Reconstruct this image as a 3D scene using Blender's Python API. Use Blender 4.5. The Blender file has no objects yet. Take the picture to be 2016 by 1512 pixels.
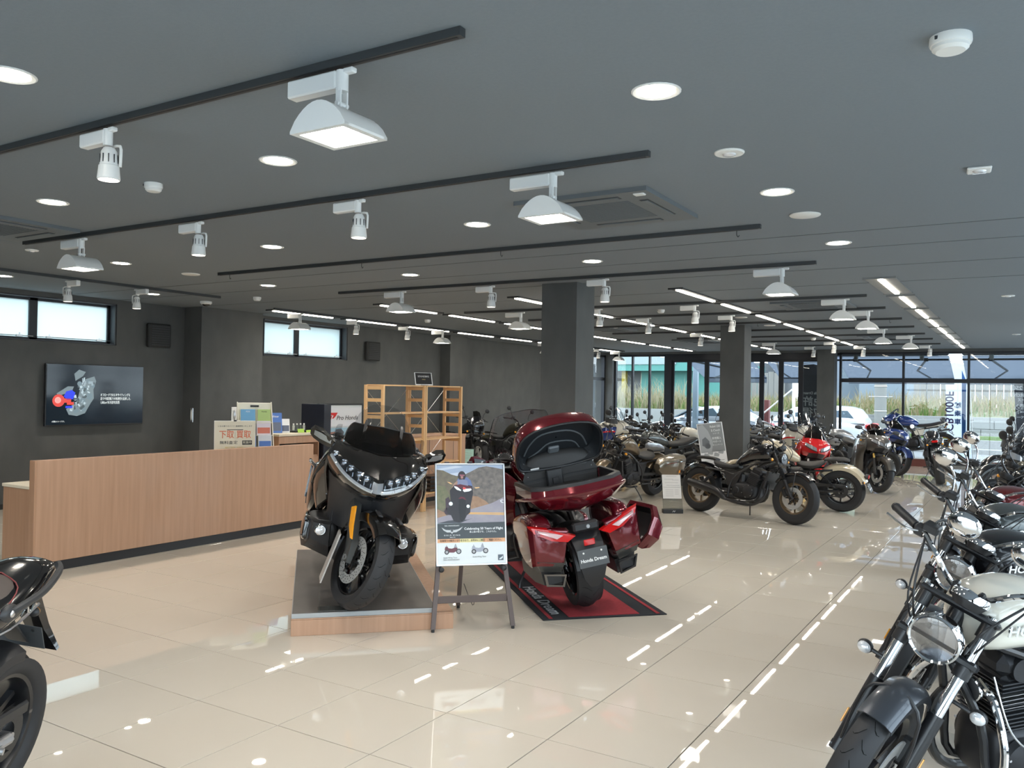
import bpy, math, random
from mathutils import Vector, Matrix
random.seed(7)
PI = math.pi
scene = bpy.context.scene
COL = scene.collection

# ------------------------------------------------------------------ camera
cam_data = bpy.data.cameras.new('camera')
cam = bpy.data.objects.new('camera', cam_data)
COL.objects.link(cam)
cam_data.sensor_width = 36.0
cam_data.lens = 1653.3 / 2016 * 36.0
cam_data.clip_start = 0.05
cam_data.clip_end = 300
def cam_matrix(yaw, pitch, roll, pos):
    f = Vector((math.sin(yaw) * math.cos(pitch), math.cos(yaw) * math.cos(pitch), math.sin(pitch)))
    r = Vector((math.cos(yaw), -math.sin(yaw), 0))
    d = f.cross(r)
    R, D = math.cos(roll) * r + math.sin(roll) * d, -math.sin(roll) * r + math.cos(roll) * d
    m = Matrix.Identity(4)
    for i in range(3):
        m[i][0], m[i][1], m[i][2], m[i][3] = R[i], -D[i], -f[i], pos[i]
    return m
cam.matrix_world = cam_matrix(-0.550623, 0.009341, -0.016513, (3.162, -2.975, 1.676))
scene.camera = cam

# ------------------------------------------------------------------ sky, sun, exposure
world = bpy.data.worlds.new('overcast_sky')
scene.world = world
world.use_nodes = True
wn = world.node_tree
wn.nodes.clear()
wo = wn.nodes.new('ShaderNodeOutputWorld')
wb_ = wn.nodes.new('ShaderNodeBackground')
wc = wn.nodes.new('ShaderNodeTexCoord')
wx = wn.nodes.new('ShaderNodeSeparateXYZ')
wr = wn.nodes.new('ShaderNodeValToRGB')
wr.color_ramp.elements[0].position = 0.0
wr.color_ramp.elements[0].color = (0.80, 0.88, 0.98, 1)
wr.color_ramp.elements[1].position = 0.6
wr.color_ramp.elements[1].color = (0.72, 0.84, 1.0, 1)
wn.links.new(wc.outputs['Generated'], wx.inputs[0])
wn.links.new(wx.outputs['Z'], wr.inputs[0])
wn.links.new(wr.outputs[0], wb_.inputs['Color'])
wb_.inputs['Strength'].default_value = 5.0
wn.links.new(wb_.outputs[0], wo.inputs[0])

scene.view_settings.view_transform = 'Standard'
scene.view_settings.look = 'None'
scene.view_settings.gamma = 1.0
scene.view_settings.use_curve_mapping = False
scene.view_settings.exposure = 0.45
LAMP = 1.0          # overall strength of the showroom's own lamps
try:
    scene.cycles.use_denoising = True
    scene.cycles.max_bounces = 7
    scene.cycles.diffuse_bounces = 4
    scene.cycles.glossy_bounces = 4
    scene.cycles.transmission_bounces = 4
    scene.cycles.transparent_max_bounces = 10
    scene.cycles.caustics_reflective = False
    scene.cycles.caustics_refractive = False
    scene.cycles.sample_clamp_indirect = 6
except Exception:
    pass

# ------------------------------------------------------------------ mesh builder
def cat(P, t, i, cl=False):
    n = len(P)
    g = (lambda k: P[k % n]) if cl else (lambda k: P[max(0, min(n - 1, k))])
    a, b, c, d = g(i - 1), g(i), g(i + 1), g(i + 2)
    return 0.5 * ((2 * b) + (c - a) * t + (2 * a - 5 * b + 4 * c - d) * t * t + (3 * b - a - 3 * c + d) * t * t * t)
def spline(P, k, cl=False):
    P = [Vector(p) for p in P]
    if k <= 1:
        return P
    out = []
    for i in range(len(P) if cl else len(P) - 1):
        for j in range(k):
            out.append(cat(P, j / k, i, cl))
    if not cl:
        out.append(P[-1])
    return out

class MB:
    def __init__(s, M=None):
        s.v, s.f, s.M = [], [], M
    def add(s, vs, fs):
        o = len(s.v)
        s.v += [(s.M @ Vector(p)) if s.M else Vector(p) for p in vs]
        s.f += [tuple(i + o for i in f) for f in fs]
        return s
    def box(s, c, d, bev=0.0, rot=None):
        x, y, z = d[0] / 2, d[1] / 2, d[2] / 2
        if bev <= 0:
            vs = [(i, j, k) for i in (-x, x) for j in (-y, y) for k in (-z, z)]
            fs = [(0, 1, 3, 2), (4, 6, 7, 5), (0, 4, 5, 1), (2, 3, 7, 6), (0, 2, 6, 4), (1, 5, 7, 3)]
        else:
            b = min(bev, x * .9, y * .9, z * .9)
            vs, fs, ix = [], [], {}
            for sx in (-1, 1):
                for sy in (-1, 1):
                    for sz in (-1, 1):
                        for ax in range(3):
                            p = [sx * (x - b), sy * (y - b), sz * (z - b)]
                            p[ax] = (sx * x, sy * y, sz * z)[ax]
                            ix[(sx, sy, sz, ax)] = len(vs)
                            vs.append(tuple(p))
            S = (-1, 1)
            for a in S:
                fs.append([ix[(a, q, w, 0)] for q, w in ((-1, -1), (1, -1), (1, 1), (-1, 1))][::a])
                fs.append([ix[(q, a, w, 1)] for q, w in ((-1, -1), (-1, 1), (1, 1), (1, -1))][::a])
                fs.append([ix[(q, w, a, 2)] for q, w in ((-1, -1), (1, -1), (1, 1), (-1, 1))][::a])
                for c_ in S:
                    fs.append([ix[(a, c_, -1, 0)], ix[(a, c_, 1, 0)], ix[(a, c_, 1, 1)], ix[(a, c_, -1, 1)]][::-a * c_])
                    fs.append([ix[(a, -1, c_, 0)], ix[(a, 1, c_, 0)], ix[(a, 1, c_, 2)], ix[(a, -1, c_, 2)]][::a * c_])
                    fs.append([ix[(-1, a, c_, 1)], ix[(1, a, c_, 1)], ix[(1, a, c_, 2)], ix[(-1, a, c_, 2)]][::-a * c_])
                    for e in S:
                        fs.append([ix[(a, c_, e, 0)], ix[(a, c_, e, 1)], ix[(a, c_, e, 2)]][::a * c_ * e])
            fs = [tuple(f) for f in fs]
        R = rot or Matrix.Identity(3)
        C = Vector(c)
        return s.add([C + R @ Vector(p) for p in vs], fs)
    def loft(s, rings, cap=True, close=True):
        n = len(rings[0])
        vs = [p for r in rings for p in r]
        fs = []
        for i in range(len(rings) - 1):
            for j in range(n if close else n - 1):
                k = (j + 1) % n
                fs.append((i * n + j, i * n + k, (i + 1) * n + k, (i + 1) * n + j))
        if cap and close:
            fs.append(tuple(range(n))[::-1])
            fs.append(tuple((len(rings) - 1) * n + j for j in range(n)))
        return s.add(vs, fs)
    def cyl(s, a, b, r0, r1=None, n=12, cap=True):
        a, b = Vector(a), Vector(b)
        r1 = r0 if r1 is None else r1
        d = (b - a).normalized()
        u = d.orthogonal().normalized()
        w = d.cross(u)
        return s.loft([[p + (u * math.cos(t) + w * math.sin(t)) * r for t in [2 * PI * k / n for k in range(n)]] for p, r in ((a, r0), (b, r1))], cap)
    def tube(s, pts, r, n=8, k=4, cl=False, flat=1.0):
        P = spline(pts, k, cl)
        rr = r if callable(r) else (lambda t: r)
        rings, u = [], None
        m = len(P)
        for i, p in enumerate(P):
            a = P[(i - 1) % m] if cl else P[max(0, i - 1)]
            b = P[(i + 1) % m] if cl else P[min(m - 1, i + 1)]
            d = (b - a).normalized()
            u = d.orthogonal().normalized() if u is None else (u - d * u.dot(d)).normalized()
            w = d.cross(u)
            q = rr(i / max(1, m - 1))
            rings.append([p + u * math.cos(2 * PI * j / n) * q + w * math.sin(2 * PI * j / n) * q * flat for j in range(n)])
        if cl:
            rings.append(rings[0])
        return s.loft(rings, not cl)
    def lathe(s, prof, o, ax=(0, 0, 1), n=24, closed=False):
        """prof: (radius, height) pairs turned about the axis through o"""
        ax = Vector(ax).normalized()
        u = ax.orthogonal().normalized()
        w = ax.cross(u)
        O = Vector(o)
        P = list(prof) + ([prof[0]] if closed else [])
        rings = [[O + ax * h + (u * math.cos(2 * PI * j / n) + w * math.sin(2 * PI * j / n)) * r for j in range(n)] for r, h in P]
        s.loft(rings, False)
        if not closed:
            for (r, h), fl in ((P[0], 1), (P[-1], 0)):
                if r > 1e-4:
                    ring = [O + ax * h + (u * math.cos(2 * PI * j / n) + w * math.sin(2 * PI * j / n)) * r for j in range(n)]
                    s.add(ring, [tuple(range(n))[::-1] if fl else tuple(range(n))])
        return s
    def ell(s, c, r, n=12, m=8, rot=None):
        rr = r if hasattr(r, '__len__') else (r, r, r)
        R = rot or Matrix.Identity(3)
        C = Vector(c)
        rings = []
        for i in range(m + 1):
            t = PI * i / m
            q = max(math.sin(t), 1e-3)
            rings.append([C + R @ Vector((rr[0] * q * math.cos(2 * PI * j / n), rr[1] * q * math.sin(2 * PI * j / n), -rr[2] * math.cos(t))) for j in range(n)])
        return s.loft(rings)
    def prism(s, poly, a, b, plane='xz'):
        """polygon extruded along the third axis from a to b"""
        f = {'xz': lambda p, t: (p[0], t, p[1]), 'xy': lambda p, t: (p[0], p[1], t), 'yz': lambda p, t: (t, p[0], p[1])}[plane]
        return s.loft([[f(p, a) for p in poly], [f(p, b) for p in poly]])
    def body(s, st, kx=3, ky=3, off=(0, 0, 0)):
        """st: [(x, [(y, z) half profile from top centre to bottom centre])]; mirrored and smoothed"""
        O = Vector(off)
        full = []
        for x, h in st:
            hp = [Vector((x, y, z)) for y, z in h]
            ring = hp + [Vector((x, -p.y, p.z)) for p in hp[-2:0:-1]]
            full.append(spline(ring, ky, True))
        n = len(full[0])
        cols = [spline([r[j] for r in full], kx) for j in range(n)]
        rings = [[cols[j][i] + O for j in range(n)] for i in range(len(cols[0]))]
        return s.loft(rings)
    def sec(s, st, kx=3, n=16, off=(0, 0, 0), ax='x'):
        """st: [(x, cy, cz, half width, half height, exponent)] superellipse sections"""
        O = Vector(off)
        ctl = spline([Vector((a[0], a[2], a[3])) for a in st], kx)
        ctl2 = spline([Vector((a[1], a[4], a[5])) for a in st], kx)
        rings = []
        for p, q in zip(ctl, ctl2):
            e = 2 / q.z
            ring = []
            for j in range(n):
                t = 2 * PI * j / n
                c_, s_ = math.cos(t), math.sin(t)
                ring.append(O + Vector((p.x, q.x + math.copysign(abs(c_) ** e, c_) * p.z, p.y + math.copysign(abs(s_) ** e, s_) * q.y)))
            rings.append(ring)
        return s.loft(rings)
    def patch(s, g, off=(-.01, 0, 0), k=3, mirror=True, side=0):
        """grid of points -> smoothed sheet with the thickness 'off'; mirrored in y"""
        rows = [spline(r, k) for r in g]
        n = len(rows[0])
        cols = [spline([r[j] for r in rows], k) for j in range(n)]
        R = [[cols[j][i] for j in range(n)] for i in range(len(cols[0]))]
        O = Vector(off)
        for sg in ((1, -1) if mirror else ((1,) if side >= 0 else (-1,))):
            F = lambda p, q=0: Vector((p.x + O.x * q, sg * (p.y + O.y * q), p.z + O.z * q))
            a = [F(p) for r in R for p in r]
            b = [F(p, 1) for r in R for p in r]
            m, N = len(R), len(R) * n
            fs = []
            for i in range(m - 1):
                for j in range(n - 1):
                    q = (i * n + j, i * n + j + 1, (i + 1) * n + j + 1, (i + 1) * n + j)
                    fs.append(q)
                    fs.append(tuple(N + t for t in q)[::-1])
            bd = [j for j in range(n)] + [i * n + n - 1 for i in range(1, m)] + [(m - 1) * n + j for j in range(n - 2, -1, -1)] + [i * n for i in range(m - 2, 0, -1)]
            for t in range(len(bd)):
                u, w = bd[t], bd[(t + 1) % len(bd)]
                fs.append((w, u, N + u, N + w))
            if sg < 0:
                fs = [f[::-1] for f in fs]
            s.add(a + b, fs)
        return s
    def arc(s, c, r, w, a0, a1, drop=.03, t=.006, n=14, taper=0):
        """mudguard round (cx, cz): angles in degrees from +x; U-shaped cross-section"""
        rings = []
        for i in range(n + 1):
            q = i / n
            a = math.radians(a0 + (a1 - a0) * q)
            hw = w / 2 * (1 - taper * abs(2 * q - 1) ** 3)
            u = (math.cos(a), math.sin(a))
            cs = [(-hw, r - drop), (-hw * .97, r - drop * .35), (-hw * .6, r + .004), (0, r + .01), (hw * .6, r + .004), (hw * .97, r - drop * .35), (hw, r - drop)]
            cs = cs + [(y * .96, q_ - t) for y, q_ in cs[::-1]]
            rings.append([(c[0] + u[0] * q_, y, c[1] + u[1] * q_) for y, q_ in cs])
        return s.loft(rings)

def mesh_of(name, mb, mat, sharp=35):
    me = bpy.data.meshes.new(name)
    me.from_pydata([tuple(p) for p in mb.v], [], mb.f)
    me.validate()
    if mat:
        me.materials.append(mat)
    if sharp:
        me.shade_smooth()
        me.set_sharp_from_angle(angle=math.radians(sharp))
    me.update()
    return me
def fix_normals(me):
    import bmesh
    bm = bmesh.new()
    bm.from_mesh(me)
    bmesh.ops.recalc_face_normals(bm, faces=bm.faces)
    bm.to_mesh(me)
    bm.free()
def mk(name, mb, mat, parent=None, sharp=35, label=None, cat_=None, group=None, kind=None):
    me = mesh_of(name, mb, mat, 0)
    fix_normals(me)
    if sharp:
        me.shade_smooth()
        me.set_sharp_from_angle(angle=math.radians(sharp))
    o = bpy.data.objects.new(name, me)
    COL.objects.link(o)
    if parent:
        o.parent = parent
    tag(o, label, cat_, group, kind)
    return o
def tag(o, label=None, cat_=None, group=None, kind=None):
    if label: o['label'] = label
    if cat_: o['category'] = cat_
    if group: o['group'] = group
    if kind: o['kind'] = kind
    return o
def thing(name, label, cat_, loc=(0, 0, 0), rz=0.0, group=None):
    o = bpy.data.objects.new(name, None)
    COL.objects.link(o)
    o.empty_display_size = .1
    o.location = loc
    o.rotation_euler = (0, 0, rz)
    return tag(o, label, cat_, group)
SPLIT = [False]
KEEP = {'cover_bolt', 'plate_bolt', 'disc_carrier', 'rotor_holes', 'rotor_bolts', 'cylinder_fins', 'fin_edge', 'fork_cover_', 'engine_guard_', 'led_surround', 'lamp_fins', 'print_lines', 'tread_groove', 'cable', 'chain', 'frame', 'gauge_marks'}
def islands(mb):
    p = list(range(len(mb.v)))
    def find(i):
        while p[i] != i:
            p[i] = p[p[i]]
            i = p[i]
        return i
    for f in mb.f:
        r = find(f[0])
        for k in f[1:]:
            q = find(k)
            if q != r: p[q] = r
    out = {}
    for i in range(len(mb.v)): out.setdefault(find(i), []).append(i)
    return list(out.values())
def part(par, name, mat, *shapes, M=None, sharp=35, label=None, kind=None):
    mb = MB(None)
    for sh in shapes:
        if isinstance(sh[-1], dict):
            getattr(mb, sh[0])(*sh[1:-1], **sh[-1])
        else:
            getattr(mb, sh[0])(*sh[1:])
    groups = None
    if SPLIT[0] and kind is None and name not in KEEP and len(shapes) >= 1:
        isl = islands(mb)
        if len(isl) >= 2:
            L = [i for i in isl if min(mb.v[k].y for k in i) > .004]
            R = [i for i in isl if max(mb.v[k].y for k in i) < -.004]
            if L and R and len(L) + len(R) == len(isl):
                groups = [L, R]
    first = None
    for g in (groups or [None]):
        if g is None: m2 = mb
        else:
            m2 = MB()
            ix = {}
            for i in g:
                for k in i:
                    ix[k] = len(m2.v)
                    m2.v.append(mb.v[k])
            m2.f = [tuple(ix[k] for k in f) for f in mb.f if f[0] in ix]
        if M is not None: m2.v = [M @ p_ for p_ in m2.v]
        o = mk(name, m2, mat, par, sharp, label=label, kind=kind)
        first = first or o
    return first
def copy_tree(o, parent=None, swap=None):
    c = o.copy()
    COL.objects.link(c)
    c.parent = parent
    if swap and c.type == 'MESH' and c.data.materials and c.data.materials[0] in swap:
        c.material_slots[0].link = 'OBJECT'
        c.material_slots[0].material = swap[c.data.materials[0]]
    for ch in list(o.children):
        copy_tree(ch, c, swap)
    return c
def mir(*shapes):
    """the same shapes and their mirror images in y (points given as tuples)"""
    out = []
    def fl(a):
        if isinstance(a, (tuple, list)):
            if len(a) == 3 and all(isinstance(q, (int, float)) for q in a):
                return (a[0], -a[1], a[2])
            return [fl(q) for q in a]
        return a
    for sh in shapes:
        out.append(sh)
        if sh[0] in ('box',):
            out.append((sh[0], fl(sh[1])) + tuple(sh[2:]))
        elif sh[0] in ('cyl',):
            out.append((sh[0], fl(sh[1]), fl(sh[2])) + tuple(sh[3:]))
        elif sh[0] in ('tube',):
            out.append((sh[0], [fl(q) for q in sh[1]]) + tuple(sh[2:]))
        elif sh[0] in ('ell',):
            out.append((sh[0], fl(sh[1])) + tuple(sh[2:]))
        elif sh[0] == 'lathe':
            out.append((sh[0], sh[1], fl(sh[2]), fl(sh[3])) + tuple(sh[4:]))
        elif sh[0] == 'prism':
            out.append((sh[0], sh[1], -sh[2], -sh[3]) + tuple(sh[4:]))
    return out
def text(par, name, body, mat, loc, size, rot=(PI / 2, 0, 0), ext=0.001, align='CENTER', sx=1.0, shear=0, bold=0):
    cu = bpy.data.curves.new(name, 'FONT')
    cu.body = body
    cu.size = size
    cu.extrude = ext
    cu.offset = bold
    cu.shear = shear
    cu.resolution_u = 3
    cu.align_x = align
    cu.align_y = 'CENTER'
    tmp = bpy.data.objects.new(name, cu)
    me = bpy.data.meshes.new_from_object(tmp)
    bpy.data.objects.remove(tmp)
    me.materials.clear()
    me.materials.append(mat)
    o = bpy.data.objects.new(name, me)
    COL.objects.link(o)
    o.location = loc
    o.rotation_euler = rot
    o.scale = (sx, 1, 1)
    if par: o.parent = par
    return o

# ------------------------------------------------------------------ materials
_mats = {}
def mat(name, col, rough=.5, metal=0.0, coat=0.0, spec=.5, emit=None, es=0.0, bump=None, noise=None, alpha=None, coat_r=.03):
    if name in _mats: return _mats[name]
    m = bpy.data.materials.new(name)
    m.use_nodes = True
    nt = m.node_tree
    b = nt.nodes['Principled BSDF']
    b.inputs['Base Color'].default_value = (*col, 1)
    b.inputs['Roughness'].default_value = rough
    b.inputs['Metallic'].default_value = metal
    b.inputs['Coat Weight'].default_value = coat
    b.inputs['Coat Roughness'].default_value = coat_r
    b.inputs['Specular IOR Level'].default_value = spec
    if emit:
        b.inputs['Emission Color'].default_value = (*emit, 1)
        b.inputs['Emission Strength'].default_value = es
    if noise:       # (scale, second colour, detail, stretch xyz)
        tc = nt.nodes.new('ShaderNodeTexCoord')
        mp = nt.nodes.new('ShaderNodeMapping')
        mp.inputs['Scale'].default_value = noise[3] if len(noise) > 3 else (1, 1, 1)
        nz = nt.nodes.new('ShaderNodeTexNoise')
        nz.inputs['Scale'].default_value = noise[0]
        nz.inputs['Detail'].default_value = noise[2] if len(noise) > 2 else 4
        rp = nt.nodes.new('ShaderNodeValToRGB')
        rp.color_ramp.elements[0].position = .3
        rp.color_ramp.elements[1].position = .7
        rp.color_ramp.elements[0].color = (*col, 1)
        rp.color_ramp.elements[1].color = (*noise[1], 1)
        nt.links.new(tc.outputs['Object'], mp.inputs[0])
        nt.links.new(mp.outputs[0], nz.inputs['Vector'])
        nt.links.new(nz.outputs['Fac'], rp.inputs[0])
        nt.links.new(rp.outputs[0], b.inputs['Base Color'])
    if bump:        # (scale, strength, distance)
        tc = nt.nodes.new('ShaderNodeTexCoord')
        nz = nt.nodes.new('ShaderNodeTexNoise')
        nz.inputs['Scale'].default_value = bump[0]
        nz.inputs['Detail'].default_value = 3
        bp = nt.nodes.new('ShaderNodeBump')
        bp.inputs['Strength'].default_value = bump[1]
        bp.inputs['Distance'].default_value = bump[2]
        nt.links.new(tc.outputs['Object'], nz.inputs['Vector'])
        nt.links.new(nz.outputs['Fac'], bp.inputs['Height'])
        nt.links.new(bp.outputs[0], b.inputs['Normal'])
    _mats[name] = m
    return m
def frosted(name, col):
    m = bpy.data.materials.new(name)
    m.use_nodes = True
    nt = m.node_tree
    nt.nodes.clear()
    o = nt.nodes.new('ShaderNodeOutputMaterial')
    mx = nt.nodes.new('ShaderNodeMixShader')
    mx.inputs[0].default_value = .04
    t = nt.nodes.new('ShaderNodeBsdfTranslucent')
    t.inputs[0].default_value = (*col, 1)
    g = nt.nodes.new('ShaderNodeBsdfGlossy')
    g.inputs['Roughness'].default_value = .35
    nt.links.new(t.outputs[0], mx.inputs[1])
    nt.links.new(g.outputs[0], mx.inputs[2])
    nt.links.new(mx.outputs[0], o.inputs[0])
    return m
def glass(name, tint=(1, 1, 1), refl=.06, trans=1.0):
    """thin pane: mostly see-through, with a mirror reflection that grows at grazing angles"""
    if name in _mats: return _mats[name]
    m = bpy.data.materials.new(name)
    m.use_nodes = True
    nt = m.node_tree
    nt.nodes.clear()
    o = nt.nodes.new('ShaderNodeOutputMaterial')
    mx = nt.nodes.new('ShaderNodeMixShader')
    t = nt.nodes.new('ShaderNodeBsdfTransparent')
    t.inputs[0].default_value = (*tint, 1)
    g = nt.nodes.new('ShaderNodeBsdfGlossy')
    g.inputs['Roughness'].default_value = 0.0
    g.inputs[0].default_value = (1, 1, 1, 1)
    fr = nt.nodes.new('ShaderNodeFresnel')
    fr.inputs[0].default_value = 1.45
    ma = nt.nodes.new('ShaderNodeMath')
    ma.operation = 'MULTIPLY_ADD'
    ma.inputs[1].default_value = 1.0
    ma.inputs[2].default_value = refl - .04
    ma.use_clamp = True
    nt.links.new(fr.outputs[0], ma.inputs[0])
    ge = nt.nodes.new('ShaderNodeNewGeometry')
    iv = nt.nodes.new('ShaderNodeMath')
    iv.operation = 'MULTIPLY_ADD'
    iv.inputs[1].default_value = -1.0
    iv.inputs[2].default_value = 1.0
    mu = nt.nodes.new('ShaderNodeMath')
    mu.operation = 'MULTIPLY'
    nt.links.new(ge.outputs['Backfacing'], iv.inputs[0])
    nt.links.new(iv.outputs[0], mu.inputs[0])
    nt.links.new(ma.outputs[0], mu.inputs[1])
    nt.links.new(mu.outputs[0], mx.inputs[0])
    nt.links.new(t.outputs[0], mx.inputs[1])
    nt.links.new(g.outputs[0], mx.inputs[2])
    nt.links.new(mx.outputs[0], o.inputs[0])
    _mats[name] = m
    return m
BLACK = mat('black_plastic', (.018, .018, .02), .42)
SATIN = mat('satin_black_metal', (.012, .012, .014), .35, .0, .2)
GLOSSB = mat('gloss_black_paint', (.004, .004, .005), .12, .0, 1.0)
RUBBER = mat('tyre_rubber', (.022, .022, .024), .62, spec=.4)
GROOVE = mat('tread_groove', (.004, .004, .004), .9, spec=.1)
CHROME = mat('chrome', (.82, .83, .85), .06, 1.0)
STEEL = mat('brushed_steel', (.62, .62, .63), .28, 1.0)
ALU = mat('cast_aluminium', (.48, .48, .49), .42, .9)
DISC = mat('brake_disc_steel', (.50, .50, .49), .4, .55, bump=(90, .1, .001))
ENGINE = mat('dark_engine_metal', (.03, .03, .033), .45, .5)
GOLDM = mat('gold_anodised', (.65, .42, .12), .3, 1.0)
BRONZE = mat('bronze_wheel', (.22, .16, .10), .35, .8)
VINYL = mat('black_seat_vinyl', (.020, .019, .019), .55, bump=(300, .15, .001))
VINYLB = mat('brown_seat_vinyl', (.06, .045, .04), .55)
AMBER = mat('amber_lens', (.95, .38, .02), .15, coat=1)
REDL = mat('red_lens', (.55, .01, .01), .12, coat=1)
CLEAR = mat('clear_lens', (.75, .76, .78), .12, .35, coat=1)
LENSD = mat('dark_reflector', (.10, .10, .10), .25, .35, coat=1)
WHITE = mat('white_plastic', (.80, .79, .75), .4)
PAPER = mat('white_paper', (.80, .80, .80), .5)
INK = mat('black_ink', (.02, .02, .022), .5)
DIAL = mat('dial_face', (.02, .02, .02), .3, coat=1)
SMOKE = glass('smoked_screen', (.22, .20, .19), .07)
CLEARS = glass('clear_screen', (.86, .87, .88), .06)
# ------------------------------------------------------------------ room
H = 2.95
XL, XR, YN, YF = -8.45, 5.4, -5.4, 21.0
WALLM = mat('charcoal_wallpaper', (.072, .074, .073), .75, noise=(3.5, (.092, .094, .092), 8, (1, 1, .6)), bump=(40, .25, .004))
WALLD = mat('dark_wall_paint', (.030, .031, .031), .8)
CEILM = mat('grey_ceiling_board', (.185, .208, .230), .85, noise=(60, (.195, .218, .240), 3), bump=(220, .2, .002))
FRAME = mat('dark_window_frame', (.018, .020, .026), .4, .3)
FROST = mat('reveal_grey', (.07, .075, .085), .5)
PANE = glass('window_pane', (.93, .96, .95), .05)
FROSTP = frosted('frosted_pane', (.60, .66, .64))
TILE = mat('polished_cream_tile', (.590, .535, .455), .014, spec=1.0, coat=.0, noise=(1.6, (.605, .55, .47), 5), bump=(1.7, .010, .02), coat_r=.012)
GROUT = mat('tile_grout', (.07, .058, .045), .9)

def st(name, shapes, m, sharp=35, par=None):
    o = part(par, name, m, *shapes, sharp=sharp)
    if par is None:
        o['kind'] = 'structure'
    return o
def wbox(x0, x1, y0, y1, z0, z1):
    return ('box', ((x0 + x1) / 2, (y0 + y1) / 2, (z0 + z1) / 2), (abs(x1 - x0), abs(y1 - y0), abs(z1 - z0)))

# floor: a slab and its tiles; the 300 that show largest are objects, the rest one part
floor = st('floor', [wbox(XL - .25, XR + .3, YN - .2, YF + .25, -.12, -.0075)], GROUT)
T = .6
cells = []
Ci = cam.matrix_world.inverted()
for i in range(-15, 10):
    for j in range(-9, 36):
        x0, x1, y0, y1 = max(i * T, XL), min((i + 1) * T, XR), max(j * T, YN), min((j + 1) * T, YF)
        if x1 - x0 < .02 or y1 - y0 < .02: continue
        seen = 0
        for px, py in ((x0, y0), (x1, y0), (x0, y1), (x1, y1)):
            q = Ci @ Vector((px, py, 0))
            if q.z < -.3 and abs(q.x / q.z) < .62 and abs(q.y / q.z) < .47: seen = 1
        d = (Vector(((x0 + x1) / 2, (y0 + y1) / 2, 0)) - cam.matrix_world.translation).length
        cells.append((0 if seen else 1, d, x0, x1, y0, y1))
cells.sort()
full = mesh_of('tile', MB().box((0, 0, -.004), (T - .005, T - .005, .008), .0012), TILE, 0)
fix_normals(full)
rest = MB()
for n, (s_, d, x0, x1, y0, y1) in enumerate(cells):
    c = ((x0 + x1) / 2, (y0 + y1) / 2)
    if n < 295:
        if abs(x1 - x0 - T) < 1e-4 and abs(y1 - y0 - T) < 1e-4:
            o = bpy.data.objects.new('tile', full)
            COL.objects.link(o)
        else:
            o = mk('tile', MB().box((0, 0, -.004), (x1 - x0 - .005, y1 - y0 - .005, .008), .0012), TILE, None, 0)
        o.parent = floor
        o.location = (c[0], c[1], 0)
    else:
        rest.box((c[0], c[1], -.004), (x1 - x0 - .005, y1 - y0 - .005, .008))
mk('tile_field', rest, TILE, floor, 0, kind='stuff')

st('ceiling', [wbox(XL - .25, XR + .3, YN - .2, YF + .25, H, H + .15)], CEILM)
for i, y in enumerate((3.85, 4.62, 5.75, 7.0)):
    st('trim_%d' % (i + 1), [wbox(XL, XR, y, y + .008, H - .003, H + .02)], mat('board_joint', (.12, .127, .133), .8))

# left wall with its clerestory windows
W = .25
def lwall(y0, y1, x=XL, z0=0, z1=H):
    return wbox(x - W, x, y0, y1, z0, z1)
st('wall_left', [lwall(YN, 2.30), lwall(4.62, 7.36, XL), lwall(9.52, 18.0, XL), lwall(2.30, 4.62, z1=2.27), lwall(2.30, 4.62, z0=2.885),
                 lwall(7.36, 9.52, z1=2.245), lwall(7.36, 9.52, z0=2.90), lwall(18.0, YF + .2, z1=.08), lwall(18.0, YF + .2, z0=2.86)], WALLM, 0)
st('wall_left_pier', [wbox(XL, -8.03, 5.80, 7.05, 0, H)], WALLM, 0)
st('wall_left_lining', [wbox(XL, -8.36, 7.05, 7.36, 0, H), wbox(XL, -8.36, 7.36, 9.52, 0, 2.245), wbox(XL, -8.36, 9.52, 18, 0, H), wbox(XL, -8.36, 7.36, 9.52, 2.90, H)], WALLM, 0)
st('wall_left_pilaster', [wbox(-8.36, -8.08, 12.62, 13.30, 0, H)], WALLM, 0)
st('baseboard_left', [wbox(XL, XL + .015, YN, 5.8, 0, .07), wbox(XL, -8.015, 5.785, 7.065, 0, .07), wbox(-8.36, -8.345, 7.06, 18, 0, .07)], WALLD, 0)
def clere(n, x, y0, y1, z0, z1, ym):
    """two-light clerestory window set at the outer side of the wall"""
    xf = x - .14
    w = tag(bpy.data.objects.new('window_%d' % n, None), kind='structure')
    COL.objects.link(w)
    fr = part(w, 'window_frame', FRAME, *[wbox(xf - .04, xf + .02, a, b, c, d) for a, b, c, d in
              ((y0, y1, z0, z0 + .045), (y0, y1, z1 - .045, z1), (y0, y0 + .05, z0, z1), (y1 - .05, y1, z0, z1), (ym - .055, ym + .055, z0, z1))])
    part(w, 'reveal', FROST, *[wbox(xf, x - .001, a, b, c, d) for a, b, c, d in ((y0, y1, z0, z0 + .012), (y0, y1, z1 - .012, z1), (y0, y0 + .012, z0, z1), (y1 - .012, y1, z0, z1))])
    for a, b in ((y0 + .05, ym - .055), (ym + .055, y1 - .05)):
        part(w, 'pane', FROSTP, wbox(xf - .015, xf - .009, a, b, z0 + .045, z1 - .045), sharp=0)
        part(w, 'opener_rail', STEEL, ('cyl', (xf + .05, a - .02, z0 + .06), (xf + .05, b + .04, z0 + .06), .006, .006, 6), ('box', (xf + .05, a + .15, z0 + .06), (.03, .09, .025), .004),
             ('box', (xf + .05, b - .15, z0 + .06), (.03, .09, .025), .004), ('box', (xf + .06, a + .15, z0 + .085), (.015, .015, .03), .002), ('box', (xf + .06, b - .15, z0 + .085), (.015, .015, .03), .002))
    return w
clere(1, XL, 2.32, 4.60, 2.275, 2.88, 3.45)
clere(2, -8.36, 7.38, 9.50, 2.25, 2.895, 8.28)
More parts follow.
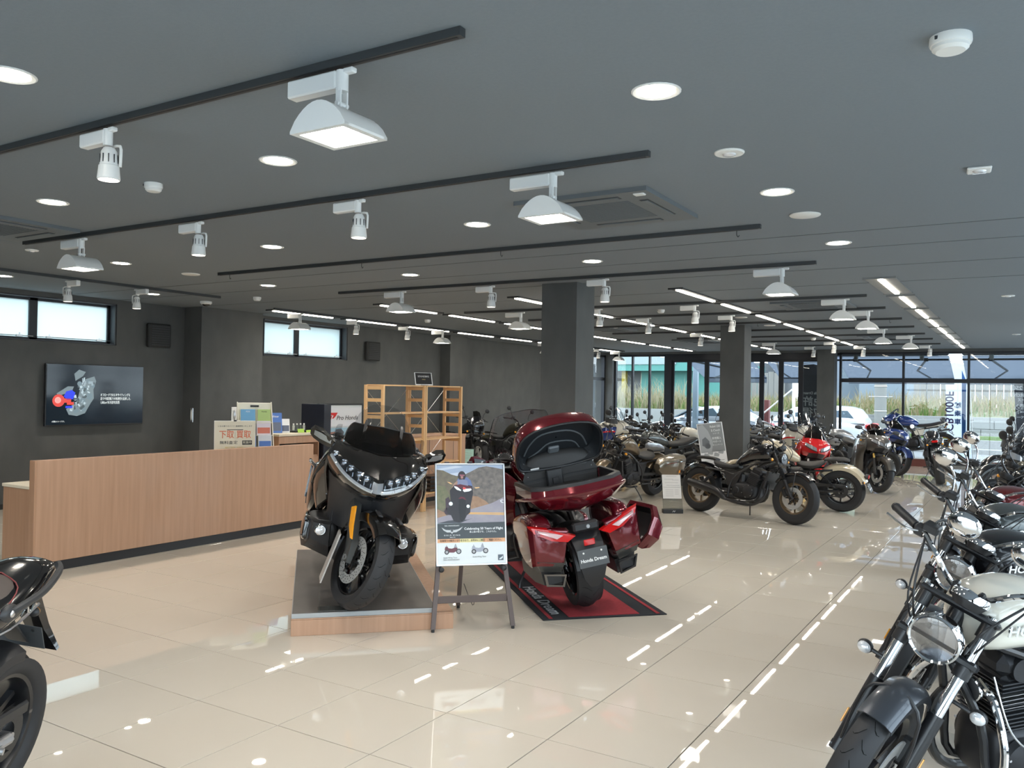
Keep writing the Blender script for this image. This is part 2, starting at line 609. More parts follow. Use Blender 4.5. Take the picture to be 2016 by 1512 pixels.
# last bay of the left wall is shopfront glazing
def shopfront(n, x0, x1, y, muls, z0, z1, transom=None, axis='x', fw=.05, sill=.07):
    w = tag(bpy.data.objects.new('window_%d' % n, None), kind='structure')
    COL.objects.link(w)
    def B(a0, a1, c0, c1, d=.05):
        return wbox(a0, a1, y - d, y + d, c0, c1) if axis == 'x' else wbox(y - d, y + d, a0, a1, c0, c1)
    part(w, 'window_frame', FRAME, B(x0, x1, z0, z0 + sill), B(x0, x1, z1 - .06, z1), B(x0, x0 + fw, z0, z1), B(x1 - fw, x1, z0, z1))
    for m in muls:
        part(w, 'mullion', FRAME, B(m - fw / 2, m + fw / 2, z0 + sill, z1 - .06))
    if transom:
        part(w, 'transom', FRAME, B(x0 + fw, x1 - fw, transom[0], transom[1], .055))
    xs = [x0 + fw] + [q for m in muls for q in (m - fw / 2, m + fw / 2)] + [x1 - fw]
    for a, b in zip(xs[::2], xs[1::2]):
        zz = [(z0 + sill, transom[0]), (transom[1], z1 - .06)] if transom else [(z0 + sill, z1 - .06)]
        for c, d in zz:
            part(w, 'pane', PANE, B(a, b, c, d, .003), sharp=0)
    return w
st('wall_left_end', [wbox(XL, -8.03, 17.9, 18.1, 0, H), wbox(XL, -8.03, 18.1, 20.85, 2.86, H), wbox(-8.2, -8.03, 18.1, 20.85, 0, .08)], WALLM, 0)
shopfront(3, 18.1, 20.84, -8.10, [19.45], .0, 2.86, (2.08, 2.17), 'y', .08)
# far wall
st('wall_far', [wbox(XL - .25, -7.82, 20.85, 21.25, 0, H), wbox(-7.82, XR + .3, 20.9, 21.25, 2.885, H), wbox(-7.82, XR + .3, 20.9, 21.25, -.1, .03)], WALLM, 0)
shopfront(4, -7.82, -6.12, 21.05, [-7.22, -6.66], .03, 2.88, None, 'x', .055)
# folding door: eight narrow leaves
d = tag(bpy.data.objects.new('door_1', None), kind='structure')
COL.objects.link(d)
part(d, 'door_frame', FRAME, wbox(-6.14, -5.94, 20.97, 21.13, .0, 2.885), wbox(-5.94, -1.6, 20.97, 21.13, 2.70, 2.885), wbox(-6.14, -1.6, 20.99, 21.11, .0, .035))
for k in range(8):
    a, b = -5.94 + k * .535, -5.94 + (k + 1) * .535
    lf = part(d, 'door_leaf', FRAME, wbox(a, a + .065, 21.02, 21.08, .04, 2.70), wbox(b - .065, b, 21.02, 21.08, .04, 2.70), wbox(a + .065, b - .065, 21.02, 21.08, .04, .14), wbox(a + .065, b - .065, 21.02, 21.08, 2.64, 2.70))
    part(lf, 'pane', PANE, wbox(a + .065, b - .065, 21.047, 21.053, .14, 2.64), sharp=0)
shopfront(5, -1.18, XR, 21.05, [.40, 1.90, 3.40, 4.55], .03, 2.885, (2.085, 2.185), 'x', .055)
# glazed right-hand side of the showroom and the wall behind the photographer
st('wall_right', [wbox(XR, XR + .25, YN - .2, YF + .25, -.1, .05), wbox(XR, XR + .25, YN - .2, YF + .25, 2.87, H)] +
   [wbox(XR, XR + .25, y - .25, y + .25, 0, H) for y in (-5.2, 5.8, 12.2, 18.4)], WALLM, 0)
n = 6
for y0, y1 in ((-4.95, 5.55), (6.05, 11.95), (12.45, 18.15), (18.65, 20.9)):
    k = max(1, round((y1 - y0) / 1.5))
    shopfront(n, y0, y1, XR + .1, [y0 + (y1 - y0) * i / k for i in range(1, k)], .05, 2.87, (2.085, 2.185), 'y', .055)
    n += 1
st('wall_near', [wbox(XL - .25, -3.0, YN - .2, YN, 0, H), wbox(-3.0, XR, YN - .2, YN, 2.6, H), wbox(4.6, XR, YN - .2, YN, 0, H)], WALLM, 0)
shopfront(n, -3.0, 4.6, YN - .1, [-1.5, 0, 1.5, 3.0], .0, 2.6, (2.085, 2.185), 'x', .055)
# free-standing columns
for i, (x, y, dy) in enumerate(((-1.71, 5.60, .46), (-1.62, 12.05, .44), (-1.68, 20.62, .40))):
    o = st('column_%d' % (i + 1), [wbox(x, x + (.46, .44, .44)[i], y, y + dy, 0, H)], WALLM, 0)

# ------------------------------------------------------------------ lights and fittings
GLOW = mat('lamp_diffuser', (.9, .9, .85), .4, emit=(1.0, .90, .74), es=30 * LAMP)
GLOWS = mat('spot_lens', (.9, .9, .85), .4, emit=(1.0, .88, .72), es=9 * LAMP)
GLOWW = mat('flood_lens', (.9, .9, .88), .4, emit=(1.0, .95, .84), es=22 * LAMP)
TUBE = mat('lamp_tube', (.9, .9, .85), .4, emit=(1.0, .91, .76), es=13 * LAMP)
WMET = mat('white_lamp_metal', (.78, .78, .76), .45)
CGREY = mat('ceiling_unit_grey', (.13, .145, .155), .5)
CGREYD = mat('ceiling_unit_slot', (.03, .033, .036), .6)
TRACK = mat('dark_ceiling_track', (.035, .038, .04), .5)
ORD = ['nearest', 'second', 'third', 'fourth', 'fifth', 'sixth', 'seventh', 'eighth', 'ninth', 'tenth', 'eleventh', 'twelfth']
def lamp(par, loc, watts, angle, col, rot=(0, 0, 0), rad=.06):
    ld = bpy.data.lights.new('bulb', 'SPOT')
    ld.energy = watts * LAMP
    ld.spot_size = angle
    ld.spot_blend = 1.0
    ld.shadow_soft_size = rad
    ld.color = col
    o = bpy.data.objects.new('bulb', ld)
    COL.objects.link(o)
    o.location, o.rotation_euler = loc, rot
    o.parent = par
    return o
COLS = {1.82: 'in line with the column of lights right of the tracks', -.43: 'in the lamp line just right of the pillars', -2.66: 'in the lamp line left of the pillars', -4.90: 'in the lamp line over the reception counter', -7.18: 'in the lamp line beside the left wall'}
for x, why in COLS.items():
    for k, y in enumerate(([-1.13] if x > -1 else []) + [.33, 2.33, 4.32]):
        t = thing('downlight', '%s round recessed downlight %s' % (ORD[k], why), 'ceiling light', (x, y, H), 0, 'round recessed downlights')
        part(t, 'trim_ring', WMET, ('lathe', [(.078, -.001), (.098, -.006), (.105, -.003), (.105, 0), (.078, 0)], (0, 0, 0), (0, 0, 1), 24, True))
        part(t, 'diffuser', GLOW, ('lathe', [(.079, -.003), (.079, 0)], (0, 0, 0), (0, 0, 1), 20))
        lamp(t, (0, 0, -.02), 44, 2.3, (1, .94, .85))
    lamp(t, (0, 0, -.02), 44, 2.3, (1, .94, .85))
ROWS = {1.82: 'rightmost row', -.43: 'row right of the pillars', -2.70: 'row left of the pillars', -5.05: 'fourth row from the right', -7.33: 'row along the left wall'}
for x, rn in ROWS.items():
    for k in range(8):
        y = 6.62 + k * 1.745
        if x > 1 and k == 7: y = 18.9
        t = thing('linear_light', '%s long linear ceiling light of the %s' % (ORD[k], rn), 'ceiling light', (x, y, H), 0, 'recessed linear lights')
        w = .16 if x < 1 else .30
        part(t, 'housing', CGREYD if x < 1 else mat('pale_light_housing', (.20, .205, .20), .5), wbox(-w / 2, w / 2, -.04, 1.46, -.012, -.001), wbox(-w / 2 - .012, w / 2 + .012, -.06, -.04, -.02, 0), wbox(-w / 2 - .012, w / 2 + .012, 1.46, 1.48, -.02, 0))
        part(t, 'lamp_tube', TUBE, wbox(-.024, .024, .02, 1.38, -.028, -.012), sharp=0)
        lamp(t, (0, .7, -.05), 26, 2.6, (1, .94, .85), rad=.12)
def track(x0, x1, y, hooks=False, ax='x', lab=''):
    t = thing('lighting_track' if not hooks else 'picture_rail', lab, 'track', (0, 0, 0))
    b = (wbox(x0, x1, y - .017, y + .017, H - .032, H - .0005)) if ax == 'x' else wbox(y - .017, y + .017, x0, x1, H - .032, H - .0005)
    part(t, 'rail', TRACK, b)
    s = wbox(x0 + .02, x1 - .02, y - .005, y + .005, H - .034, H - .0315) if ax == 'x' else wbox(y - .005, y + .005, x0 + .02, x1 - .02, H - .034, H - .0315)
    part(t, 'slot', INK, s)
    if hooks:
        for q in (.03, .35, .62, .97):
            xx = x0 + (x1 - x0) * q
            part(t, 'hook', TRACK, ('tube', [(xx, y, H - .03), (xx, y, H - .065), (xx + .012, y, H - .08), (xx + .02, y, H - .068)], .003, 6, 3))
tr = [(-4.5, -.58, 0, 'nearest black lighting track across the ceiling'), (-4.5, 1.125, 0, 'second black lighting track, running beside the ceiling air conditioner'), (-4.54, 3.28, 1, 'thin hook rail between the second and third lamp tracks'),
      (-4.54, 5.2, 0, 'black lighting track just in front of the nearest pillar'), (-4.55, 8.1, 0, 'first black track behind the nearest pillar'), (-4.3, 9.7, 0, 'second black track behind the nearest pillar'),
      (-4.5, 11.5, 1, 'hook rail just in front of the middle pillar'), (-4.3, 13.2, 0, 'first black track behind the middle pillar'), (-3.55, 15.0, 0, 'second black track behind the middle pillar'),
      (-3.54, 16.6, 0, 'third black track behind the middle pillar'), (-3.56, 18.4, 0, 'black track nearest the far windows')]
for x0, y, hk, lab in tr: track(x0, 1.465, y, hk, 'x', lab)
track(1.6, 4.9, -6.50, False, 'y', 'black lighting track along the left wall over the television')
track(6.4, 20.0, -7.05, False, 'y', 'black lighting track running deep along the left wall')
def flood(loc, rz=0):
    t = thing('flood_spotlight', '', 'spotlight', loc, rz, 'wide track floodlights')
    part(t, 'track_adapter', WMET, ('box', (-.13, 0, -.055), (.26, .055, .07), .006), ('cyl', (.012, 0, -.02), (.012, 0, -.10), .024, .024, 12), ('box', (.05, 0, -.025), (.05, .03, .02), .004))
    part(t, 'bracket', WMET, ('box', (.012, .018, -.135), (.028, .008, .09), .002), ('box', (.012, -.018, -.135), (.028, .008, .09), .002), ('cyl', (.012, -.03, -.15), (.012, .03, -.15), .01, .01, 8))
    P = [(-.14 + .28 * i / 12, -.265 + .10 * math.sin(PI * i / 12) ** .75) for i in range(13)]
    hd = part(t, 'lamp_head', WMET, ('prism', P, -.12, .12, 'xz'), M=Matrix.Translation((.0, 0, 0)))
    part(hd, 'lens', GLOWW, wbox(-.11, .11, -.095, .095, -.2675, -.262), sharp=0)
    lamp(t, (0, 0, -.285), 42, 2.4, (1, .97, .92), rad=.1)
    part(hd, 'rim', WMET, wbox(-.14, .14, -.12, -.097, -.275, -.265), wbox(-.14, .14, .097, .12, -.275, -.265), wbox(-.14, -.112, -.12, .12, -.275, -.265), wbox(.112, .14, -.12, .12, -.275, -.265))
    return t
def spot(loc, rz=0, tilt=0):
    t = thing('cylinder_spotlight', '', 'spotlight', loc, rz, 'narrow cylinder spotlights')
    part(t, 'track_adapter', WMET, ('box', (-.10, 0, -.055), (.20, .05, .065), .006), ('cyl', (.0, 0, -.02), (.0, 0, -.10), .022, .022, 12), ('box', (.035, 0, -.025), (.04, .03, .02), .004))
    part(t, 'bracket', WMET, ('tube', [(.0, .03, -.095), (.05, .032, -.10), (.056, .032, -.14), (.052, .032, -.20)], .007, 6, 2))
    M = Matrix.Translation((.012, 0, -.11)) @ Matrix.Rotation(tilt, 4, 'Y')
    hd = part(t, 'lamp_head', WMET, ('lathe', [(.0, 0), (.026, -.002), (.036, -.02), (.042, -.085), (.046, -.088), (.052, -.15), (.047, -.155), (.046, -.14)], (0, 0, 0), (0, 0, 1), 20), M=M)
    part(hd, 'lens', GLOWS, ('lathe', [(.046, -.146), (.046, -.142)], (0, 0, 0), (0, 0, 1), 16), M=M)
    lamp(t, (.012, 0, -.28), 16, 1.2, (1, .90, .76), (0, tilt, 0), .04)
    part(hd, 'cooling_slots', CGREYD, *[('box', (math.cos(a) * .0405, math.sin(a) * .0405, -.055), (.004, .004, .04), 0, Matrix.Rotation(a, 3, 'Z')) for a in [k * PI / 5 for k in range(10)]], M=M)
    return t
FL, SP = flood((.89, -.58, H - .03)), spot((-.60, -.58, H - .03))
FL['label'] = 'nearest wide white floodlight, on the closest track'
SP['label'] = 'white cylinder spotlight on the closest track'
def put(src, x, y, lab, rz=0):
    c = copy_tree(src)
    c.location = (x, y, H - .03)
    c.rotation_euler = (0, 0, rz)
    c['label'] = lab
fl = {1.125: ([.88, -3.63], 'the second track'), 5.2: ([-3.5, 1.14], 'the track before the nearest pillar'), 8.1: ([-3.51, 1.19], 'the first track behind the nearest pillar'),
      9.7: ([1.23], 'the second track behind the nearest pillar'), 13.2: ([.96], 'the first track behind the middle pillar'), 15.0: ([1.21], 'the second track behind the middle pillar'), 16.6: ([-1.82], 'the third track behind the middle pillar')}
for y, (xs, nm) in fl.items():
    for k, x in enumerate(xs):
        put(FL, x, y, 'wide white floodlight %s %s' % ('on' if len(xs) == 1 else ('at the right end of' if x > 0 else 'at the left end of'), nm))
sp = {1.125: ([-.55, -2.13], 'second track'), 5.2: ([-2.17, -.72], 'track before the nearest pillar'), 8.1: ([-2.17, -.73], 'first track behind the nearest pillar'), 9.7: ([-2.07, -.71], 'second track behind the nearest pillar'),
      13.2: ([-2.4], 'first track behind the middle pillar'), 16.6: ([-.52], 'third track behind the middle pillar'), 18.4: ([-1.33, -.19, 1.23], 'track nearest the far windows')}
for y, (xs, nm) in sp.items():
    for k, x in enumerate(xs):
        nth = '' if len(xs) == 1 else ('right one ' if x == max(xs) else 'left one ' if x == min(xs) else 'middle one ')
        put(SP, x, y, 'white cylinder spotlight, %son the %s' % (nth, nm))
put(SP, -6.50, 2.72, 'white cylinder spotlight above the television', PI / 2 * 2)
put(SP, -6.50, 3.62, 'white cylinder spotlight over the square vent left of the pier', PI)
for y, f, lab in ((6.95, 1, 'floodlight in front of the high window behind the counter'), (8.3, 0, 'first cylinder spotlight right of the high window'), (9.75, 0, 'second cylinder spotlight right of the high window'), (10.9, 1, 'floodlight over the wooden shelves near the pilaster'),
                  (15.3, 1, 'floodlight just left of the nearest pillar by the left wall'), (19.6, 1, 'floodlight nearest the far left corner'), (18.2, 0, 'cylinder spotlight nearest the far left corner')):
    put(FL if f else SP, -7.05, y, 'white ' + lab, 0)
# ceiling-mounted air conditioners
def cassette(x, y, lab):
    t = thing('ceiling_air_conditioner', lab, 'air conditioner', (x, y, H), 0, 'four-way ceiling cassettes')
    part(t, 'panel', CGREY, wbox(-.475, -.26, -.475, .475, -.028, 0), wbox(.26, .475, -.475, .475, -.028, 0), wbox(-.26, .26, -.475, -.26, -.028, 0), wbox(-.26, .26, .26, .475, -.028, 0))
    part(t, 'intake_grille', CGREY, *[wbox(-.26, .26, q - .005, q + .005, -.03, -.005) for q in [-.25 + .0217 * k for k in range(24)]])
    part(t, 'intake_shadow_box', CGREYD, wbox(-.26, .26, -.26, .26, -.006, 0))
    for a in range(4):
        M = Matrix.Rotation(a * PI / 2, 4, 'Z')
        part(t, 'louvre', CGREYD, wbox(-.25, .25, .335, .395, -.0305, -.027), M=M)
        part(t, 'flap', CGREY, wbox(-.24, .24, .345, .385, -.036, -.0305), M=M)
    part(t, 'sensor', WHITE, ('box', (.40, -.40, -.03), (.07, .05, .012), .004))
cassette(.69, 2.28, 'large grey ceiling air conditioner behind the floodlight of the second track')
cassette(-3.95, .55, 'grey ceiling air conditioner cut off at the left picture edge')
cassette(.65, 9.0, 'grey ceiling air conditioner behind the nearest pillar')
cassette(.65, 15.8, 'grey ceiling air conditioner between the far tracks')
cassette(-3.9, 12.0, 'grey ceiling air conditioner left of the nearest pillar')
cassette(-3.4, 16.0, 'dark grey ceiling air conditioner seen beyond the nearest pillar')
# detectors, speakers, sensors
def detector(x, y, lab, r=.062):
    t = thing('smoke_detector', lab, 'smoke detector', (x, y, H), 0, 'smoke detectors')
    part(t, 'base', WHITE, ('lathe', [(r, 0), (r * 1.02, -.022), (r * .97, -.03), (r * .9, -.031)], (0, 0, 0), (0, 0, 1), 24))
    part(t, 'cap', WHITE, ('lathe', [(r * .9, -.03), (r * .88, -.042), (r * .7, -.052), (0, -.053)], (0, 0, 0), (0, 0, 1), 24))
    part(t, 'indicator', CGREYD, ('box', (-r * .6, -r * .83, -.014), (.01, .004, .012)))
detector(2.92, .33, 'white smoke detector nearest the upper right corner', .068)
detector(-1.54, .33, 'white smoke detector left of the nearest track lamps', .055)
detector(-6.09, 5.2, 'white smoke detector beside the dome camera', .055)
detector(-6.06, 9.1, 'white smoke detector over the wooden shelves', .055)
detector(-1.55, 8.95, 'white smoke detector just behind the nearest pillar', .055)
detector(-.8, 15.9, 'white smoke detector near the middle pillar', .055)
def disc(name, x, y, r, lab, c, lens=False):
    t = thing(name, lab, c, (x, y, H))
    part(t, 'disc', WHITE, ('lathe', [(r, 0), (r, -.005), (r * .93, -.01), (0, -.011)], (0, 0, 0), (0, 0, 1), 28))
    if lens: part(t, 'lens', CLEAR, ('ell', (0, 0, -.012), (r * .45, r * .45, .012)))
disc('ceiling_speaker', 1.823, 3.09, .105, 'round flat ceiling speaker between two downlights on the right', 'speaker')
disc('ceiling_speaker', -4.918, 3.2, .10, 'round flat ceiling speaker over the reception counter', 'speaker')
disc('ceiling_speaker', -.82, 10.6, .10, 'round flat ceiling speaker beside the middle row of lights', 'speaker')
disc('ceiling_speaker', -.80, 12.3, .10, 'round flat ceiling speaker right of the middle pillar', 'speaker')
disc('emergency_light', 1.819, 1.35, .078, 'small round emergency light with clear lens near the right downlights', 'emergency light', True)
disc('emergency_light', -4.915, 1.42, .06, 'small round ceiling disc in front of the left track end', 'emergency light', True)
disc('emergency_light', 2.95, 8.9, .075, 'small round emergency light high at the right edge', 'emergency light', True)
disc('emergency_light', 2.97, 15.9, .075, 'far round emergency light above the far right windows', 'emergency light', True)
t = thing('motion_sensor', 'square white motion sensor on the ceiling at the right', 'sensor', (2.924, 2.30, H), .08)
part(t, 'plate', WHITE, ('box', (0, 0, -.008), (.12, .12, .016), .006))
part(t, 'lens', CLEAR, ('ell', (0, -.012, -.016), (.035, .025, .014)), ('box', (0, .035, -.018), (.07, .012, .006), .002))
t = thing('security_camera', 'small white dome security camera beside the wall pier', 'camera', (-7.3, 5.3, H))
part(t, 'ring', WHITE, ('lathe', [(.085, 0), (.085, -.03), (.065, -.045), (.06, -.03)], (0, 0, 0), (0, 0, 1), 24))
part(t, 'dome', mat('dark_dome', (.01, .01, .012), .1, coat=1), ('ell', (0, 0, -.03), (.06, .06, .045), 16, 10))
# square wall vents
def vent(x, y, z, w, lab):
    t = thing('wall_vent', lab, 'vent', (x, y, z))
    part(t, 'cover', WALLD, ('box', (.045, 0, 0), (.09, w, w * .92), .02))
    part(t, 'louvre', CGREYD, *[('box', (.095, 0, -w * .36 + k * w * .09), (.008, w * .78, w * .035), .001) for k in range(9)])
vent(XL + .0, 5.30, 2.46, .40, 'dark square wall vent left of the pier')
vent(-8.36, 10.22, 2.46, .42, 'dark square wall vent right of the high window')
# television
t = thing('television', 'wall mounted television showing a cutaway engine on black', 'television', (XL + .09, 4.27, 1.53))
part(t, 'housing', SATIN, ('box', (-.02, 0, 0), (.05, 1.50, .875), .006), ('box', (-.060, 0, 0), (.045, .5, .4)))
scr = part(t, 'screen', mat('tv_screen', (.004, .006, .010), .10, coat=0.0, spec=.35, emit=(.02, .04, .06), es=.22), ('box', (.006, 0, .005), (.004, 1.475, .845)))
def S(n, col, *sh, e=.7): part(scr, n if n[:11] != 'engine_part' else 'engine_part', mat('screen_' + n, col, .4, emit=col, es=e), *sh)
def yz(pts): return [(y, z) for y, z in pts]
S('engine_image', (.13, .17, .19), *[('prism', yz(p), .0085, .0095, 'yz') for p in (
    [(-.30, -.08), (-.25, .12), (-.20, .22), (-.05, .27), (-.02, .20), (-.06, .08), (-.05, -.05), (-.10, -.12), (-.18, -.26), (-.30, -.30), (-.42, -.28), (-.46, -.20), (-.36, -.14)],
    [(-.33, .20), (-.22, .27), (-.18, .33), (-.28, .36), (-.35, .30)], [(-.60, .02), (-.44, .12), (-.35, .12), (-.38, .05), (-.58, -.02)])])
for D3 in [('lathe', [(r, 0), (r, .001)], (.0095, y, z), (1, 0, 0), 12) for y, z, r in ((-.27, .16, .035), (-.2, .08, .045), (-.14, .2, .03), (-.12, -.02, .05), (-.22, -.08, .04), (-.2, -.2, .035), (-.3, -.22, .03), (-.07, .13, .03), (-.33, -.24, .02))]:
    S('engine_detail', (.12, .17, .20), D3)
rr_ = random.Random(3)
for k in range(46):
    q = rr_.random()
    y, z = -.12 - .22 * q + rr_.uniform(-.09, .09), .20 - .42 * q + rr_.uniform(-.06, .06)
    w_, h_, a_ = rr_.uniform(.01, .04), rr_.uniform(.006, .02), rr_.uniform(0, PI)
    pts = [(y + w_ * math.cos(a_) * i - h_ * math.sin(a_) * j, z + w_ * math.sin(a_) * i + h_ * math.cos(a_) * j) for i, j in ((-1, -1), (1, -1), (1, 1), (-1, 1))]
    S('engine_part_%s' % 'abc'[k % 3], ((.34, .42, .46), (.05, .07, .08), (.22, .28, .32))[k % 3], ('prism', yz(pts), .0098 + k * 1e-5, .0102 + k * 1e-5, 'yz'))
S('red_clutch', (.50, .05, .04), ('lathe', [(.088, 0), (.088, .001)], (.010, -.57, -.08), (1, 0, 0), 20), ('box', (.0105, -.46, -.08), (.002, .14, .06)), ('box', (.0105, -.40, -.12), (.002, .1, .04)))
S('red_hub', (.75, .30, .28), ('lathe', [(.045, 0), (.03, .001), (.03, 0)], (.0115, -.58, -.075), (1, 0, 0), 16))
S('blue_gear', (.02, .04, .55), ('prism', yz([(-.50, -.02), (-.46, .05), (-.38, .07), (-.33, .03), (-.36, -.06), (-.45, -.07)]), .0105, .0115, 'yz'))
S('blue_sump', (.02, .04, .55), ('box', (.0105, -.42, -.17), (.002, .1, .03)))
sw = mat('screen_white_text', (.7, .75, .75), .5, emit=(.6, .65, .65), es=.8)
for k, s_ in enumerate(('オフロードでのエキサイティングな', '走りや高回転での快適性を追求した、', '1,082cm³水冷直列2気筒')):
    text(scr, 'screen_text', s_, sw, (.0095, .05, -.0 - k * .055), .048, (PI / 2, 0, PI / 2), .0004, 'LEFT', .62)
text(scr, 'screen_caption', '※写真はイメージです。', sw, (.0095, -.66, -.375), .026, (PI / 2, 0, PI / 2), .0004, 'LEFT', .7)
# wall handles
for i, (x, y, z, lab) in enumerate(((-8.03, 6.47, 1.23, 'white oval wall handset plate on the pier behind the leaflet rack'), )):
    t = thing('wall_switch', lab, 'switch', (x, y, z))
    part(t, 'plate', WHITE, ('box', (.006, 0, 0), (.012, .11, .24), .005))
    part(t, 'lever', STEEL, ('ell', (.02, 0, -.01), (.018, .022, .085), 10, 8))
t = thing('fire_hose_handle', 'chrome recessed pull on the dark side of the pier', 'handle', (-8.22, 5.80, 1.22))
part(t, 'plate', STEEL, ('box', (0, -.006, 0), (.07, .012, .23), .005))
part(t, 'grip', WHITE, ('ell', (.01, -.02, 0), (.016, .014, .09), 10, 8))
# ------------------------------------------------------------------ outside the far windows
ASPH = mat('asphalt', (0.116, 0.116, 0.116), .9, noise=(14, (0.141, 0.141, 0.137), 4))
CONC = mat('pale_concrete', (0.218, 0.218, 0.211), .85, noise=(3, (0.195, 0.195, 0.190), 5))
GRASSD = mat('bank_soil', (0.106, 0.106, 0.046), .9, noise=(2.2, (0.148, 0.134, 0.070), 5))
st('ground', [wbox(-60, 60, -30, 80, -.35, -.13)], ASPH)
st('bounce_ground', [wbox(5.66, 26, -24, 21.2, -.14, -.03), wbox(-20, 5.66, -24, -5.62, -.14, -.03)], mat('pale_bounce_ground', (.60, .61, .61), .85, noise=(3, (.55, .56, .56), 5)))  # unseen pale ground, added to bounce daylight up onto the ceiling
st('pavement', [wbox(-40, 40, 21.3, 23.0, -.14, -.02)], CONC)
st('pavement', [wbox(-40, 40, 28.6, 29.9, -.14, .02)], CONC)
st('kerb', [wbox(-16, 40, 29.3, 29.6, 0, .30)], CONC)
kerbg = mat('green_verge', (0.056, 0.120, 0.018), .9, noise=(8, (0.106, 0.158, 0.035), 3))
tag(part(None, 'grass_verge', kerbg, wbox(-16, 40, 29.62, 30.1, .0, .42)), kind='structure')
# block retaining wall: single blocks as parts
t = tag(bpy.data.objects.new('wall_block', None), kind='structure'); COL.objects.link(t)
part(t, 'core', CONC, wbox(-16, 14, 30.2, 30.5, 0, 1.06))
bm_ = mesh_of('block', MB().box((0, 0, 0), (.78, .05, .28), .01), CONC, 0)
for r_ in range(3):
    for c_ in range(16):
        o = bpy.data.objects.new('block', bm_); COL.objects.link(o); o.parent = t
        o.location = (-7.0 + c_ * .80 + (r_ % 2) * .4, 30.18, .20 + r_ * .30)
bank = MB()
rings = []
for i in range(0, 61):
    x = -24 + i * .8
    rings.append([(x, 30.4, 0), (x, 30.4, .95), (x, 31.5, 1.15 + .1 * math.sin(i)), (x, 33.5, 1.35 + .12 * math.sin(i * 1.7)), (x, 36, 1.3), (x, 36, 0)])
bank.loft(rings)
st('embankment', [('loft', rings)], GRASSD)
# tall reeds and grass on the bank: uncountable
def blades(name, x0, x1, y0, y1, n, h0, h1, mats_, z=1.05, lab=None):
    mb = MB()
    cuts = []
    for m, share, hk in mats_:
        for k in range(int(n * share)):
            x, y = random.uniform(x0, x1), random.uniform(y0, y1)
            h = random.uniform(h0, h1) * hk * random.uniform(.6, 1)
            a = random.uniform(0, PI)
            w = .014
            lx, ly = random.gauss(0, .28) * h, random.gauss(0, .2) * h
            u, v = math.cos(a) * w, math.sin(a) * w
            zz = z + .08 * (y - 30.5)
            mb.add([(x - u, y - v, zz - .1), (x + u, y + v, zz - .1), (x + lx * .3 + u * .7, y + ly * .3 + v * .7, zz + h * .6), (x + lx * .3 - u * .7, y + ly * .3 - v * .7, zz + h * .6), (x + lx, y + ly, zz + h)], [(0, 1, 2, 3), (3, 2, 4)])
        cuts.append(len(mb.f))
    o = mk(name, mb, mats_[0][0], None, 0, lab, 'grass', None, 'stuff')
    for m, s_, h_ in mats_[1:]: o.data.materials.append(m)
    for i, p in enumerate(o.data.polygons): p.material_index = sum(i >= q for q in cuts[:-1])
DRY = mat('dry_straw_grass', (0.218, 0.176, 0.091), .9)
GRN = mat('fresh_green_grass', (0.077, 0.141, 0.024), .9)
PALE = mat('pale_reed', (0.253, 0.225, 0.141), .9)
blades('tall_reeds', -14, -9.6, 30.8, 34, 3200, .25, 1.5, ((PALE, .25, 1), (DRY, .35, .6), (GRN, .4, .35)), lab='tall pale reeds on the bank beyond the leftmost far windows')
blades('bank_grass', -9.4, -3.1, 30.8, 34, 3600, .25, .8, ((DRY, .5, 1), (GRN, .5, .7)), lab='mixed dry and green grass on the bank behind the folding door')
blades('bank_grass', -2.9, 7.0, 30.8, 35, 5200, .2, .8, ((DRY, .55, 1.1), (GRN, .45, .6)), lab='straw coloured grass above the block wall at the right')
# buildings beyond
TURQ = mat('turquoise_wall', (0.056, 0.204, 0.176), .6)
def bldg(name, lab, base, *parts_):
    t = thing(name, lab, 'building', base)
    for nm, m, sh in parts_: part(t, nm, m, *sh)
    return t
t = bldg('shop_building', 'turquoise shop with a red lettered sign across the road', (-18.5, 40, 0),
     ('wall', mat('grey_shop_wall', (0.116, 0.123, 0.130), .7), [wbox(-3, 10, 1.2, 8, 0, 3.4)]),
     ('fascia', TURQ, [wbox(-.2, 7, 0, .5, 2.95, 4.6), wbox(3.2, 10, .9, 1.2, 1.3, 3.2)]),
     ('window', mat('pale_shop_glazing', (0.195, 0.253, 0.262), .2), [wbox(1.2, 5.6, -.06, 0, 3.3, 4.5)]),
     ('pillar', mat('yellow_post', (0.283, 0.218, 0.018), .6), [wbox(.9, 1.15, .5, .75, 0, 2.95)]),
     ('pillar', mat('yellow_post', (0.283, 0.218, 0.018), .6), [wbox(2.2, 2.45, .5, .75, 0, 2.95)]),
     ('roof', mat('shop_roof', (0.158, 0.165, 0.169), .7), [wbox(-3, 10, .5, 8, 4.6, 4.8)]),
     ('sign_board', mat('sign_grey', (0.148, 0.141, 0.134), .6), [wbox(-.6, 1.1, -.14, -.02, 3.1, 4.3)]))
text(t, 'sign_lettering', 'rabbit', mat('sign_red', (0.230, 0.028, 0.021), .5), (.25, -.16, 3.7), .75, (PI / 2, 0, 0), .02, shear=.2, bold=.01)
bldg('warehouse', 'plain pale blue-grey warehouse wall behind the utility pole', (-6.0, 42, 0), ('wall', mat('blue_grey_cladding', (0.127, 0.158, 0.183), .7), [wbox(-1, 2.2, 0, 6, 0, 7)]), ('wall_front', mat('light_blue_cladding', (0.162, 0.197, 0.225), .7), [wbox(2.2, 5.0, -1.5, 6, 0, 7)]))
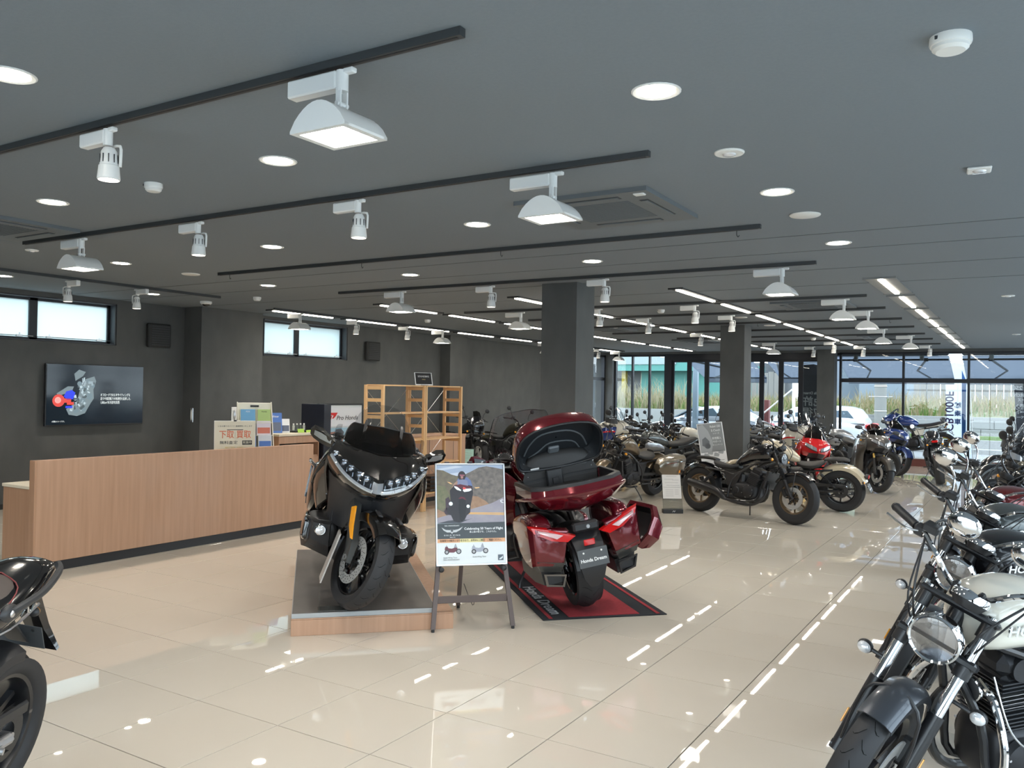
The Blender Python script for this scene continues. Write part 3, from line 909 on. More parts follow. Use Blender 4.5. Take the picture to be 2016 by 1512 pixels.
bldg('apartment_block', 'pale block far away, seen through the leftmost corner glazing', (-34, 50, 0), ('wall', mat('pale_render', (0.232, 0.241, 0.246), .8), [wbox(-8, 6, 0, 8, 0, 2.6)]), ('window', mat('far_window', (0.070, 0.088, 0.106), .3), [wbox(-3, -1, -.05, 0, 1, 2)]), ('window', mat('far_window', (0.070, 0.088, 0.106), .3), [wbox(1, 3, -.05, 0, 1, 2)]))
t = tag(bpy.data.objects.new('fence', None), 'weathered grey board fence on top of the bank', 'fence'); COL.objects.link(t); t.location = (0, 37.2, 0)
FB = mat('weathered_board', (0.141, 0.134, 0.123), .85, noise=(6, (0.176, 0.169, 0.158), 4, (1, 1, .1)))
for k in range(74):
    x = -9.5 + k * .26
    if -6.4 < x < -1.05: continue
    part(t, 'board', FB, ('box', (x, 0, 1.65 + .03 * math.sin(k * 3)), (.24, .03, 2.3)), sharp=0)
part(t, 'rail', FB, wbox(-9.6, -6.4, .02, .06, 2.45, 2.52), wbox(-1.0, 9.6, .02, .06, 2.45, 2.52))
t = thing('utility_pole', 'thick concrete utility pole with metal bands beyond the road', 'pole', (-1.38, 30.0, 0))
part(t, 'shaft', mat('pole_concrete', (0.176, 0.174, 0.162), .8), ('cyl', (0, 0, 0), (0, 0, 7), .21, .18, 20))
for z in (1.2, 1.72, 2.1): part(t, 'band', STEEL, ('lathe', [(.213, -.012), (.222, 0), (.213, .012)], (0, 0, z), (0, 0, 1), 20))
part(t, 'step_bolt', STEEL, ('cyl', (-.4, 0, 1.72), (.4, 0, 1.72), .012, .012, 6))
# awnings
AWN = frosted('translucent_awning_canvas', (.26, .28, .31)) or mat('grey_awning_canvas', (0.071, 0.080, 0.088), .8)
ARM = mat('awning_arm', (0.158, 0.169, 0.183), .4, .5)
def awning(x0, x1, lab, arms):
    t = thing('awning', lab, 'awning', ((x0 + x1) / 2, 21.4, 0))
    w = (x1 - x0) / 2
    part(t, 'wall_plate', FRAME, ('box', (0, -.095, 2.86), (2 * w - .1, .11, .08)))
    part(t, 'cassette', FRAME, ('box', (0, .03, 2.86), (2 * w, .14, .12), .03), ('box', (0, .12, 2.70), (2 * w, .05, .05), .01))
    g = MB().loft([[(x, .1, 2.80), (x, 2.0, 2.26), (x, 2.0, 2.245), (x, .1, 2.785)] for x in [-w + 2 * w * k / 8 for k in range(9)]])
    mk('canvas', g, AWN, t, 30)
    part(t, 'valance', AWN, ('box', (0, 2.02, 2.17), (2 * w, .02, .17)), ('box', (0, 2.0, 2.25), (2 * w, .07, .06), .02))
    for a, b in arms:
        part(t, 'arm', ARM, ('tube', [(a, .15, 2.70), (b, 1.1, 2.44)], .028, 8, 1), ('tube', [(b, 1.1, 2.44), (a + (b - a) * .1, 1.97, 2.24)], .022, 8, 1))
        part(t, 'arm_joint', FRAME, ('box', (a, .12, 2.70), (.10, .1, .09), .01))
    for q in (-.62, .55): part(t, 'bracket', ARM, ('box', (q * w, -.02, 2.82), (.1, .1, .26), .01))
awning(-1.35, 1.42, 'dark grey awning over the window with the white car', [(.85, .55), (-.9, -.65)])
awning(1.72, 5.2, 'dark grey awning at the right end of the far windows', [(-1.1, -.75), (1.1, .8)])
awning(-3.35, -1.75, 'dark grey awning over the right half of the folding door', [(-.45, -.6)])
awning(-5.75, -3.75, 'dark grey awning over the left half of the folding door', [(-.75, .3)])
t = thing('awning_post', 'slim white downpipe outside the folding door', 'pipe', (-3.2, 24.6, 0))
part(t, 'shaft', WHITE, ('cyl', (0, 0, -.1), (0, 0, 2.9), .05, .05, 10))
part(t, 'brace', WHITE, ('tube', [(-.05, 0, 1.9), (-1.2, 0, .9)], .025, 6, 1))
t = thing('awning_post', 'pale blue steel post left of the folding door', 'post', (-6.2, 23.9, 0))
part(t, 'shaft', mat('pale_blue_post', (0.158, 0.204, 0.241), .5), ('box', (0, 0, 1.3), (.16, .16, 2.8), .01))
t = thing('red_column', 'dull red post outside the folding door by the middle pillar', 'post', (-4.15, 24.8, 0))
part(t, 'shaft', mat('dull_red_post', (0.134, 0.035, 0.032), .6), ('box', (0, 0, .7), (.28, .2, 1.7), .01))
# banners
def banner(x, y, w, z0, z1, m, lab, extra, tilt=0.0):
    t = thing('banner_flag', lab, 'banner', (x, y, -.02), 0)
    P = [(-w / 2 + tilt, z0), (w / 2 + tilt, z0), (w / 2, z1 - .25), (w / 2 - .08, z1 - .06), (0, z1), (-w / 2, z1 - .02)]
    f = part(t, 'cloth', m, ('prism', P, -.004, .004, 'xz'))
    part(t, 'flagpole', WMET, ('tube', [(w / 2 + .03 + tilt, 0, 0), (w / 2 + .03, 0, z1 - .3), (w / 2 - .1, 0, z1 + .02), (-w / 2, 0, z1 + .02)], .012, 8, 4))
    part(t, 'stand', BLACK, ('box', (w / 2 + .03 + tilt, 0, .03), (.34, .34, .06), .02))
    for e in extra: e(f)
    return t
BW = frosted('banner_white_cloth', (.66, .69, .72))
BL = mat('banner_white_lettering', (.45, .46, .48), .6)
BG = mat('banner_grey', (0.056, 0.057, 0.070), .6)
BLU = mat('banner_blue', (0.011, 0.070, 0.218), .6)
PUR = mat('banner_purple', (0.046, 0.024, 0.106), .6)
RY = (PI / 2, 0, PI)     # seen from behind the cloth: mirrored from inside, as in the photograph
def btext(s_, m, x, z, size, rot=0, sx=1.0):
    def f(p):
        o = text(p, 'lettering', s_, m, (x, 0, z), size, (PI / 2, 0, 0), .006, 'CENTER', -sx, bold=.004)
        if rot: o.rotation_euler = (PI / 2, rot, 0)
        return o
    return f
banner(1.46, 23.5, .58, .0, 2.72, BW, 'white and blue roadside banner with purple lettering', [
    lambda p: part(p, 'blue_stripe', BLU, ('prism', [(.16, .25), (.25, .25), (.25, 2.2), (.14, 2.5)], -.006, .006, 'xz')),
    btext('CB1000F', PUR, -.17, 1.35, .30, PI / 2 * 1.0, 1.0), btext('試', BLU, .05, 1.52, .17), btext('乗', BLU, .05, 1.29, .17), btext('車', BLU, .05, 1.06, .17)], .12)
banner(-2.0, 21.72, .62, .62, 2.62, BG, 'grey banner with large white characters behind the folding door', [
    btext('Honda Dream', BL, 0, 1.80, .10), btext('免許', BL, 0, 1.55, .30), btext('取得', BL, 0, 1.23, .30), btext('サポートキャンペーン', BL, 0, 1.0, .075)])
banner(3.12, 23.5, .58, .6, 2.5, BG, 'grey banner with white lettering cut by the right picture edge', [
    btext('Rebel 250', BL, .0, 2.02, .15), btext('E-Clutch', BL, 0, 1.84, .15), btext('シリーズ', BL, 0, 1.70, .09), btext('新規購入', BL, 0, 1.52, .13), btext('サポート', BL, 0, 1.37, .12), btext('キャンペーン', BL, 0, 1.23, .10)], .1)
# parked cars
def car(name, lab, loc, rz, paint, L=4.5, wg=False):
    t = thing(name, lab, 'car', loc, rz)
    h = L / 2
    st_ = []
    prof = [(-h, .55, .62), (-h + .15, .38, .88), (-h + .7, .30, 1.0), (-.9, .28, 1.0), (.6, .28, .98), (h - .9, .28, .92), (h - .3, .32, .82), (h, .48, .62)]
    for x, zb, zt in prof:
        w = .86 if abs(x) < h - .2 else .68
        st_.append((x, [(0, zt + .02), (w * .6, zt + .01), (w * .95, zt - .06), (w, zt - .25), (w, zb + .1), (w * .9, zb), (0, zb)]))
    part(t, 'body', paint, ('body', st_, 2, 2))
    if wg: g = [(-h + .25, 1.0, 1.02), (-h + .5, 1.0, 1.42), (-h + 1.1, 1.0, 1.52), (0, 1.0, 1.50), (.5, 1.0, 1.42), (1.3, .98, 1.0)]
    else: g = [(-h + .6, .98, 1.0), (-h + 1.3, 1.0, 1.38), (-.3, 1.0, 1.45), (.3, 1.0, 1.38), (1.2, .98, 1.0)]
    gs = [(x, [(0, b), (.5, b - .01), (.62, b - .05), (.74, (a + b) / 2), (.80, a - .05), (.5, a - .1), (0, a - .1)]) for x, a, b in g]
    part(t, 'roof', paint, ('body', gs, 2, 2))
    gl = mat('car_glass', (.10, .14, .17), .06, coat=1)
    for s_ in (-1, 1):
        for a, b in ((-h + 1.05 - (.4 if wg else 0), -.45), (-.38, .72)):
            z1a, z1b = (1.36 if a < -1 else 1.38), (1.36 if b < 0 else 1.18)
            part(t, 'window', gl, ('prism', [(a - .15, 1.02), (b, 1.02), (b, z1b), (a + .12, z1a)], s_ * .70, s_ * .785, 'xz'))
    part(t, 'windscreen', gl, ('loft', [[(.48, -.55, 1.40), (.48, .55, 1.40), (.46, .55, 1.38), (.46, -.55, 1.38)], [(1.24, -.68, 1.0), (1.24, .68, 1.0), (1.2, .68, .98), (1.2, -.68, .98)]]))
    for x in (-h + .85, h - .9):
        for s_ in (-1, 1):
            w = part(t, 'wheel', RUBBER, ('lathe', [(.2, -.1), (.31, -.1), (.325, -.06), (.325, .06), (.31, .1), (.2, .1)], (x, s_ * .78, .325), (0, 1, 0), 24, True))
            part(w, 'hubcap', ALU, ('lathe', [(.2, s_ * .09), (.06, s_ * .11), (0, s_ * .11)], (x, s_ * .78, .325), (0, 1, 0), 20))
    for s_ in (-1, 1):
        part(t, 'tail_light', REDL, ('box', (-h + .12, s_ * .66, .86), (.22, .22, .16), .04))
        part(t, 'headlight', CLEAR, ('box', (h - .18, s_ * .62, .72), (.3, .26, .13), .05))
        part(t, 'wing_mirror', paint, ('ell', (.75, s_ * .95, 1.03), (.1, .1, .07)))
    return t
SILV = mat('silver_car_paint', (.33, .35, .38), .3, .3, 1)
WCAR = mat('white_car_paint', (.55, .56, .58), .3, 0, 1)
car('car', 'silver saloon parked outside the folding door', (-6.0, 25.1, -.13), PI, SILV)
car('car', 'white estate car with red tail light parked behind the window', (-3.25, 27.4, -.13), PI * 1, WCAR, 4.2, True)
# ------------------------------------------------------------------ furniture and displays
WOOD = mat('pale_oak_laminate', (.40, .232, .145), .5, noise=(5, (.47, .282, .182), 6, (6, 6, .25)), coat=.1)
WOODE = mat('oak_edge', (.40, .22, .13), .5, noise=(6, (.45, .26, .16), 5, (6, 6, .3)))
PINE = mat('pine_wood', (.62, .37, .17), .55, noise=(5, (.70, .45, .23), 5, (1, 1, .12)))
CREAM = mat('cream_worktop', (.72, .64, .50), .5)
DKICK = mat('dark_kick_plate', (.022, .023, .026), .5)
# reception counter front
t = thing('reception_counter', 'long low counter front in pale oak with a dark kick plate', 'counter', (-4.25, 1.12, 0))
part(t, 'front_panel', WOOD, ('box', (-.04, 1.70, .545), (.08, 3.36, .91), .003))
part(t, 'end_panel', WOODE, ('box', (-.04, .012, .545), (.082, .018, .912), .002))
part(t, 'kick_plate', DKICK, ('box', (-.05, 1.70, .045), (.06, 3.34, .09)))
part(t, 'desk_top', CREAM, ('box', (-.40, 1.70, .735), (.64, 3.2, .03), .004))
part(t, 'desk_leg', WOODE, ('box', (-.40, .12, .36), (.6, .03, .72)))
part(t, 'desk_leg', WOODE, ('box', (-.40, 3.28, .36), (.6, .03, .72)))
# trade-in poster on the desk
def board(name, lab, cat_, loc, rz, w, h, th, m, edge, tilt=0.0, edge_m=None):
    t = thing(name, lab, cat_, loc, rz)
    M = Matrix.Rotation(-tilt, 4, 'X')
    p = part(t, 'board', edge_m or PAPER, ('box', (0, 0, h / 2), (w, th, h), .002), M=M)
    q = part(t, 'print', m, ('box', (0, -th / 2 - .001, h / 2), (w - 2 * edge, .002, h - 2 * edge)), M=M)
    return t, q, M
CREAMP = mat('cream_poster', (.66, .60, .47), .5)
ORNG = mat('poster_orange_red', (.62, .14, .06), .5)
t, q, M = board('trade_in_poster', 'cream poster with red characters standing on the reception desk', 'poster', (-4.62, 3.62, .751), PI / 2 - .55, .46, .54, .006, CREAMP, .004, .06)
def ft(par, s_, m, x, z, size, M, y=-.006, sx=1., bold=0, align='CENTER', nm='lettering', shear=0):
    o = text(par, nm, s_, m, (0, 0, 0), size, ext=.0004, align=align, sx=1, bold=bold, shear=shear)
    o.matrix_basis = M @ Matrix.Translation((x, y, z)) @ Matrix.Rotation(PI / 2, 4, 'X') @ Matrix.Diagonal((sx, 1, 1, 1))
    return o
ft(q, 'いまお乗りのバイク 高価買取いたします', INK, 0, .475, .021, M)
ft(q, '下取', ORNG, -.095, .375, .098, M, sx=.85, bold=.001)
ft(q, '買取', ORNG, .095, .375, .098, M, sx=.85, bold=.001)
ft(q, '無料査定', INK, -.07, .285, .042, M, sx=1.2)
part(q, 'red_box', INK, ('box', (.135, -.005, .285), (.11, .001, .05)), ('box', (0, -.005, .435), (.18, .001, .008)), ('box', (0, -.005, .375), (.002, .001, .09)), M=M)
ft(q, '実施中', CREAMP, .135, .285, .034, M, y=-.0065)
ft(q, '無料で査定、お気軽に', mat('poster_ochre', (.62, .45, .12), .5), 0, .228, .022, M)
part(q, 'skyline', mat('poster_grey_band', (.38, .42, .42), .6), ('prism', [(-.22, .004), (.22, .004), (.22, .06), (.16, .09), (.08, .075), (.02, .10), (-.05, .08), (-.1, .11), (-.15, .07), (-.22, .06)], -.0055, -.0045, 'xz'), M=M)
part(t, 'clip', BLACK, ('box', (0, -.004, .54), (.03, .012, .018), .002), M=M)
part(t, 'strut', BLACK, ('box', (0, .09, .2), (.04, .004, .41), 0, Matrix.Rotation(-.25, 3, 'X')))
# leaflet rack with brochures
t = thing('brochure_rack', 'cream tiered leaflet rack on the desk behind the poster', 'rack', (-4.72, 4.02, .751), PI / 2 - .55)
RK = mat('cream_rack', (.78, .73, .60), .5)
part(t, 'back_panel', RK, ('box', (0, .12, .37), (.40, .012, .75), .003, Matrix.Rotation(-.16, 3, 'X')))
part(t, 'handle_slot', INK, ('box', (0, .155, .70), (.10, .014, .024), .002, Matrix.Rotation(-.16, 3, 'X')))
for s_ in (-1, 1): part(t, 'side_panel', RK, ('prism', [(-.14, 0), (.10, 0), (.19, .75), (.165, .75), (-.02, .22)], s_ * .20 - .005, s_ * .20 + .005, 'yz'), M=Matrix(((1, 0, 0, 0), (0, 1, 0, 0), (0, 0, 1, 0), (0, 0, 0, 1))))
for k, z in enumerate((.05, .20, .35, .50)): part(t, 'shelf', RK, ('box', (0, -.02 + k * .035, z), (.39, .09, .008)))
def leaflet(loc, rz, w, h, m, lab, name='brochure', tilt=.18, title=None, tm=None, blk=None):
    t = thing(name, lab, 'leaflet', loc, rz)
    M = Matrix.Rotation(-tilt, 4, 'X')
    p = part(t, 'cover', m, ('box', (0, 0, h / 2), (w, .008, h), .001), M=M)
    if title: ft(p, title, tm or PAPER, 0, h * .82, h * .16, M, y=-.0052, sx=.9)
    if blk: part(p, 'cover_photo', blk, ('box', (0, -.0048, h * .32), (w * .86, .001, h * .42)), M=M)
    return t
ca, sa = math.cos(PI / 2 - .55), math.sin(PI / 2 - .55)
def rk(dx, dy, z): return (-4.72 + ca * dx - sa * dy, 4.02 + sa * dx + ca * dy, .751 + z)
LB = mat('leaflet_light_blue', (.16, .38, .60), .4); LG = mat('leaflet_green', (.42, .55, .20), .4); LW = mat('leaflet_pale_pink', (.70, .64, .70), .4); LN = mat('leaflet_blue', (.08, .18, .50), .4)
LR = mat('leaflet_red_photo', (.60, .18, .12), .5); LD = mat('leaflet_dark_photo', (.12, .14, .2), .5)
leaflet(rk(-.09, .06, .505), PI / 2 - .55, .17, .16, LB, 'light blue brochure in the top tier of the leaflet rack', title='RIDE')
leaflet(rk(.10, .06, .505), PI / 2 - .55, .15, .16, LG, 'yellow-green brochure in the top tier of the leaflet rack', title='Honda', tm=INK)
leaflet(rk(-.09, .03, .355), PI / 2 - .55, .17, .15, mat('leaflet_mid_blue', (.22, .45, .62), .4), 'plain blue brochure in the middle of the leaflet rack')
leaflet(rk(.09, .02, .355), PI / 2 - .55, .17, .17, LW, 'pale pink patterned brochure at the right of the leaflet rack', blk=LR)
leaflet(rk(-.09, -.02, .205), PI / 2 - .55, .17, .15, LN, 'dark blue brochure low in the leaflet rack', blk=LW)
leaflet(rk(.10, -.02, .205), PI / 2 - .55, .16, .15, mat('leaflet_cream_blue', (.6, .62, .66), .4), 'cream and blue brochure low in the leaflet rack', blk=LN)
leaflet(rk(.09, -.055, .055), PI / 2 - .55, .16, .15, LN, 'navy framed brochure in the lowest visible tier of the rack', blk=LD)
# cabinet with brochures, beside the display board
t = thing('low_cabinet', 'oak cabinet with cream top between the leaflet rack and the white display board', 'cabinet', (-5.05, 4.79, 0), 0)
t.scale = (1, .76, 1)
part(t, 'top', CREAM, ('box', (0, 0, 1.085), (.56, .96, .03), .004))
part(t, 'side', WOODE, ('box', (0, -.45, .535), (.52, .02, 1.07), .002))
part(t, 'side', WOODE, ('box', (0, .45, .535), (.52, .02, 1.07), .002))
part(t, 'back', WOODE, ('box', (-.24, 0, .535), (.02, .9, 1.06)))
part(t, 'front_rail', WOOD, ('box', (.25, 0, 1.02), (.02, .90, .09), .002))
part(t, 'niche_floor', WOOD, ('box', (0, 0, .80), (.5, .88, .02)))
part(t, 'door', WOOD, ('box', (.25, -.335, .48), (.02, .22, .94), .002))
part(t, 'door', WOOD, ('box', (.25, .11, .40), (.02, .66, .78), .002))
t = thing('file_box', 'grey folder box in the niche of the oak cabinet', 'box', (-5.03, 4.80, .811), 0)
part(t, 'box', mat('grey_folder', (.25, .26, .26), .5), ('box', (0, 0, .07), (.32, .38, .14), .004))
part(t, 'label_card', PAPER, ('box', (.162, -.08, .07), (.002, .12, .08)), ('ell', (.165, .1, .07), (.003, .05, .03)))
leaflet((-5.0, 4.56, 1.101), PI / 2 - .5, .20, .26, LN, 'blue mountain magazine standing on the cream cabinet top', 'magazine', title='outfitter', blk=LD)
leaflet((-4.98, 4.73, 1.101), PI / 2 - .5, .11, .18, PAPER, 'small white card with a dark photo on the cabinet top', 'photo_card', blk=LD)
t = thing('bottle_tray', 'dark tray on the cream cabinet top', 'tray', (-5.0, 4.98, 1.101))
part(t, 'tray', SATIN, ('box', (0, 0, .012), (.2, .28, .02), .006))
for k in range(4):
    b = thing('sample_bottle', ['clear bottle with white cap at the left of the tray', 'dark bottle second on the tray', 'dark bottle third on the tray', 'clear bottle at the right end of the tray'][k], 'bottle', (-5.0, 4.885 + k * .062, 1.124), 0, 'sample bottles on the cabinet')
    part(b, 'glass', mat('grey_bottle', (.10, .11, .10), .15, coat=1) if k in (1, 2) else mat('pale_bottle', (.42, .43, .38), .15, coat=1), ('lathe', [(0, 0), (.018, .002), (.018, .06), (.008, .075)], (0, 0, 0), (0, 0, 1), 14))
    part(b, 'cap', WHITE, ('cyl', (0, 0, .073), (0, 0, .092), .010, .010, 12))
t = thing('green_card', 'small lime green price card leaning on the bottle tray', 'card', (-4.88, 4.90, 1.101))
part(t, 'card', mat('lime_card', (.45, .68, .12), .5), ('box', (0, 0, .025), (.006, .11, .05), .001, Matrix.Rotation(-.2, 3, 'Y')))
t = thing('green_card', 'lime green card strip at the right end of the bottle tray', 'card', (-4.88, 5.06, 1.101))
part(t, 'card', mat('lime_card', (.45, .68, .12), .5), ('box', (0, 0, .015), (.006, .13, .03), .001, Matrix.Rotation(-.2, 3, 'Y')))
# accessory display board
t = thing('display_stand', 'black edged white accessory display with a red wing logo header', 'display', (-4.94, 5.30, 0), 0)
part(t, 'side_panel', mat('navy_black_panel', (.008, .010, .018), .4), ('box', (0, -.07, .735), (.42, .13, 1.47), .004))
part(t, 'back_panel', mat('board_white', (.72, .75, .75), .5), ('box', (-.02, .42, .73), (.03, .84, 1.44), .003))
part(t, 'frame', BLACK, ('box', (-.02, .42, 1.465), (.04, .86, .02)), ('box', (-.02, .85, .73), (.04, .02, 1.46)))
part(t, 'peg_strip', STEEL, ('box', (.0, .03, .73), (.012, .03, 1.42)), *[('box', (.007, .03, .1 + .035 * k), (.004, .016, .012)) for k in range(38)])
h = part(t, 'header_card', mat('header_white', (.80, .82, .85), .4), ('box', (.006, .45, 1.29), (.01, .74, .26), .002))
RT = (PI / 2, 0, PI / 2)
text(h, 'lettering', 'Pro Honda', INK, (.0115, .52, 1.275), .085, RT, .0006, 'CENTER', 1.15, .25, .0006)
lr = mat('logo_red', (.70, .03, .03), .4)
part(h, 'wing_logo', lr, ('prism', [(.14, 1.35), (.33, 1.35), (.29, 1.30), (.25, 1.27), (.22, 1.27), (.25, 1.31), (.17, 1.325)], .0115, .0125, 'yz'), ('prism', [(.17, 1.315), (.22, 1.31), (.20, 1.255), (.18, 1.255), (.195, 1.295)], .0115, .0125, 'yz'))
pp = part(t, 'photo_panel', mat('photo_sky_blue', (.36, .55, .66), .4), ('box', (.006, .45, 1.02), (.01, .74, .24), .002))
part(pp, 'photo_rock', mat('photo_desert', (.38, .20, .15), .6), ('prism', [(.09, .905), (.42, .905), (.45, 1.0), (.28, 1.09), (.09, 1.08)], .0115, .012, 'yz'))
part(pp, 'photo_motorcycle', mat('photo_dark', (.10, .11, .13), .6), ('prism', [(.25, .93), (.40, .91), (.46, 1.08), (.40, 1.13), (.30, 1.12), (.27, 1.04)], .0122, .013, 'yz'))
part(pp, 'photo_rider', mat('photo_rider', (.45, .06, .10), .6), ('prism', [(.52, .92), (.62, .92), (.63, 1.08), (.58, 1.12), (.53, 1.05)], .0122, .013, 'yz'))
part(t, 'lower_panel', mat('board_pale', (.66, .71, .72), .5), ('box', (.006, .45, .66), (.01, .74, .42), .002))
part(t, 'hook', WHITE, ('cyl', (0, .06, .84), (.16, .06, .84), .01, .01, 8), ('box', (.1, .06, .84), (.03, .03, .05), .004))
# wooden shelving
def shelving():
    t = thing('wooden_shelves', 'open pine shelving of two bays with ladder frames and crossed wires', 'shelf', (-3.95, 5.42, 0))
    ys = (0.0, .87, 1.75)
    for k, y in enumerate(ys):
        for x in (0, -.29):
            part(t, 'post', PINE, ('box', (x, y, .87), (.044, .032, 1.74), .003))
        if k == 1:
            for x in (0, -.29): part(t, 'post', PINE, ('box', (x, y + .040, .87), (.044, .032, 1.74), .003))
        for z in (.16, .40, .66, .98, 1.20, 1.34, 1.56, 1.72):
            part(t, 'rung', PINE, ('box', (-.145, y, z - .02), (.25, .022, .045), .002))
    for b in range(2):
        y0, y1 = ys[b] + .016, ys[b + 1] - .016
        for z in (.24, .655, .995, 1.365, 1.735):
            if b == 0 and z == .655: continue
            part(t, 'shelf_board', PINE, ('box', (-.145, (y0 + y1) / 2, z), (.30, y1 - y0, .018), .002))
        for (za, zb) in ((.30, 1.0), (1.0, 1.68)):
            part(t, 'cross_wire', STEEL, ('cyl', (-.30, y0, za), (-.30, y1, zb), .0028, .0028, 6), ('cyl', (-.305, y0, zb), (-.305, y1, za), .0028, .0028, 6))
shelving()
t = thing('sign_card', 'black and silver sign card leaning on top of the pine shelves', 'sign', (-4.02, 6.38, 1.746), PI / 2 - .55)
M = Matrix.Rotation(-.35, 4, 'X')
c = part(t, 'card', PAPER, ('box', (0, 0, .095), (.26, .006, .19), .001), M=M)
part(c, 'black_print', INK, ('box', (0, -.0045, .10), (.235, .002, .165)), M=M)
ft(c, 'SOUNDBIKE', PAPER, 0, .13, .036, M, y=-.0062, sx=.85)
ft(c, 'OPEN', mat('gold_print', (.5, .4, .15), .4), 0, .085, .02, M, y=-.0062)
part(t, 'foot', CLEAR, ('box', (0, .02, .006), (.1, .1, .008), .002))
t = thing('low_cabinet', 'low pale oak cabinet behind the pine shelves', 'cabinet', (-4.75, 7.16, 0))
part(t, 'body', WOOD, ('box', (0, 0, .52), (.5, 1.9, .90), .004))
part(t, 'door_gap', DKICK, ('box', (.2505, 0, .52), (.003, .006, .86)), ('box', (.2505, -.62, .52), (.003, .006, .86)), ('box', (.2505, .62, .52), (.003, .006, .86)))
part(t, 'kick_plate', DKICK, ('box', (-.01, 0, .035), (.46, 1.86, .07)))
part(t, 'top', WOODE, ('box', (0, 0, .98), (.52, 1.92, .025), .003))
for k in range(4):
    t = thing('black_tray', ['lowest black slatted tray on the shelf bay', 'second black slatted tray in the shelf bay', 'third black slatted tray in the shelf bay', 'top black slatted tray in the shelf bay'][k], 'tray', (-4.09, 6.75, .25 + k * .06), 0, 'black trays on the pine shelves')
    part(t, 'tray', SATIN, ('box', (0, 0, .02), (.25, .5, .034), .006))
# platform under the black tourer
ux, uy = .7071, .7071
t = thing('display_platform', 'oak edged low platform with a grey stone-look deck', 'platform', (-1.06, 1.10, 0), PI / 4)
part(t, 'oak_base', WOOD, ('box', (.555, 1.18, .054), (1.11, 2.36, .108), .002))
part(t, 'base_rim', WOOD, ('box', (.555, 1.18, .113), (1.11, 2.36, .008), .001))
part(t, 'edge_trim', mat('grey_edge', (.36, .38, .39), .45), ('box', (.495, 1.17, .133), (.985, 2.33, .032), .002))
part(t, 'deck', mat('stone_deck', (.095, .085, .08), .5, noise=(5, (.15, .135, .125), 8, (1, .35, 1))), ('box', (.495, 1.17, .1495), (.975, 2.32, .003)))
t = thing('acrylic_leaflet_holder', 'bent clear acrylic sign holder on the front corner of the platform', 'sign holder', (-1.06 + .13, 1.10 + .16, .152), PI / 4)
part(t, 'base', mat('dark_acrylic_base', (.05, .055, .055), .25), ('box', (.07, .06, .004), (.20, .13, .006), .001))
part(t, 'panel', glass('acrylic', (.82, .84, .82), .10), ('box', (-.02, .05, .095), (.004, .13, .19), .001))
part(t, 'price_card', mat('grey_price_card', (.40, .38, .36), .4), ('prism', [(0, 0), (.13, .33), (.14, .33), (.01, 0)], -.02, .20, 'xz'), M=Matrix.Translation((-.02, .05, .19)) )
# easel and poster
def easel():
    t = thing('poster_easel', 'brown wooden easel holding the framed motorcycle poster', 'easel', (-.135, 1.93, 0), PI / 4)
    BR = mat('taupe_painted_wood', (.10, .075, .07), .5)
    for s_ in (-1, 1):
        l = part(t, 'leg', BR, ('loft', [[(s_ * .285 + a, b, 0.02) for a, b in ((-.016, -.012), (.016, -.012), (.016, .012), (-.016, .012))], [(s_ * .165 + a, .26 + b, 1.16) for a, b in ((-.016, -.012), (.016, -.012), (.016, .012), (-.016, .012))]]))
        part(l, 'rubber_foot', BLACK, ('cyl', (s_ * .285, 0, 0), (s_ * .285, 0, .022), .013, .013, 10))
        part(l, 'peg', BLACK, ('cyl', (s_ * .225, .05, .42), (s_ * .225, .115, .43), .012, .012, 10), ('ell', (s_ * .225, .045, .42), (.02, .012, .02)))
        part(l, 'peg_hole', INK, *[('cyl', (s_ * (.285 - .105 * z), .228 * z - .0135, z), (s_ * (.285 - .105 * z), .228 * z - .011, z), .005, .005, 8) for z in (.12, .24, .33)])
    part(t, 'crossbar', BR, ('box', (0, .045, .21), (.50, .014, .05), .003))
    r = part(t, 'leg', BR, ('loft', [[(a, .62 + b, .02) for a, b in ((-.014, -.012), (.014, -.012), (.014, .012), (-.014, .012))], [(a, .28 + b, 1.12) for a, b in ((-.014, -.012), (.014, -.012), (.014, .012), (-.014, .012))]]))
    part(r, 'rubber_foot', BLACK, ('cyl', (0, .62, 0), (0, .62, .022), .013, .013, 10))
    part(t, 'chain', BLACK, ('tube', [(.03, .10, .22), (.05, .30, .1), (.03, .55, .2)], .003, 6, 4))
easel()
M0 = Matrix.Rotation(-.215, 4, 'X')
t = thing('framed_poster', 'tall framed poster of a rider on a touring motorcycle, resting on the easel', 'poster', (-.135 - ux * .085 * 0 - .7071 * .085, 1.93 + .7071 * .085, .437), PI / 4)
M = M0
part(t, 'back_board', BLACK, ('box', (0, .008, .364), (.51, .006, .72)), M=M)
part(t, 'frame', STEEL, *[('box', c, d, .002) for c, d in (((0, 0, .006), (.515, .018, .012)), ((0, 0, .722), (.515, .018, .012)), ((-.2515, 0, .364), (.012, .018, .728)), ((.2515, 0, .364), (.012, .018, .728)))], M=M)
part(t, 'clip', BLACK, ('box', (0, 0, .735), (.035, .026, .016), .003), M=M)
pr = part(t, 'print', mat('print_pale', (.62, .66, .68), .35), ('box', (0, -.0, .364), (.492, .003, .704)), M=M)
LAY = [0]
def P2(nm, col, *polys, noise=None):
    LAY[0] += 1
    y = -.0016 - LAY[0] * .00022
    m = mat('print_' + nm, col, .35, noise=noise)
    return part(pr, nm, m, *[('prism', [(x - .246, z + .012) for x, z in p], y, y + .0002, 'xz') for p in polys], M=M, sharp=0)
def circ(x, z, r, n=20, sx=1.0, sz=1.0): return [(x + r * sx * math.cos(2 * PI * k / n), z + r * sz * math.sin(2 * PI * k / n)) for k in range(n)]
P2('sky', (.33, .40, .53), [(0, .30), (.492, .30), (.492, .704), (0, .704)])
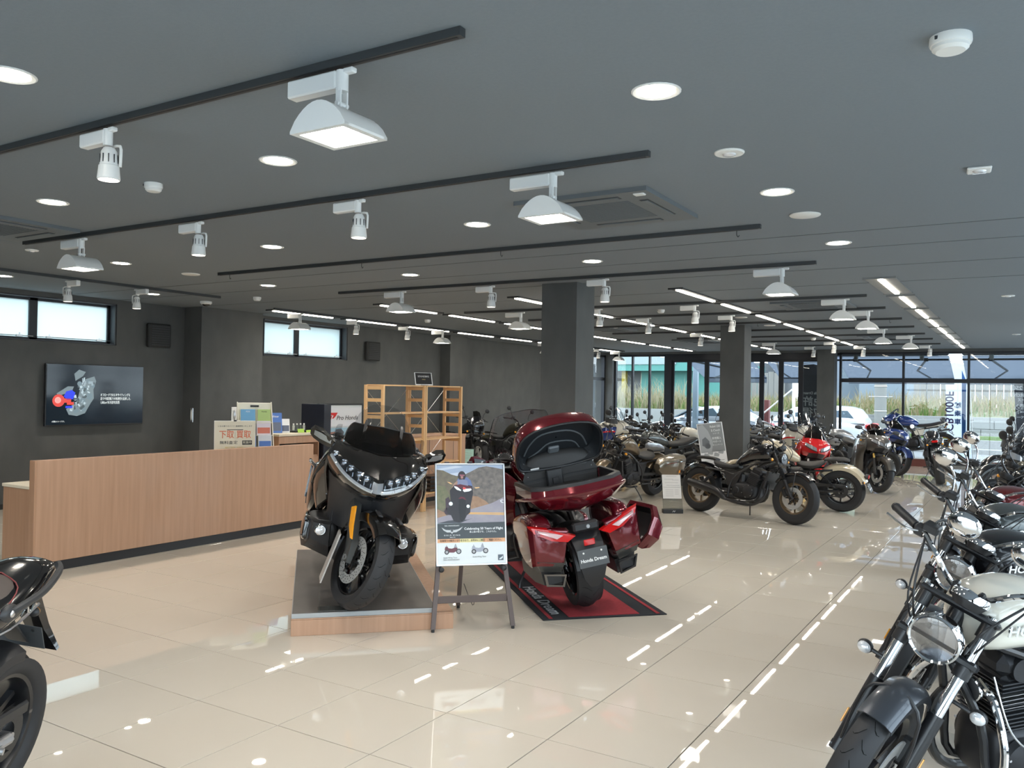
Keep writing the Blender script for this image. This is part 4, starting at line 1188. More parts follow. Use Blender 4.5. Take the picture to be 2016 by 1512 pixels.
P2('cloud', (.50, .55, .64), [(.08, .64), (.2, .655), (.26, .63), (.2, .615), (.1, .62)], [(.0, .675), (.14, .70), (.2, .69), (.1, .675), (0, .66)])
P2('hill_right', (.105, .095, .090), [(.20, .632), (.25, .655), (.31, .685), (.37, .695), (.492, .672), (.492, .30), (.1, .30), (.1, .60)], noise=(38, (.20, .17, .15), 8))
P2('hill_left', (.12, .10, .08), [(0, .672), (.05, .665), (.11, .635), (.145, .625), (.20, .625), (.2, .3), (0, .3)], noise=(30, (.17, .15, .10), 6))
P2('scrub', (.12, .13, .07), [(0, .56), (.06, .55), (.10, .48), (.08, .40), (0, .38)], noise=(40, (.18, .17, .10), 6))
P2('dry_slope', (.26, .15, .09), [(.22, .34), (.25, .48), (.30, .475), (.36, .44), (.40, .40), (.30, .36)], [(0, .39), (.06, .36), (.08, .31), (0, .30)], noise=(34, (.34, .21, .13), 6))
P2('road', (.27, .25, .30), [(0, .287), (0, .325), (.06, .34), (.25, .385), (.40, .425), (.492, .468), (.492, .287)], noise=(20, (.31, .29, .33), 3))
P2('yellow_line', (.72, .40, .10), [(.22, .362), (.492, .355), (.492, .348), (.22, .355)], [(.22, .353), (.492, .344), (.492, .339), (.22, .349)])
P2('lane_mark', (.75, .75, .78), [(.465, .445), (.475, .45), (.492, .448), (.492, .444), (.478, .446), (.472, .44), (.478, .432), (.492, .428), (.492, .424), (.474, .428), (.465, .438)])
P2('road_shadow', (.06, .065, .08), [(.0, .287), (.08, .305), (.14, .31), (.22, .31), (.26, .32), (.20, .30), (.17, .287)])
P2('rider_jacket', (.13, .17, .33), [(.125, .55), (.14, .58), (.16, .61), (.19, .62), (.225, .615), (.25, .59), (.265, .54), (.24, .51), (.15, .51)])
P2('rider_arm', (.36, .22, .17), [(.11, .54), (.125, .535), (.155, .56), (.165, .585), (.15, .59), (.125, .57)])
P2('helmet', (.03, .025, .03), circ(.185, .625, .030, 20, .95, 1.15))
P2('rider_face', (.42, .20, .18), [(.178, .605), (.192, .605), (.196, .622), (.176, .624)])
P2('visor', (.32, .10, .14), [(.17, .625), (.205, .625), (.205, .633), (.168, .635)])
P2('saddle_bag', (.055, .035, .05), [(.062, .46), (.085, .475), (.10, .44), (.10, .39), (.065, .385)], [(.07, .40), (.05, .37), (.06, .35), (.12, .34)])
P2('machine', (.025, .022, .028), [(.095, .52), (.13, .56), (.20, .565), (.26, .55), (.265, .50), (.245, .41), (.24, .36), (.215, .34), (.20, .31), (.16, .29), (.12, .30), (.10, .345), (.075, .355), (.068, .38), (.085, .40), (.10, .44)])
P2('windscreen', (.20, .22, .34), [(.15, .555), (.155, .595), (.19, .60), (.225, .59), (.23, .55)])
P2('nose', (.10, .015, .03), [(.13, .555), (.19, .53), (.262, .535), (.23, .552), (.17, .565)])
P2('mudguard', (.13, .02, .035), [(.155, .46), (.175, .475), (.20, .47), (.215, .45), (.185, .458)])
P2('front_tyre', (.012, .012, .015), [(.160, .455), (.185, .462), (.208, .45), (.212, .39), (.20, .32), (.18, .295), (.165, .31), (.158, .38)])
P2('mirror', (.72, .45, .22), [(.075, .583), (.095, .580), (.118, .565), (.10, .566)], [(.275, .54), (.31, .543), (.315, .537), (.285, .532)])
P2('headlamp', (.85, .90, .92), [(.128, .552), (.15, .545), (.178, .522), (.175, .515), (.145, .525), (.128, .543)], [(.19, .518), (.195, .53), (.25, .533), (.255, .522), (.235, .512), (.20, .508)])
P2('red_glow', (.70, .10, .10), [(.188, .53), (.195, .545), (.215, .535), (.205, .525)])
P2('fog_lamp', (.80, .90, .90), circ(.100, .425, .014), circ(.226, .405, .012))
P2('title_band', (.045, .055, .062), [(0, .176), (.492, .176), (.492, .290), (0, .284)])
P2('wing_emblem', (.50, .52, .54), [(.03, .258), (.06, .24), (.09, .238), (.105, .243), (.12, .238), (.15, .243), (.185, .262), (.165, .238), (.135, .222), (.115, .222), (.105, .212), (.095, .222), (.07, .222), (.045, .236)])
P2('emblem_core', (.08, .09, .1), circ(.105, .234, .009))
P2('orange_band', (.68, .36, .19), [(0, .149), (.492, .149), (.492, .176), (0, .176)])
P2('yellow_band', (.70, .62, .30), [(.16, .149), (.33, .149), (.33, .176), (.16, .176)])
P2('lower_panel', (.66, .70, .72), [(0, 0), (.492, 0), (.492, .149), (0, .149)])
def minibike(nm, x, z, c1, c2):
    P2(nm + '_body', c1, [(x - .055, z + .022), (x - .05, z + .04), (x - .035, z + .042), (x - .028, z + .03), (x - .005, z + .026), (x + .01, z + .03), (x + .03, z + .045), (x + .038, z + .028), (x + .035, z + .01), (x + .01, z - .002), (x - .045, z)])
    P2(nm + '_screen', (.30, .32, .36), [(x + .012, z + .036), (x + .022, z + .060), (x + .026, z + .058), (x + .036, z + .03)], [(x - .045, z + .04), (x - .042, z + .055), (x - .036, z + .04)])
    P2(nm + '_wheels', (.05, .05, .055), circ(x - .04, z + .002, .017), circ(x + .046, z + .006, .019))
    P2(nm + '_rims', c2, circ(x - .04, z + .002, .009), circ(x + .046, z + .006, .012))
minibike('red_tourer', .105, .082, (.13, .03, .045), (.35, .35, .37))
minibike('silver_tourer', .300, .082, (.33, .35, .42), (.40, .40, .42))
P2('wing_badge', (.08, .10, .13), [(.435, .018), (.475, .018), (.475, .058), (.435, .058)])
P2('badge_wing', (.62, .68, .72), [(.442, .024), (.455, .024), (.47, .034), (.471, .05), (.46, .04), (.448, .034)])
yy = -.0016 - (LAY[0] + 2) * .00022
PW = mat('print_white', (.80, .82, .84), .4)
def pt(s_, x, z, size, m=PW, sx=1., al='CENTER', b=0): ft(pr, s_, m, x - .246, z + .012, size, M, y=yy, sx=sx, align=al, bold=b)
pt('50th ANNIVERSARY', .105, .268, .0125)
pt('G O L D  W I N G', .105, .201, .0135, sx=1.1)
pt('SINCE 1975', .108, .187, .008)
pt('Celebrating 50 Years of Flight', .335, .245, .0235, b=.0004)
pt('最上級の歓びを、これからも。', .335, .222, .0165, sx=.9)
pt('在庫限りの販売となりますので、お早めにご検討・ご相談ください。', .246, .162, .0185, INK, sx=.80)
GT = mat('print_grey_text', (.20, .21, .22), .5)
pt('Gold Wing Tour', .04, .045, .0145, GT, al='LEFT')
pt('50th ANNIVERSARY', .04, .030, .0135, GT, al='LEFT')
pt('Gold Wing Tour', .25, .047, .0145, GT, al='LEFT')
# mat under the red tourer
t = thing('carpet_mat', 'black and red carpet mat with lettered borders under the red tourer', 'mat', (.15, 2.42, 0), PI / 4)
MB_ = mat('mat_black', (.012, .013, .017), .95, bump=(400, .4, .003)); MR = mat('mat_red', (.26, .015, .022), .95, noise=(40, (.32, .02, .03), 4), bump=(400, .4, .003))
part(t, 'rubber_border', MB_, ('box', (.49, 1.25, .004), (.98, 2.5, .008), .003))
part(t, 'red_centre', MR, ('box', (.49, 1.25, .0095), (.56, 2.42, .003)))
part(t, 'red_stripe', MR, ('box', (.065, 1.25, .0095), (.028, 2.46, .003)))
part(t, 'red_stripe', MR, ('box', (.915, 1.25, .0095), (.028, 2.46, .003)))
ML = mat('mat_lettering', (.42, .43, .45), .9)
text(t, 'lettering', 'Honda Dream', ML, (.145, .58, .0095), .135, (0, 0, -PI / 2), .0008, 'CENTER', 1.15, 0, .0015)
# acrylic price stands and cards
def price_stand(loc, rz, lab, tint=(.72, .70, .68), s=1.0, wm='white'):
    t = thing('price_stand', lab, 'sign holder', loc, rz)
    c = mat('card_' + wm, tint, .5)
    part(t, 'base', INK, ('box', (0, 0, .03 * s), (.30 * s, .10 * s, .06 * s), .003))
    text(t, 'wing_mark', 'M', PAPER, (0, -.052 * s, .03 * s), .035 * s, (PI / 2, 0, 0), .0005, 'CENTER', 1.4, .5)
    M = Matrix.Translation((0, -.03 * s, .06 * s)) @ Matrix.Rotation(-.30, 4, 'X')
    part(t, 'acrylic', glass('acrylic', (.82, .84, .82), .10), ('box', (0, .003, .25 * s), (.30 * s, .004, .50 * s)), M=M)
    p = part(t, 'price_card', c, ('box', (0, -.002, .34 * s), (.28 * s, .003, .36 * s)), M=M)
    part(p, 'print_lines', mat('card_print', (.30, .29, .29), .6), *[('box', (dx * s, -.004, z * s), (w_ * s, .0006, .004 * s)) for dx, z, w_ in ((0, .495, .16), (-.04, .45, .14), (.06, .44, .10), (0, .40, .2), (.02, .36, .2), (0, .33, .26), (-.04, .29, .12), (.07, .29, .06), (-.04, .26, .12), (.07, .26, .06), (-.04, .23, .12), (.07, .23, .06), (-.04, .20, .12))], M=M)
    return t
# ------------------------------------------------------------------ motorcycles
SPLIT[0] = True
def wheel(par, nm, x, r, ri, w, M=None, style='cast', n=5, rim=SATIN, discs=(1, -1), dr=.15, sprocket=False, tread=0, spoke=None):
    p = [(ri, -w * .36), (ri + .012, -w * .44), (ri + .35 * (r - ri), -w * .5), (r - .30 * (r - ri), -w * .485), (r - w * .14, -w * .34), (r - w * .035, -w * .17), (r, 0),
         (r - w * .035, w * .17), (r - w * .14, w * .34), (r - .30 * (r - ri), w * .485), (ri + .35 * (r - ri), w * .5), (ri + .012, w * .44), (ri, w * .36)]
    t = part(par, nm, RUBBER, ('lathe', p, (x, 0, r), (0, 1, 0), 48, True), M=M)
    if tread:
        mb = MB(M)
        def sr(y):
            q = abs(y) / w
            return r - w * (0 if q < .01 else .035 * (q / .17) ** 1.6 if q < .17 else .035 + (.105) * ((q - .17) / .17)) + .0007
        def pt_(a, y): return (x + sr(y) * math.cos(a), y, r + sr(y) * math.sin(a))
        for k in range(tread):
            a0 = 2 * PI * k / tread
            for s_ in (-1, 1):
                ys = [.03, .10, .18, .27, .35]
                an = [0.0, -.035, -.075, -.095, -.085]
                for i in range(4):
                    g = .011 * (1 - .5 * (i == 3))
                    o_ = (PI / tread if s_ > 0 else 0)
                    A, B = a0 + o_ + an[i] * 1.1, a0 + o_ + an[i + 1] * 1.1
                    mb.add([pt_(A, s_ * ys[i] * w), pt_(A + g, s_ * ys[i] * w), pt_(B + g, s_ * ys[i + 1] * w), pt_(B, s_ * ys[i + 1] * w)], [(0, 1, 2, 3)])
        mk('tread_groove', mb, GROOVE, t, 0, kind='stuff')
    sh = [('lathe', [(ri + .004, -w * .38), (ri + .004, w * .38), (ri - .012, w * .36), (ri - .026, w * .20), (ri - .026, -w * .20), (ri - .012, -w * .36)], (x, 0, r), (0, 1, 0), 40, True),
          ('lathe', [(.0, -w * .3), (.038, -w * .3), (.045, 0), (.038, w * .3), (0, w * .3)], (x, 0, r), (0, 1, 0), 16)]
    if style == 'cast':
        for k in range(n):
            a = 2 * PI * k / n + .3
            c, s_ = math.cos(a), math.sin(a)
            for da in (-.16, .16) if n <= 6 else (0,):
                c2, s2 = math.cos(a + da), math.sin(a + da)
                A, B = Vector((x + c * .03, 0, r + s_ * .03)), Vector((x + c2 * (ri - .015), 0, r + s2 * (ri - .015)))
                d = (B - A).normalized()
                q = Vector((-d.z, 0, d.x))
                sh.append(('loft', [[A + q * .016 + Vector((0, .013, 0)), A + q * .016 - Vector((0, .013, 0)), A - q * .016 - Vector((0, .013, 0)), A - q * .016 + Vector((0, .013, 0))],
                                    [B + q * .010 + Vector((0, .014, 0)), B + q * .010 - Vector((0, .014, 0)), B - q * .010 - Vector((0, .014, 0)), B - q * .010 + Vector((0, .014, 0))]]))
    else:
        for k in range(28):
            a = 2 * PI * k / 28
            s_ = 1 if k % 2 else -1
            b = a + (.25 if k % 4 < 2 else -.25)
            sh.append(('cyl', (x + .036 * math.cos(b), s_ * w * .25, r + .036 * math.sin(b)), (x + (ri - .02) * math.cos(a), 0, r + (ri - .02) * math.sin(a)), .0018, .0018, 4))
    part(t, 'rim', rim, *sh, M=M)
    for s_ in discs:
        y = s_ * (w * .5 + .012)
        hp = [('lathe', [(dr * .62, y - .0025), (dr, y - .0025), (dr, y + .0025), (dr * .62, y + .0025)], (x, 0, r), (0, 1, 0), 36, True)]
        d_ = part(t, 'brake_disc', DISC, *hp, M=M)
        part(t, 'disc_carrier', SATIN, *[('box', (x + dr * .38 * math.cos(a), y, r + dr * .38 * math.sin(a)), (dr * .62, .005, .016), 0, Matrix.Rotation(-a, 3, 'Y')) for a in [2 * PI * k / 6 for k in range(6)]], M=M)
        part(t, 'brake_caliper', BLACK, ('box', (x - dr * .82 if not sprocket else x + dr * .5, y, r + dr * .42), (.06, .05, .11), .012, Matrix.Rotation(-.5, 3, 'Y')), M=M)
    if sprocket:
        part(t, 'sprocket', BLACK, ('lathe', [(.05, w * .5 + .005), (.105, w * .5 + .005), (.105, w * .5 + .011), (.05, w * .5 + .011)], (x, 0, r), (0, 1, 0), 24, True), M=M)
    return t

def steer(head, u, ang):
    """rotation about the steering axis"""
    H_, U = Vector(head), Vector(u).normalized()
    return Matrix.Translation(H_) @ Matrix.Rotation(ang, 4, U) @ Matrix.Translation(-H_)

def blinker(par, c, s_, M=None, lens=AMBER, out=.07, r=.022, front=1):
    b = part(par, 'indicator', BLACK, ('cyl', (c[0], s_ * c[1], c[2]), (c[0], s_ * (c[1] + out), c[2]), .008, .008, 8), ('ell', (c[0], s_ * (c[1] + out + r * .7), c[2]), (r * .9, r * 1.15, r), 12, 8), M=M)
    part(b, 'indicator_lens', lens, ('ell', (c[0] + front * r * .45, s_ * (c[1] + out + r * .7), c[2]), (r * .7, r * 1.0, r * .86), 12, 8), M=M)
def mirror(par, base, tip, s_, M=None, m=BLACK, stem=BLACK, rx=.055, rz=.04, shape='round'):
    f = lambda p: (p[0], s_ * p[1], p[2])
    mid = ((base[0] + tip[0]) / 2 - .01, base[1] + (tip[1] - base[1]) * .25, (base[2] + tip[2]) / 2 + .01)
    q = part(par, 'mirror', m, ('ell', f(tip), (.018, rx, rz), 18, 10), M=M)
    part(q, 'mirror_stem', stem, ('tube', [f(base), f(mid), f(tip)], .0055, 8, 4), M=M)
    part(q, 'mirror_glass', CHROME, ('lathe', [(0, -.0185), (rz * .85, -.0185), (rz * .88, -.014)], f(tip), (1, 0, 0), 18), M=M)
def round_light(par, c, r, M=None, rim=CHROME, shell=BLACK, depth=.10):
    h = part(par, 'headlight', shell, ('lathe', [(r * .92, 0), (r * .98, -.012), (r * .96, -.04), (r * .7, -depth * .8), (r * .3, -depth), (0, -depth)], c, (1, 0, 0), 28), M=M)
    part(h, 'headlight_rim', rim, ('lathe', [(r * .86, .006), (r * .93, .012), (r * 1.0, .006), (r * 1.02, -.006), (r * 1.01, -.028), (r * .97, -.03)], c, (1, 0, 0), 36), M=M)
    part(h, 'headlight_reflector', LENSD, ('lathe', [(r * .86, -.004), (r * .5, -.012), (0, -.016)], c, (1, 0, 0), 32), M=M)
    part(h, 'headlight_bar', BLACK, ('box', (c[0] + .002, c[1], c[2]), (.012, r * 1.66, r * .16)), M=M)
    part(h, 'headlight_lamp', mat('lamp_smoke', (.30, .30, .29), .15, .6, 1), ('prism', [(-r * .62, r * .2), (r * .62, r * .2), (r * .48, r * .62), (-r * .48, r * .62)], c[0] - .004, c[0] + .003, 'yz'), ('prism', [(-r * .62, -r * .2), (r * .62, -r * .2), (r * .48, -r * .62), (-r * .48, -r * .62)], c[0] - .004, c[0] + .003, 'yz'),
         M=(M or Matrix.Identity(4)) @ Matrix.Translation((0, c[1], c[2])))
    part(h, 'headlight_glass', glass('lamp_glass', (.85, .86, .88), .08), ('lathe', [(r * .88, .006), (r * .6, .014), (0, .018)], c, (1, 0, 0), 28), M=M)
    return h
def plate(par, c, col=None, rot=0.0, s=1.0, txt='Honda Dream'):
    p = part(par, 'number_plate', col or mat('grey_plate', (.075, .08, .085), .5), ('box', (0, 0, 0), (.004, .20 * s, .115 * s), .004), M=Matrix.Translation(c) @ Matrix.Rotation(rot, 4, 'Y'))
    o = text(p, 'plate_lettering', txt, PAPER, (0, 0, 0), .030 * s, ext=.0005, sx=1.05, bold=.0008)
    o.matrix_basis = Matrix.Translation(c) @ Matrix.Rotation(rot, 4, 'Y') @ Matrix.Translation((-.003, 0, -.014 * s)) @ Matrix.Rotation(-PI / 2, 4, 'Z') @ Matrix.Rotation(PI / 2, 4, 'X')
    part(p, 'plate_bolt', WHITE, *[('cyl', (-.004, y * s, .035 * s), (.002, y * s, .035 * s), .007, .007, 10) for y in (-.06, .06)], M=Matrix.Translation(c) @ Matrix.Rotation(rot, 4, 'Y'))

BASE = dict(wb=1.44, rf=.315, rif=.222, wf=.115, rr=.315, rir=.222, wr=.16, rake=26, fl=.66, fy=.095, fr=.019, style='cast', ns=5, rim=SATIN, discs=(1, -1), upper=STEEL, lower=SATIN, lowl=.30, gaiter=False,
            bar=(.40, .10, .13), bar_m=SATIN, head='round', hr=.088, hz=-.01, hrim=CHROME, hshell=BLACK, tank=[(.34, 0, .86, .05, .05, 2.5), (.28, 0, .90, .13, .12, 2.6), (.10, 0, .90, .15, .12, 2.6), (-.08, 0, .86, .12, .085, 2.5), (-.16, 0, .82, .07, .05, 2.5)],
            seat=[(-.12, 0, .80, .06, .03, 2.5), (-.2, 0, .80, .12, .035, 2.8), (-.42, 0, .82, .14, .04, 2.8), (-.62, 0, .87, .11, .04, 2.8), (-.74, 0, .90, .06, .025, 2.5)], seat2=None,
            engine='twin', mono=False, fender='short', tail='naked', exhaust='right', mirrors=True, steer=.0, tread=0, blink=AMBER, bags=False, mirm=BLACK)
def motorcycle(name, label, paint, group='', seat_m=None, accent=None, **kw):
    s = dict(BASE)
    s.update(kw)
    seat_m = seat_m or VINYL
    accent = accent or paint
    t = thing(name, label, 'motorcycle', (0, 0, 0), 0)
    hx = s['wb'] / 2
    a = math.radians(s['rake'])
    u = Vector((-math.sin(a), 0, math.cos(a)))
    ax = Vector((hx, 0, s['rf']))
    off = Vector((math.cos(a), 0, math.sin(a))) * .045
    top = ax + u * s['fl']
    head = top - off - u * .06
    S_ = steer(head, u, s['steer'])
    wheel(t, 'front_wheel', hx, s['rf'], s['rif'], s['wf'], S_, s['style'], s['ns'], s['rim'], s['discs'], s.get('dr', .15), False, s['tread'])
    wheel(t, 'rear_wheel', -hx, s['rr'], s['rir'], s['wr'], None, s['style'], s['ns'], s['rim'], (-1,), .115, True, s['tread'])
    # fork
    fy = max(s['fy'], s['wf'] / 2 + .042)
    for q in (-1, 1):
        y = q * fy
        l0 = ax + u * -.015
        l1 = ax + u * s['lowl']
        f = part(t, 'fork_leg', s['lower'], ('cyl', (l0.x, y, l0.z), (l1.x, y, l1.z), s['fr'] * 1.28, s['fr'] * 1.38, 14), ('cyl', (ax.x, y - .025, ax.z), (ax.x, y + .025, ax.z), .02, .02, 12), M=S_)
        part(f, 'fork_tube', s['upper'], ('cyl', (l1.x, y, l1.z), (top.x, y, top.z), s['fr'], s['fr'], 14), M=S_)
        if s['gaiter']:
            g0, g1 = ax + u * (s['lowl'] - .01), ax + u * (s['lowl'] + .17)
            part(f, 'fork_gaiter', BLACK, *[('lathe', [(.022, 0), (.032, .006), (.022, .012)], (g0.x + (g1.x - g0.x) * k / 13, y, g0.z + (g1.z - g0.z) * k / 13), u, 14) for k in range(14)], M=S_)
    c0, c1 = top - u * .03, top - u * .20
    part(t, 'triple_clamp', s.get('clamp', SATIN), ('box', (c0.x - .02, 0, c0.z), (.09, fy * 2 + .07, .028), .01, Matrix.Rotation(-a, 3, 'Y')), ('box', (c1.x - .02, 0, c1.z), (.09, fy * 2 + .07, .035), .01, Matrix.Rotation(-a, 3, 'Y')),
         ('cyl', tuple(c1 - off), tuple(c0 - off), .028, .028, 12), M=S_)
    # handlebar
    bw, rise, back = s['bar']
    B0 = top + Vector((-.03, 0, .03))
    hb = [(B0.x, 0, B0.z), (B0.x, .06, B0.z), (B0.x + .02, .14, B0.z + rise * .7), (B0.x - back * .25, .22, B0.z + rise), (B0.x - back, bw, B0.z + rise * .95)]
    gp, ge = Vector(hb[3]) * .25 + Vector(hb[4]) * .75, Vector(hb[4])
    ge = Vector(hb[4]); gs = Vector(hb[3]) + (ge - Vector(hb[3])) * .28
    hbm = part(t, 'handlebar', s['bar_m'], *mir(('tube', hb[:4] + [tuple(gs)], .011, 8, 5)), M=S_)
    part(hbm, 'bar_clamp', s.get('clamp', SATIN), *mir(('box', (B0.x, .045, B0.z - .01), (.03, .022, .06), .006)), M=S_)
    for q in (-1, 1):
        F_ = lambda p: (p[0], q * p[1], p[2])
        g_ = part(hbm, 'grip', BLACK, ('cyl', F_(gs), F_(ge), .0165, .0165, 14), ('cyl', F_(ge), F_(ge + (ge - gs).normalized() * .012), .018, .015, 14), M=S_)
        part(hbm, 'switch_box', BLACK, ('box', F_(gs + (gs - ge).normalized() * .03), (.04, .045, .045), .008), M=S_)
        ls, le = gs + Vector((.035, -.02, 0)), ge + Vector((.07, .0, -.012))
        part(hbm, 'lever', s.get('lever', STEEL), ('tube', [F_(ls), F_(ls * .7 + le * .3 + Vector((.03, 0, 0))), F_(le)], lambda k: .0065 if k < .95 else .009, 8, 4, False, .7), M=S_)
        if s['mirrors']:
            ms = gs + Vector((0, -.05, .02))
            mirror(t, tuple(ms), (ms.x + s.get('mx', -.02), ms.y + s.get('mdy', .10), ms.z + s.get('mh', .20)), q, S_, s['mirm'], s.get('mstem', BLACK), s.get('mrx', .055), s.get('mrz', .045))
    if s.get('reservoir', True):
        part(hbm, 'brake_reservoir', BLACK, ('box', (gs.x + .02, -(gs.y - .06), gs.z + .03), (.05, .06, .035), .006), M=S_)
    for q in (-1, 1):
        part(t, 'cable', BLACK, ('tube', [(gs.x + .03, q * (gs.y - .05), gs.z), (top.x + .14, q * .13, top.z + .02), (top.x + .09, q * .09, top.z - .13), (top.x - .02, q * .04, top.z - .25)], .0045, 6, 5),
             ('tube', [(gs.x + .02, q * (gs.y - .05), gs.z), (top.x + .11, q * .15, top.z - .02), (top.x + .05, q * .10, top.z - .17), (top.x - .03, q * .05, top.z - .28)], .0035, 6, 5), M=S_)
    # headlight and meter
    hc = (top.x + s.get('hx', .105), 0, top.z - .05 + s['hz'])
    if s['head'] == 'round':
        round_light(t, hc, s['hr'], S_, s['hrim'], s['hshell'])
        part(t, 'headlight_stay', BLACK, *mir(('box', (hc[0] - .09, fy - .016, hc[2]), (.10, .010, .035), .004)), M=S_)
        mt = part(t, 'meter', BLACK, ('lathe', [(0, -.035), (.045, -.032), (.062, -.005), (.064, .018), (.056, .020)], (top.x + .055, s.get('my', 0), top.z + .045), (-.45, 0, .9), 28), M=S_)
        part(mt, 'meter_face', DIAL, ('lathe', [(.056, .012), (0, .012)], (top.x + .055, s.get('my', 0), top.z + .045), (-.45, 0, .9), 24), M=S_)
        if s.get('meter_ring'): part(mt, 'meter_ring', CHROME, ('lathe', [(.056, .02), (.061, .024), (.066, .016), (.066, -.004), (.062, .012)], (top.x + .055, s.get('my', 0), top.z + .045), (-.45, 0, .9), 32), M=S_)
        for q in (-1, 1): blinker(t, (hc[0] - .07, fy, hc[2] - .02 + s.get('bz', 0)), q, S_, s['blink'], s.get('bout', .07), s.get('br', .024))
    # front mudguard
    c = (hx, s['rf'])
    fm = s.get('fender_m', paint)
    if s['fender'] == 'short':
        part(t, 'front_mudguard', fm, ('arc', c, s['rf'] + .022, s['wf'] + .045, 35, 150, .055), M=S_)
    elif s['fender'] == 'slim':
        part(t, 'front_mudguard', fm, ('arc', c, s['rf'] + .016, s['wf'] + .022, s.get('fa0', 48), 145, .035), M=S_)
    elif s['fender'] == 'sport':
        part(t, 'front_mudguard', fm, ('arc', c, s['rf'] + .016, s['wf'] + .035, 20, 165, .085), M=S_)
    elif s['fender'] == 'high':
        part(t, 'front_mudguard', fm, ('arc', (hx, s['rf'] + .16), s['rf'] + .02, .15, 30, 125, .03), M=S_)
    part(t, 'mudguard_stay', BLACK, *mir(('tube', [(hx, fy, s['rf'] + .02), (hx + .02, fy - .01, s['rf'] * 2 - .04), (hx, .03, s['rf'] * 2 + .02)], .006, 6, 3)), M=S_)
    # tank, seat
    part(t, 'fuel_tank', paint, ('sec', s['tank'], 5, 24))
    fc = s['tank'][1]
    part(t, 'filler_cap', s.get('cap', STEEL), ('cyl', (fc[0] - .10, 0, fc[2] + fc[4] - .004), (fc[0] - .10, 0, fc[2] + fc[4] + .012), .032, .028, 18))
    part(t, 'seat', seat_m, ('sec', s['seat'], 4, 20))
    if s['seat2']: part(t, 'passenger_seat', seat_m, ('sec', s['seat2'], 4, 18))
    # frame
    zt = s['tank'][2][2] - s['tank'][2][4] + .01
    zs = s['seat'][1][2] - .05
    fr = s.get('frame_m', SATIN)
    part(t, 'frame', fr, *mir(('tube', [(head.x, .02, head.z - .04), (.16, .085, zt - .03), (-.12, .11, zs - .04), (-.30, .11, zs - .02), (-hx + .1, .10, s['seat'][3][2] - .07)], .016, 8, 4),
                              ('tube', [(head.x + .02, .025, head.z - .16), (.30, .09, .50), (.22, .11, .26), (-.10, .12, .22)], .016, 8, 4),
                              ('tube', [(.10, .09, zt - .06), (-.16, .12, .50), (-.22, .12, .26)], .017, 8, 4)),
         ('cyl', tuple(head + u * .06), tuple(head - u * .12), .033, .033, 14))
    part(t, 'swingarm', s.get('arm_m', SATIN), *mir(('tube', [(-.20, .10, .33), (-.40, .10 + .02, .315), (-hx + .02, max(.10, s['wr'] / 2 + .035), s['rr'])], .022, 8, 3)), ('cyl', (-.21, -.12, .33), (-.21, .12, .33), .03, .03, 12), ('cyl', (-hx, -.13, s['rr']), (-hx, .13, s['rr']), .014, .014, 10))
    part(t, 'chain_guard', BLACK, ('box', (-hx / 2 - .12, s['wr'] / 2 + .035, .41), (hx - .1, .02, .05), .008))
    part(t, 'chain', SATIN, ('box', (-hx / 2 - .1, s['wr'] / 2 + .02, .385), (hx - .18, .014, .016)), ('box', (-hx / 2 - .1, s['wr'] / 2 + .02, .245), (hx - .18, .014, .016)))
    if not s['mono']:
        for q in (-1, 1):
            y = q * (s['wr'] / 2 + .055)
            A, B = Vector((-hx + .07, y, .38)), Vector((-hx + s.get('shx', .20), y, s['seat'][3][2] - .13))
            sh = part(t, 'shock_absorber', s.get('shock_m', BLACK), ('cyl', A, A.lerp(B, .45), .018, .018, 10), ('cyl', A.lerp(B, .4), B, .010, .010, 8), ('cyl', A.lerp(B, .82), B, .022, .022, 10))
            part(sh, 'spring', s.get('spring_m', BLACK), *[('lathe', [(.020, 0), (.027, .005), (.020, .010)], A.lerp(B, .12 + .068 * k), (B - A), 12) for k in range(11)])
    # engine
    cy = 0.0
    e = part(t, 'crankcase', ENGINE, ('sec', [(.24, 0, .36, .05, .06, 3), (.20, 0, .36, .12, .12, 3.2), (.02, 0, .36, .14, .13, 3.4), (-.14, 0, .37, .13, .12, 3.2), (-.20, 0, .38, .06, .07, 3)], 3, 20))
    cov = s.get('cover_m', ENGINE)
    for q in (-1, 1):
        part(e, 'engine_cover', cov, ('lathe', [(0, .03), (.055, .028), (.085, .012), (.095, -.01)], (.10 if q < 0 else .13, q * .135, .36), (0, q, 0), 28), ('lathe', [(0, .026), (.04, .024), (.06, 0)], (-.08, q * .125, .36), (0, q, 0), 20))
        part(e, 'cover_bolt', STEEL, *[('cyl', ((.10 if q < 0 else .13) + .082 * math.cos(b), q * .145, .36 + .082 * math.sin(b)), ((.10 if q < 0 else .13) + .082 * math.cos(b), q * .156, .36 + .082 * math.sin(b)), .0055, .0055, 6) for b in [k * PI / 3 + .3 for k in range(6)]])
    if s['engine'] == 'single':
        tl = Matrix.Rotation(.10, 3, 'Y')
        fin = [('box', tuple(Vector((.12, 0, .46)) + tl @ Vector((0, 0, .016 * k))), (.19 + .02 * math.sin(k * .45), .20 + .02 * math.sin(k * .45), .006), .002, tl) for k in range(13)]
        e2 = part(t, 'cylinder_fins', s.get('fin_m', ENGINE), *fin)
        part(e2, 'cylinder', ENGINE, ('box', (.125, 0, .56), (.14, .15, .24), .02, tl))
        part(e2, 'fin_edge', STEEL, *[('box', tuple(Vector((.12, 0, .46)) + tl @ Vector((0, 0, .016 * k))), (.212, .222, .0018), 0, tl) for k in (7, 8, 9, 10)])
        part(t, 'cylinder_head', ENGINE, ('box', (.145, 0, .71), (.17, .17, .09), .03, tl), ('cyl', (.145, -.095, .70), (.145, .095, .70), .045, .045, 18), ('box', (.15, 0, .77), (.12, .11, .04), .012, tl))
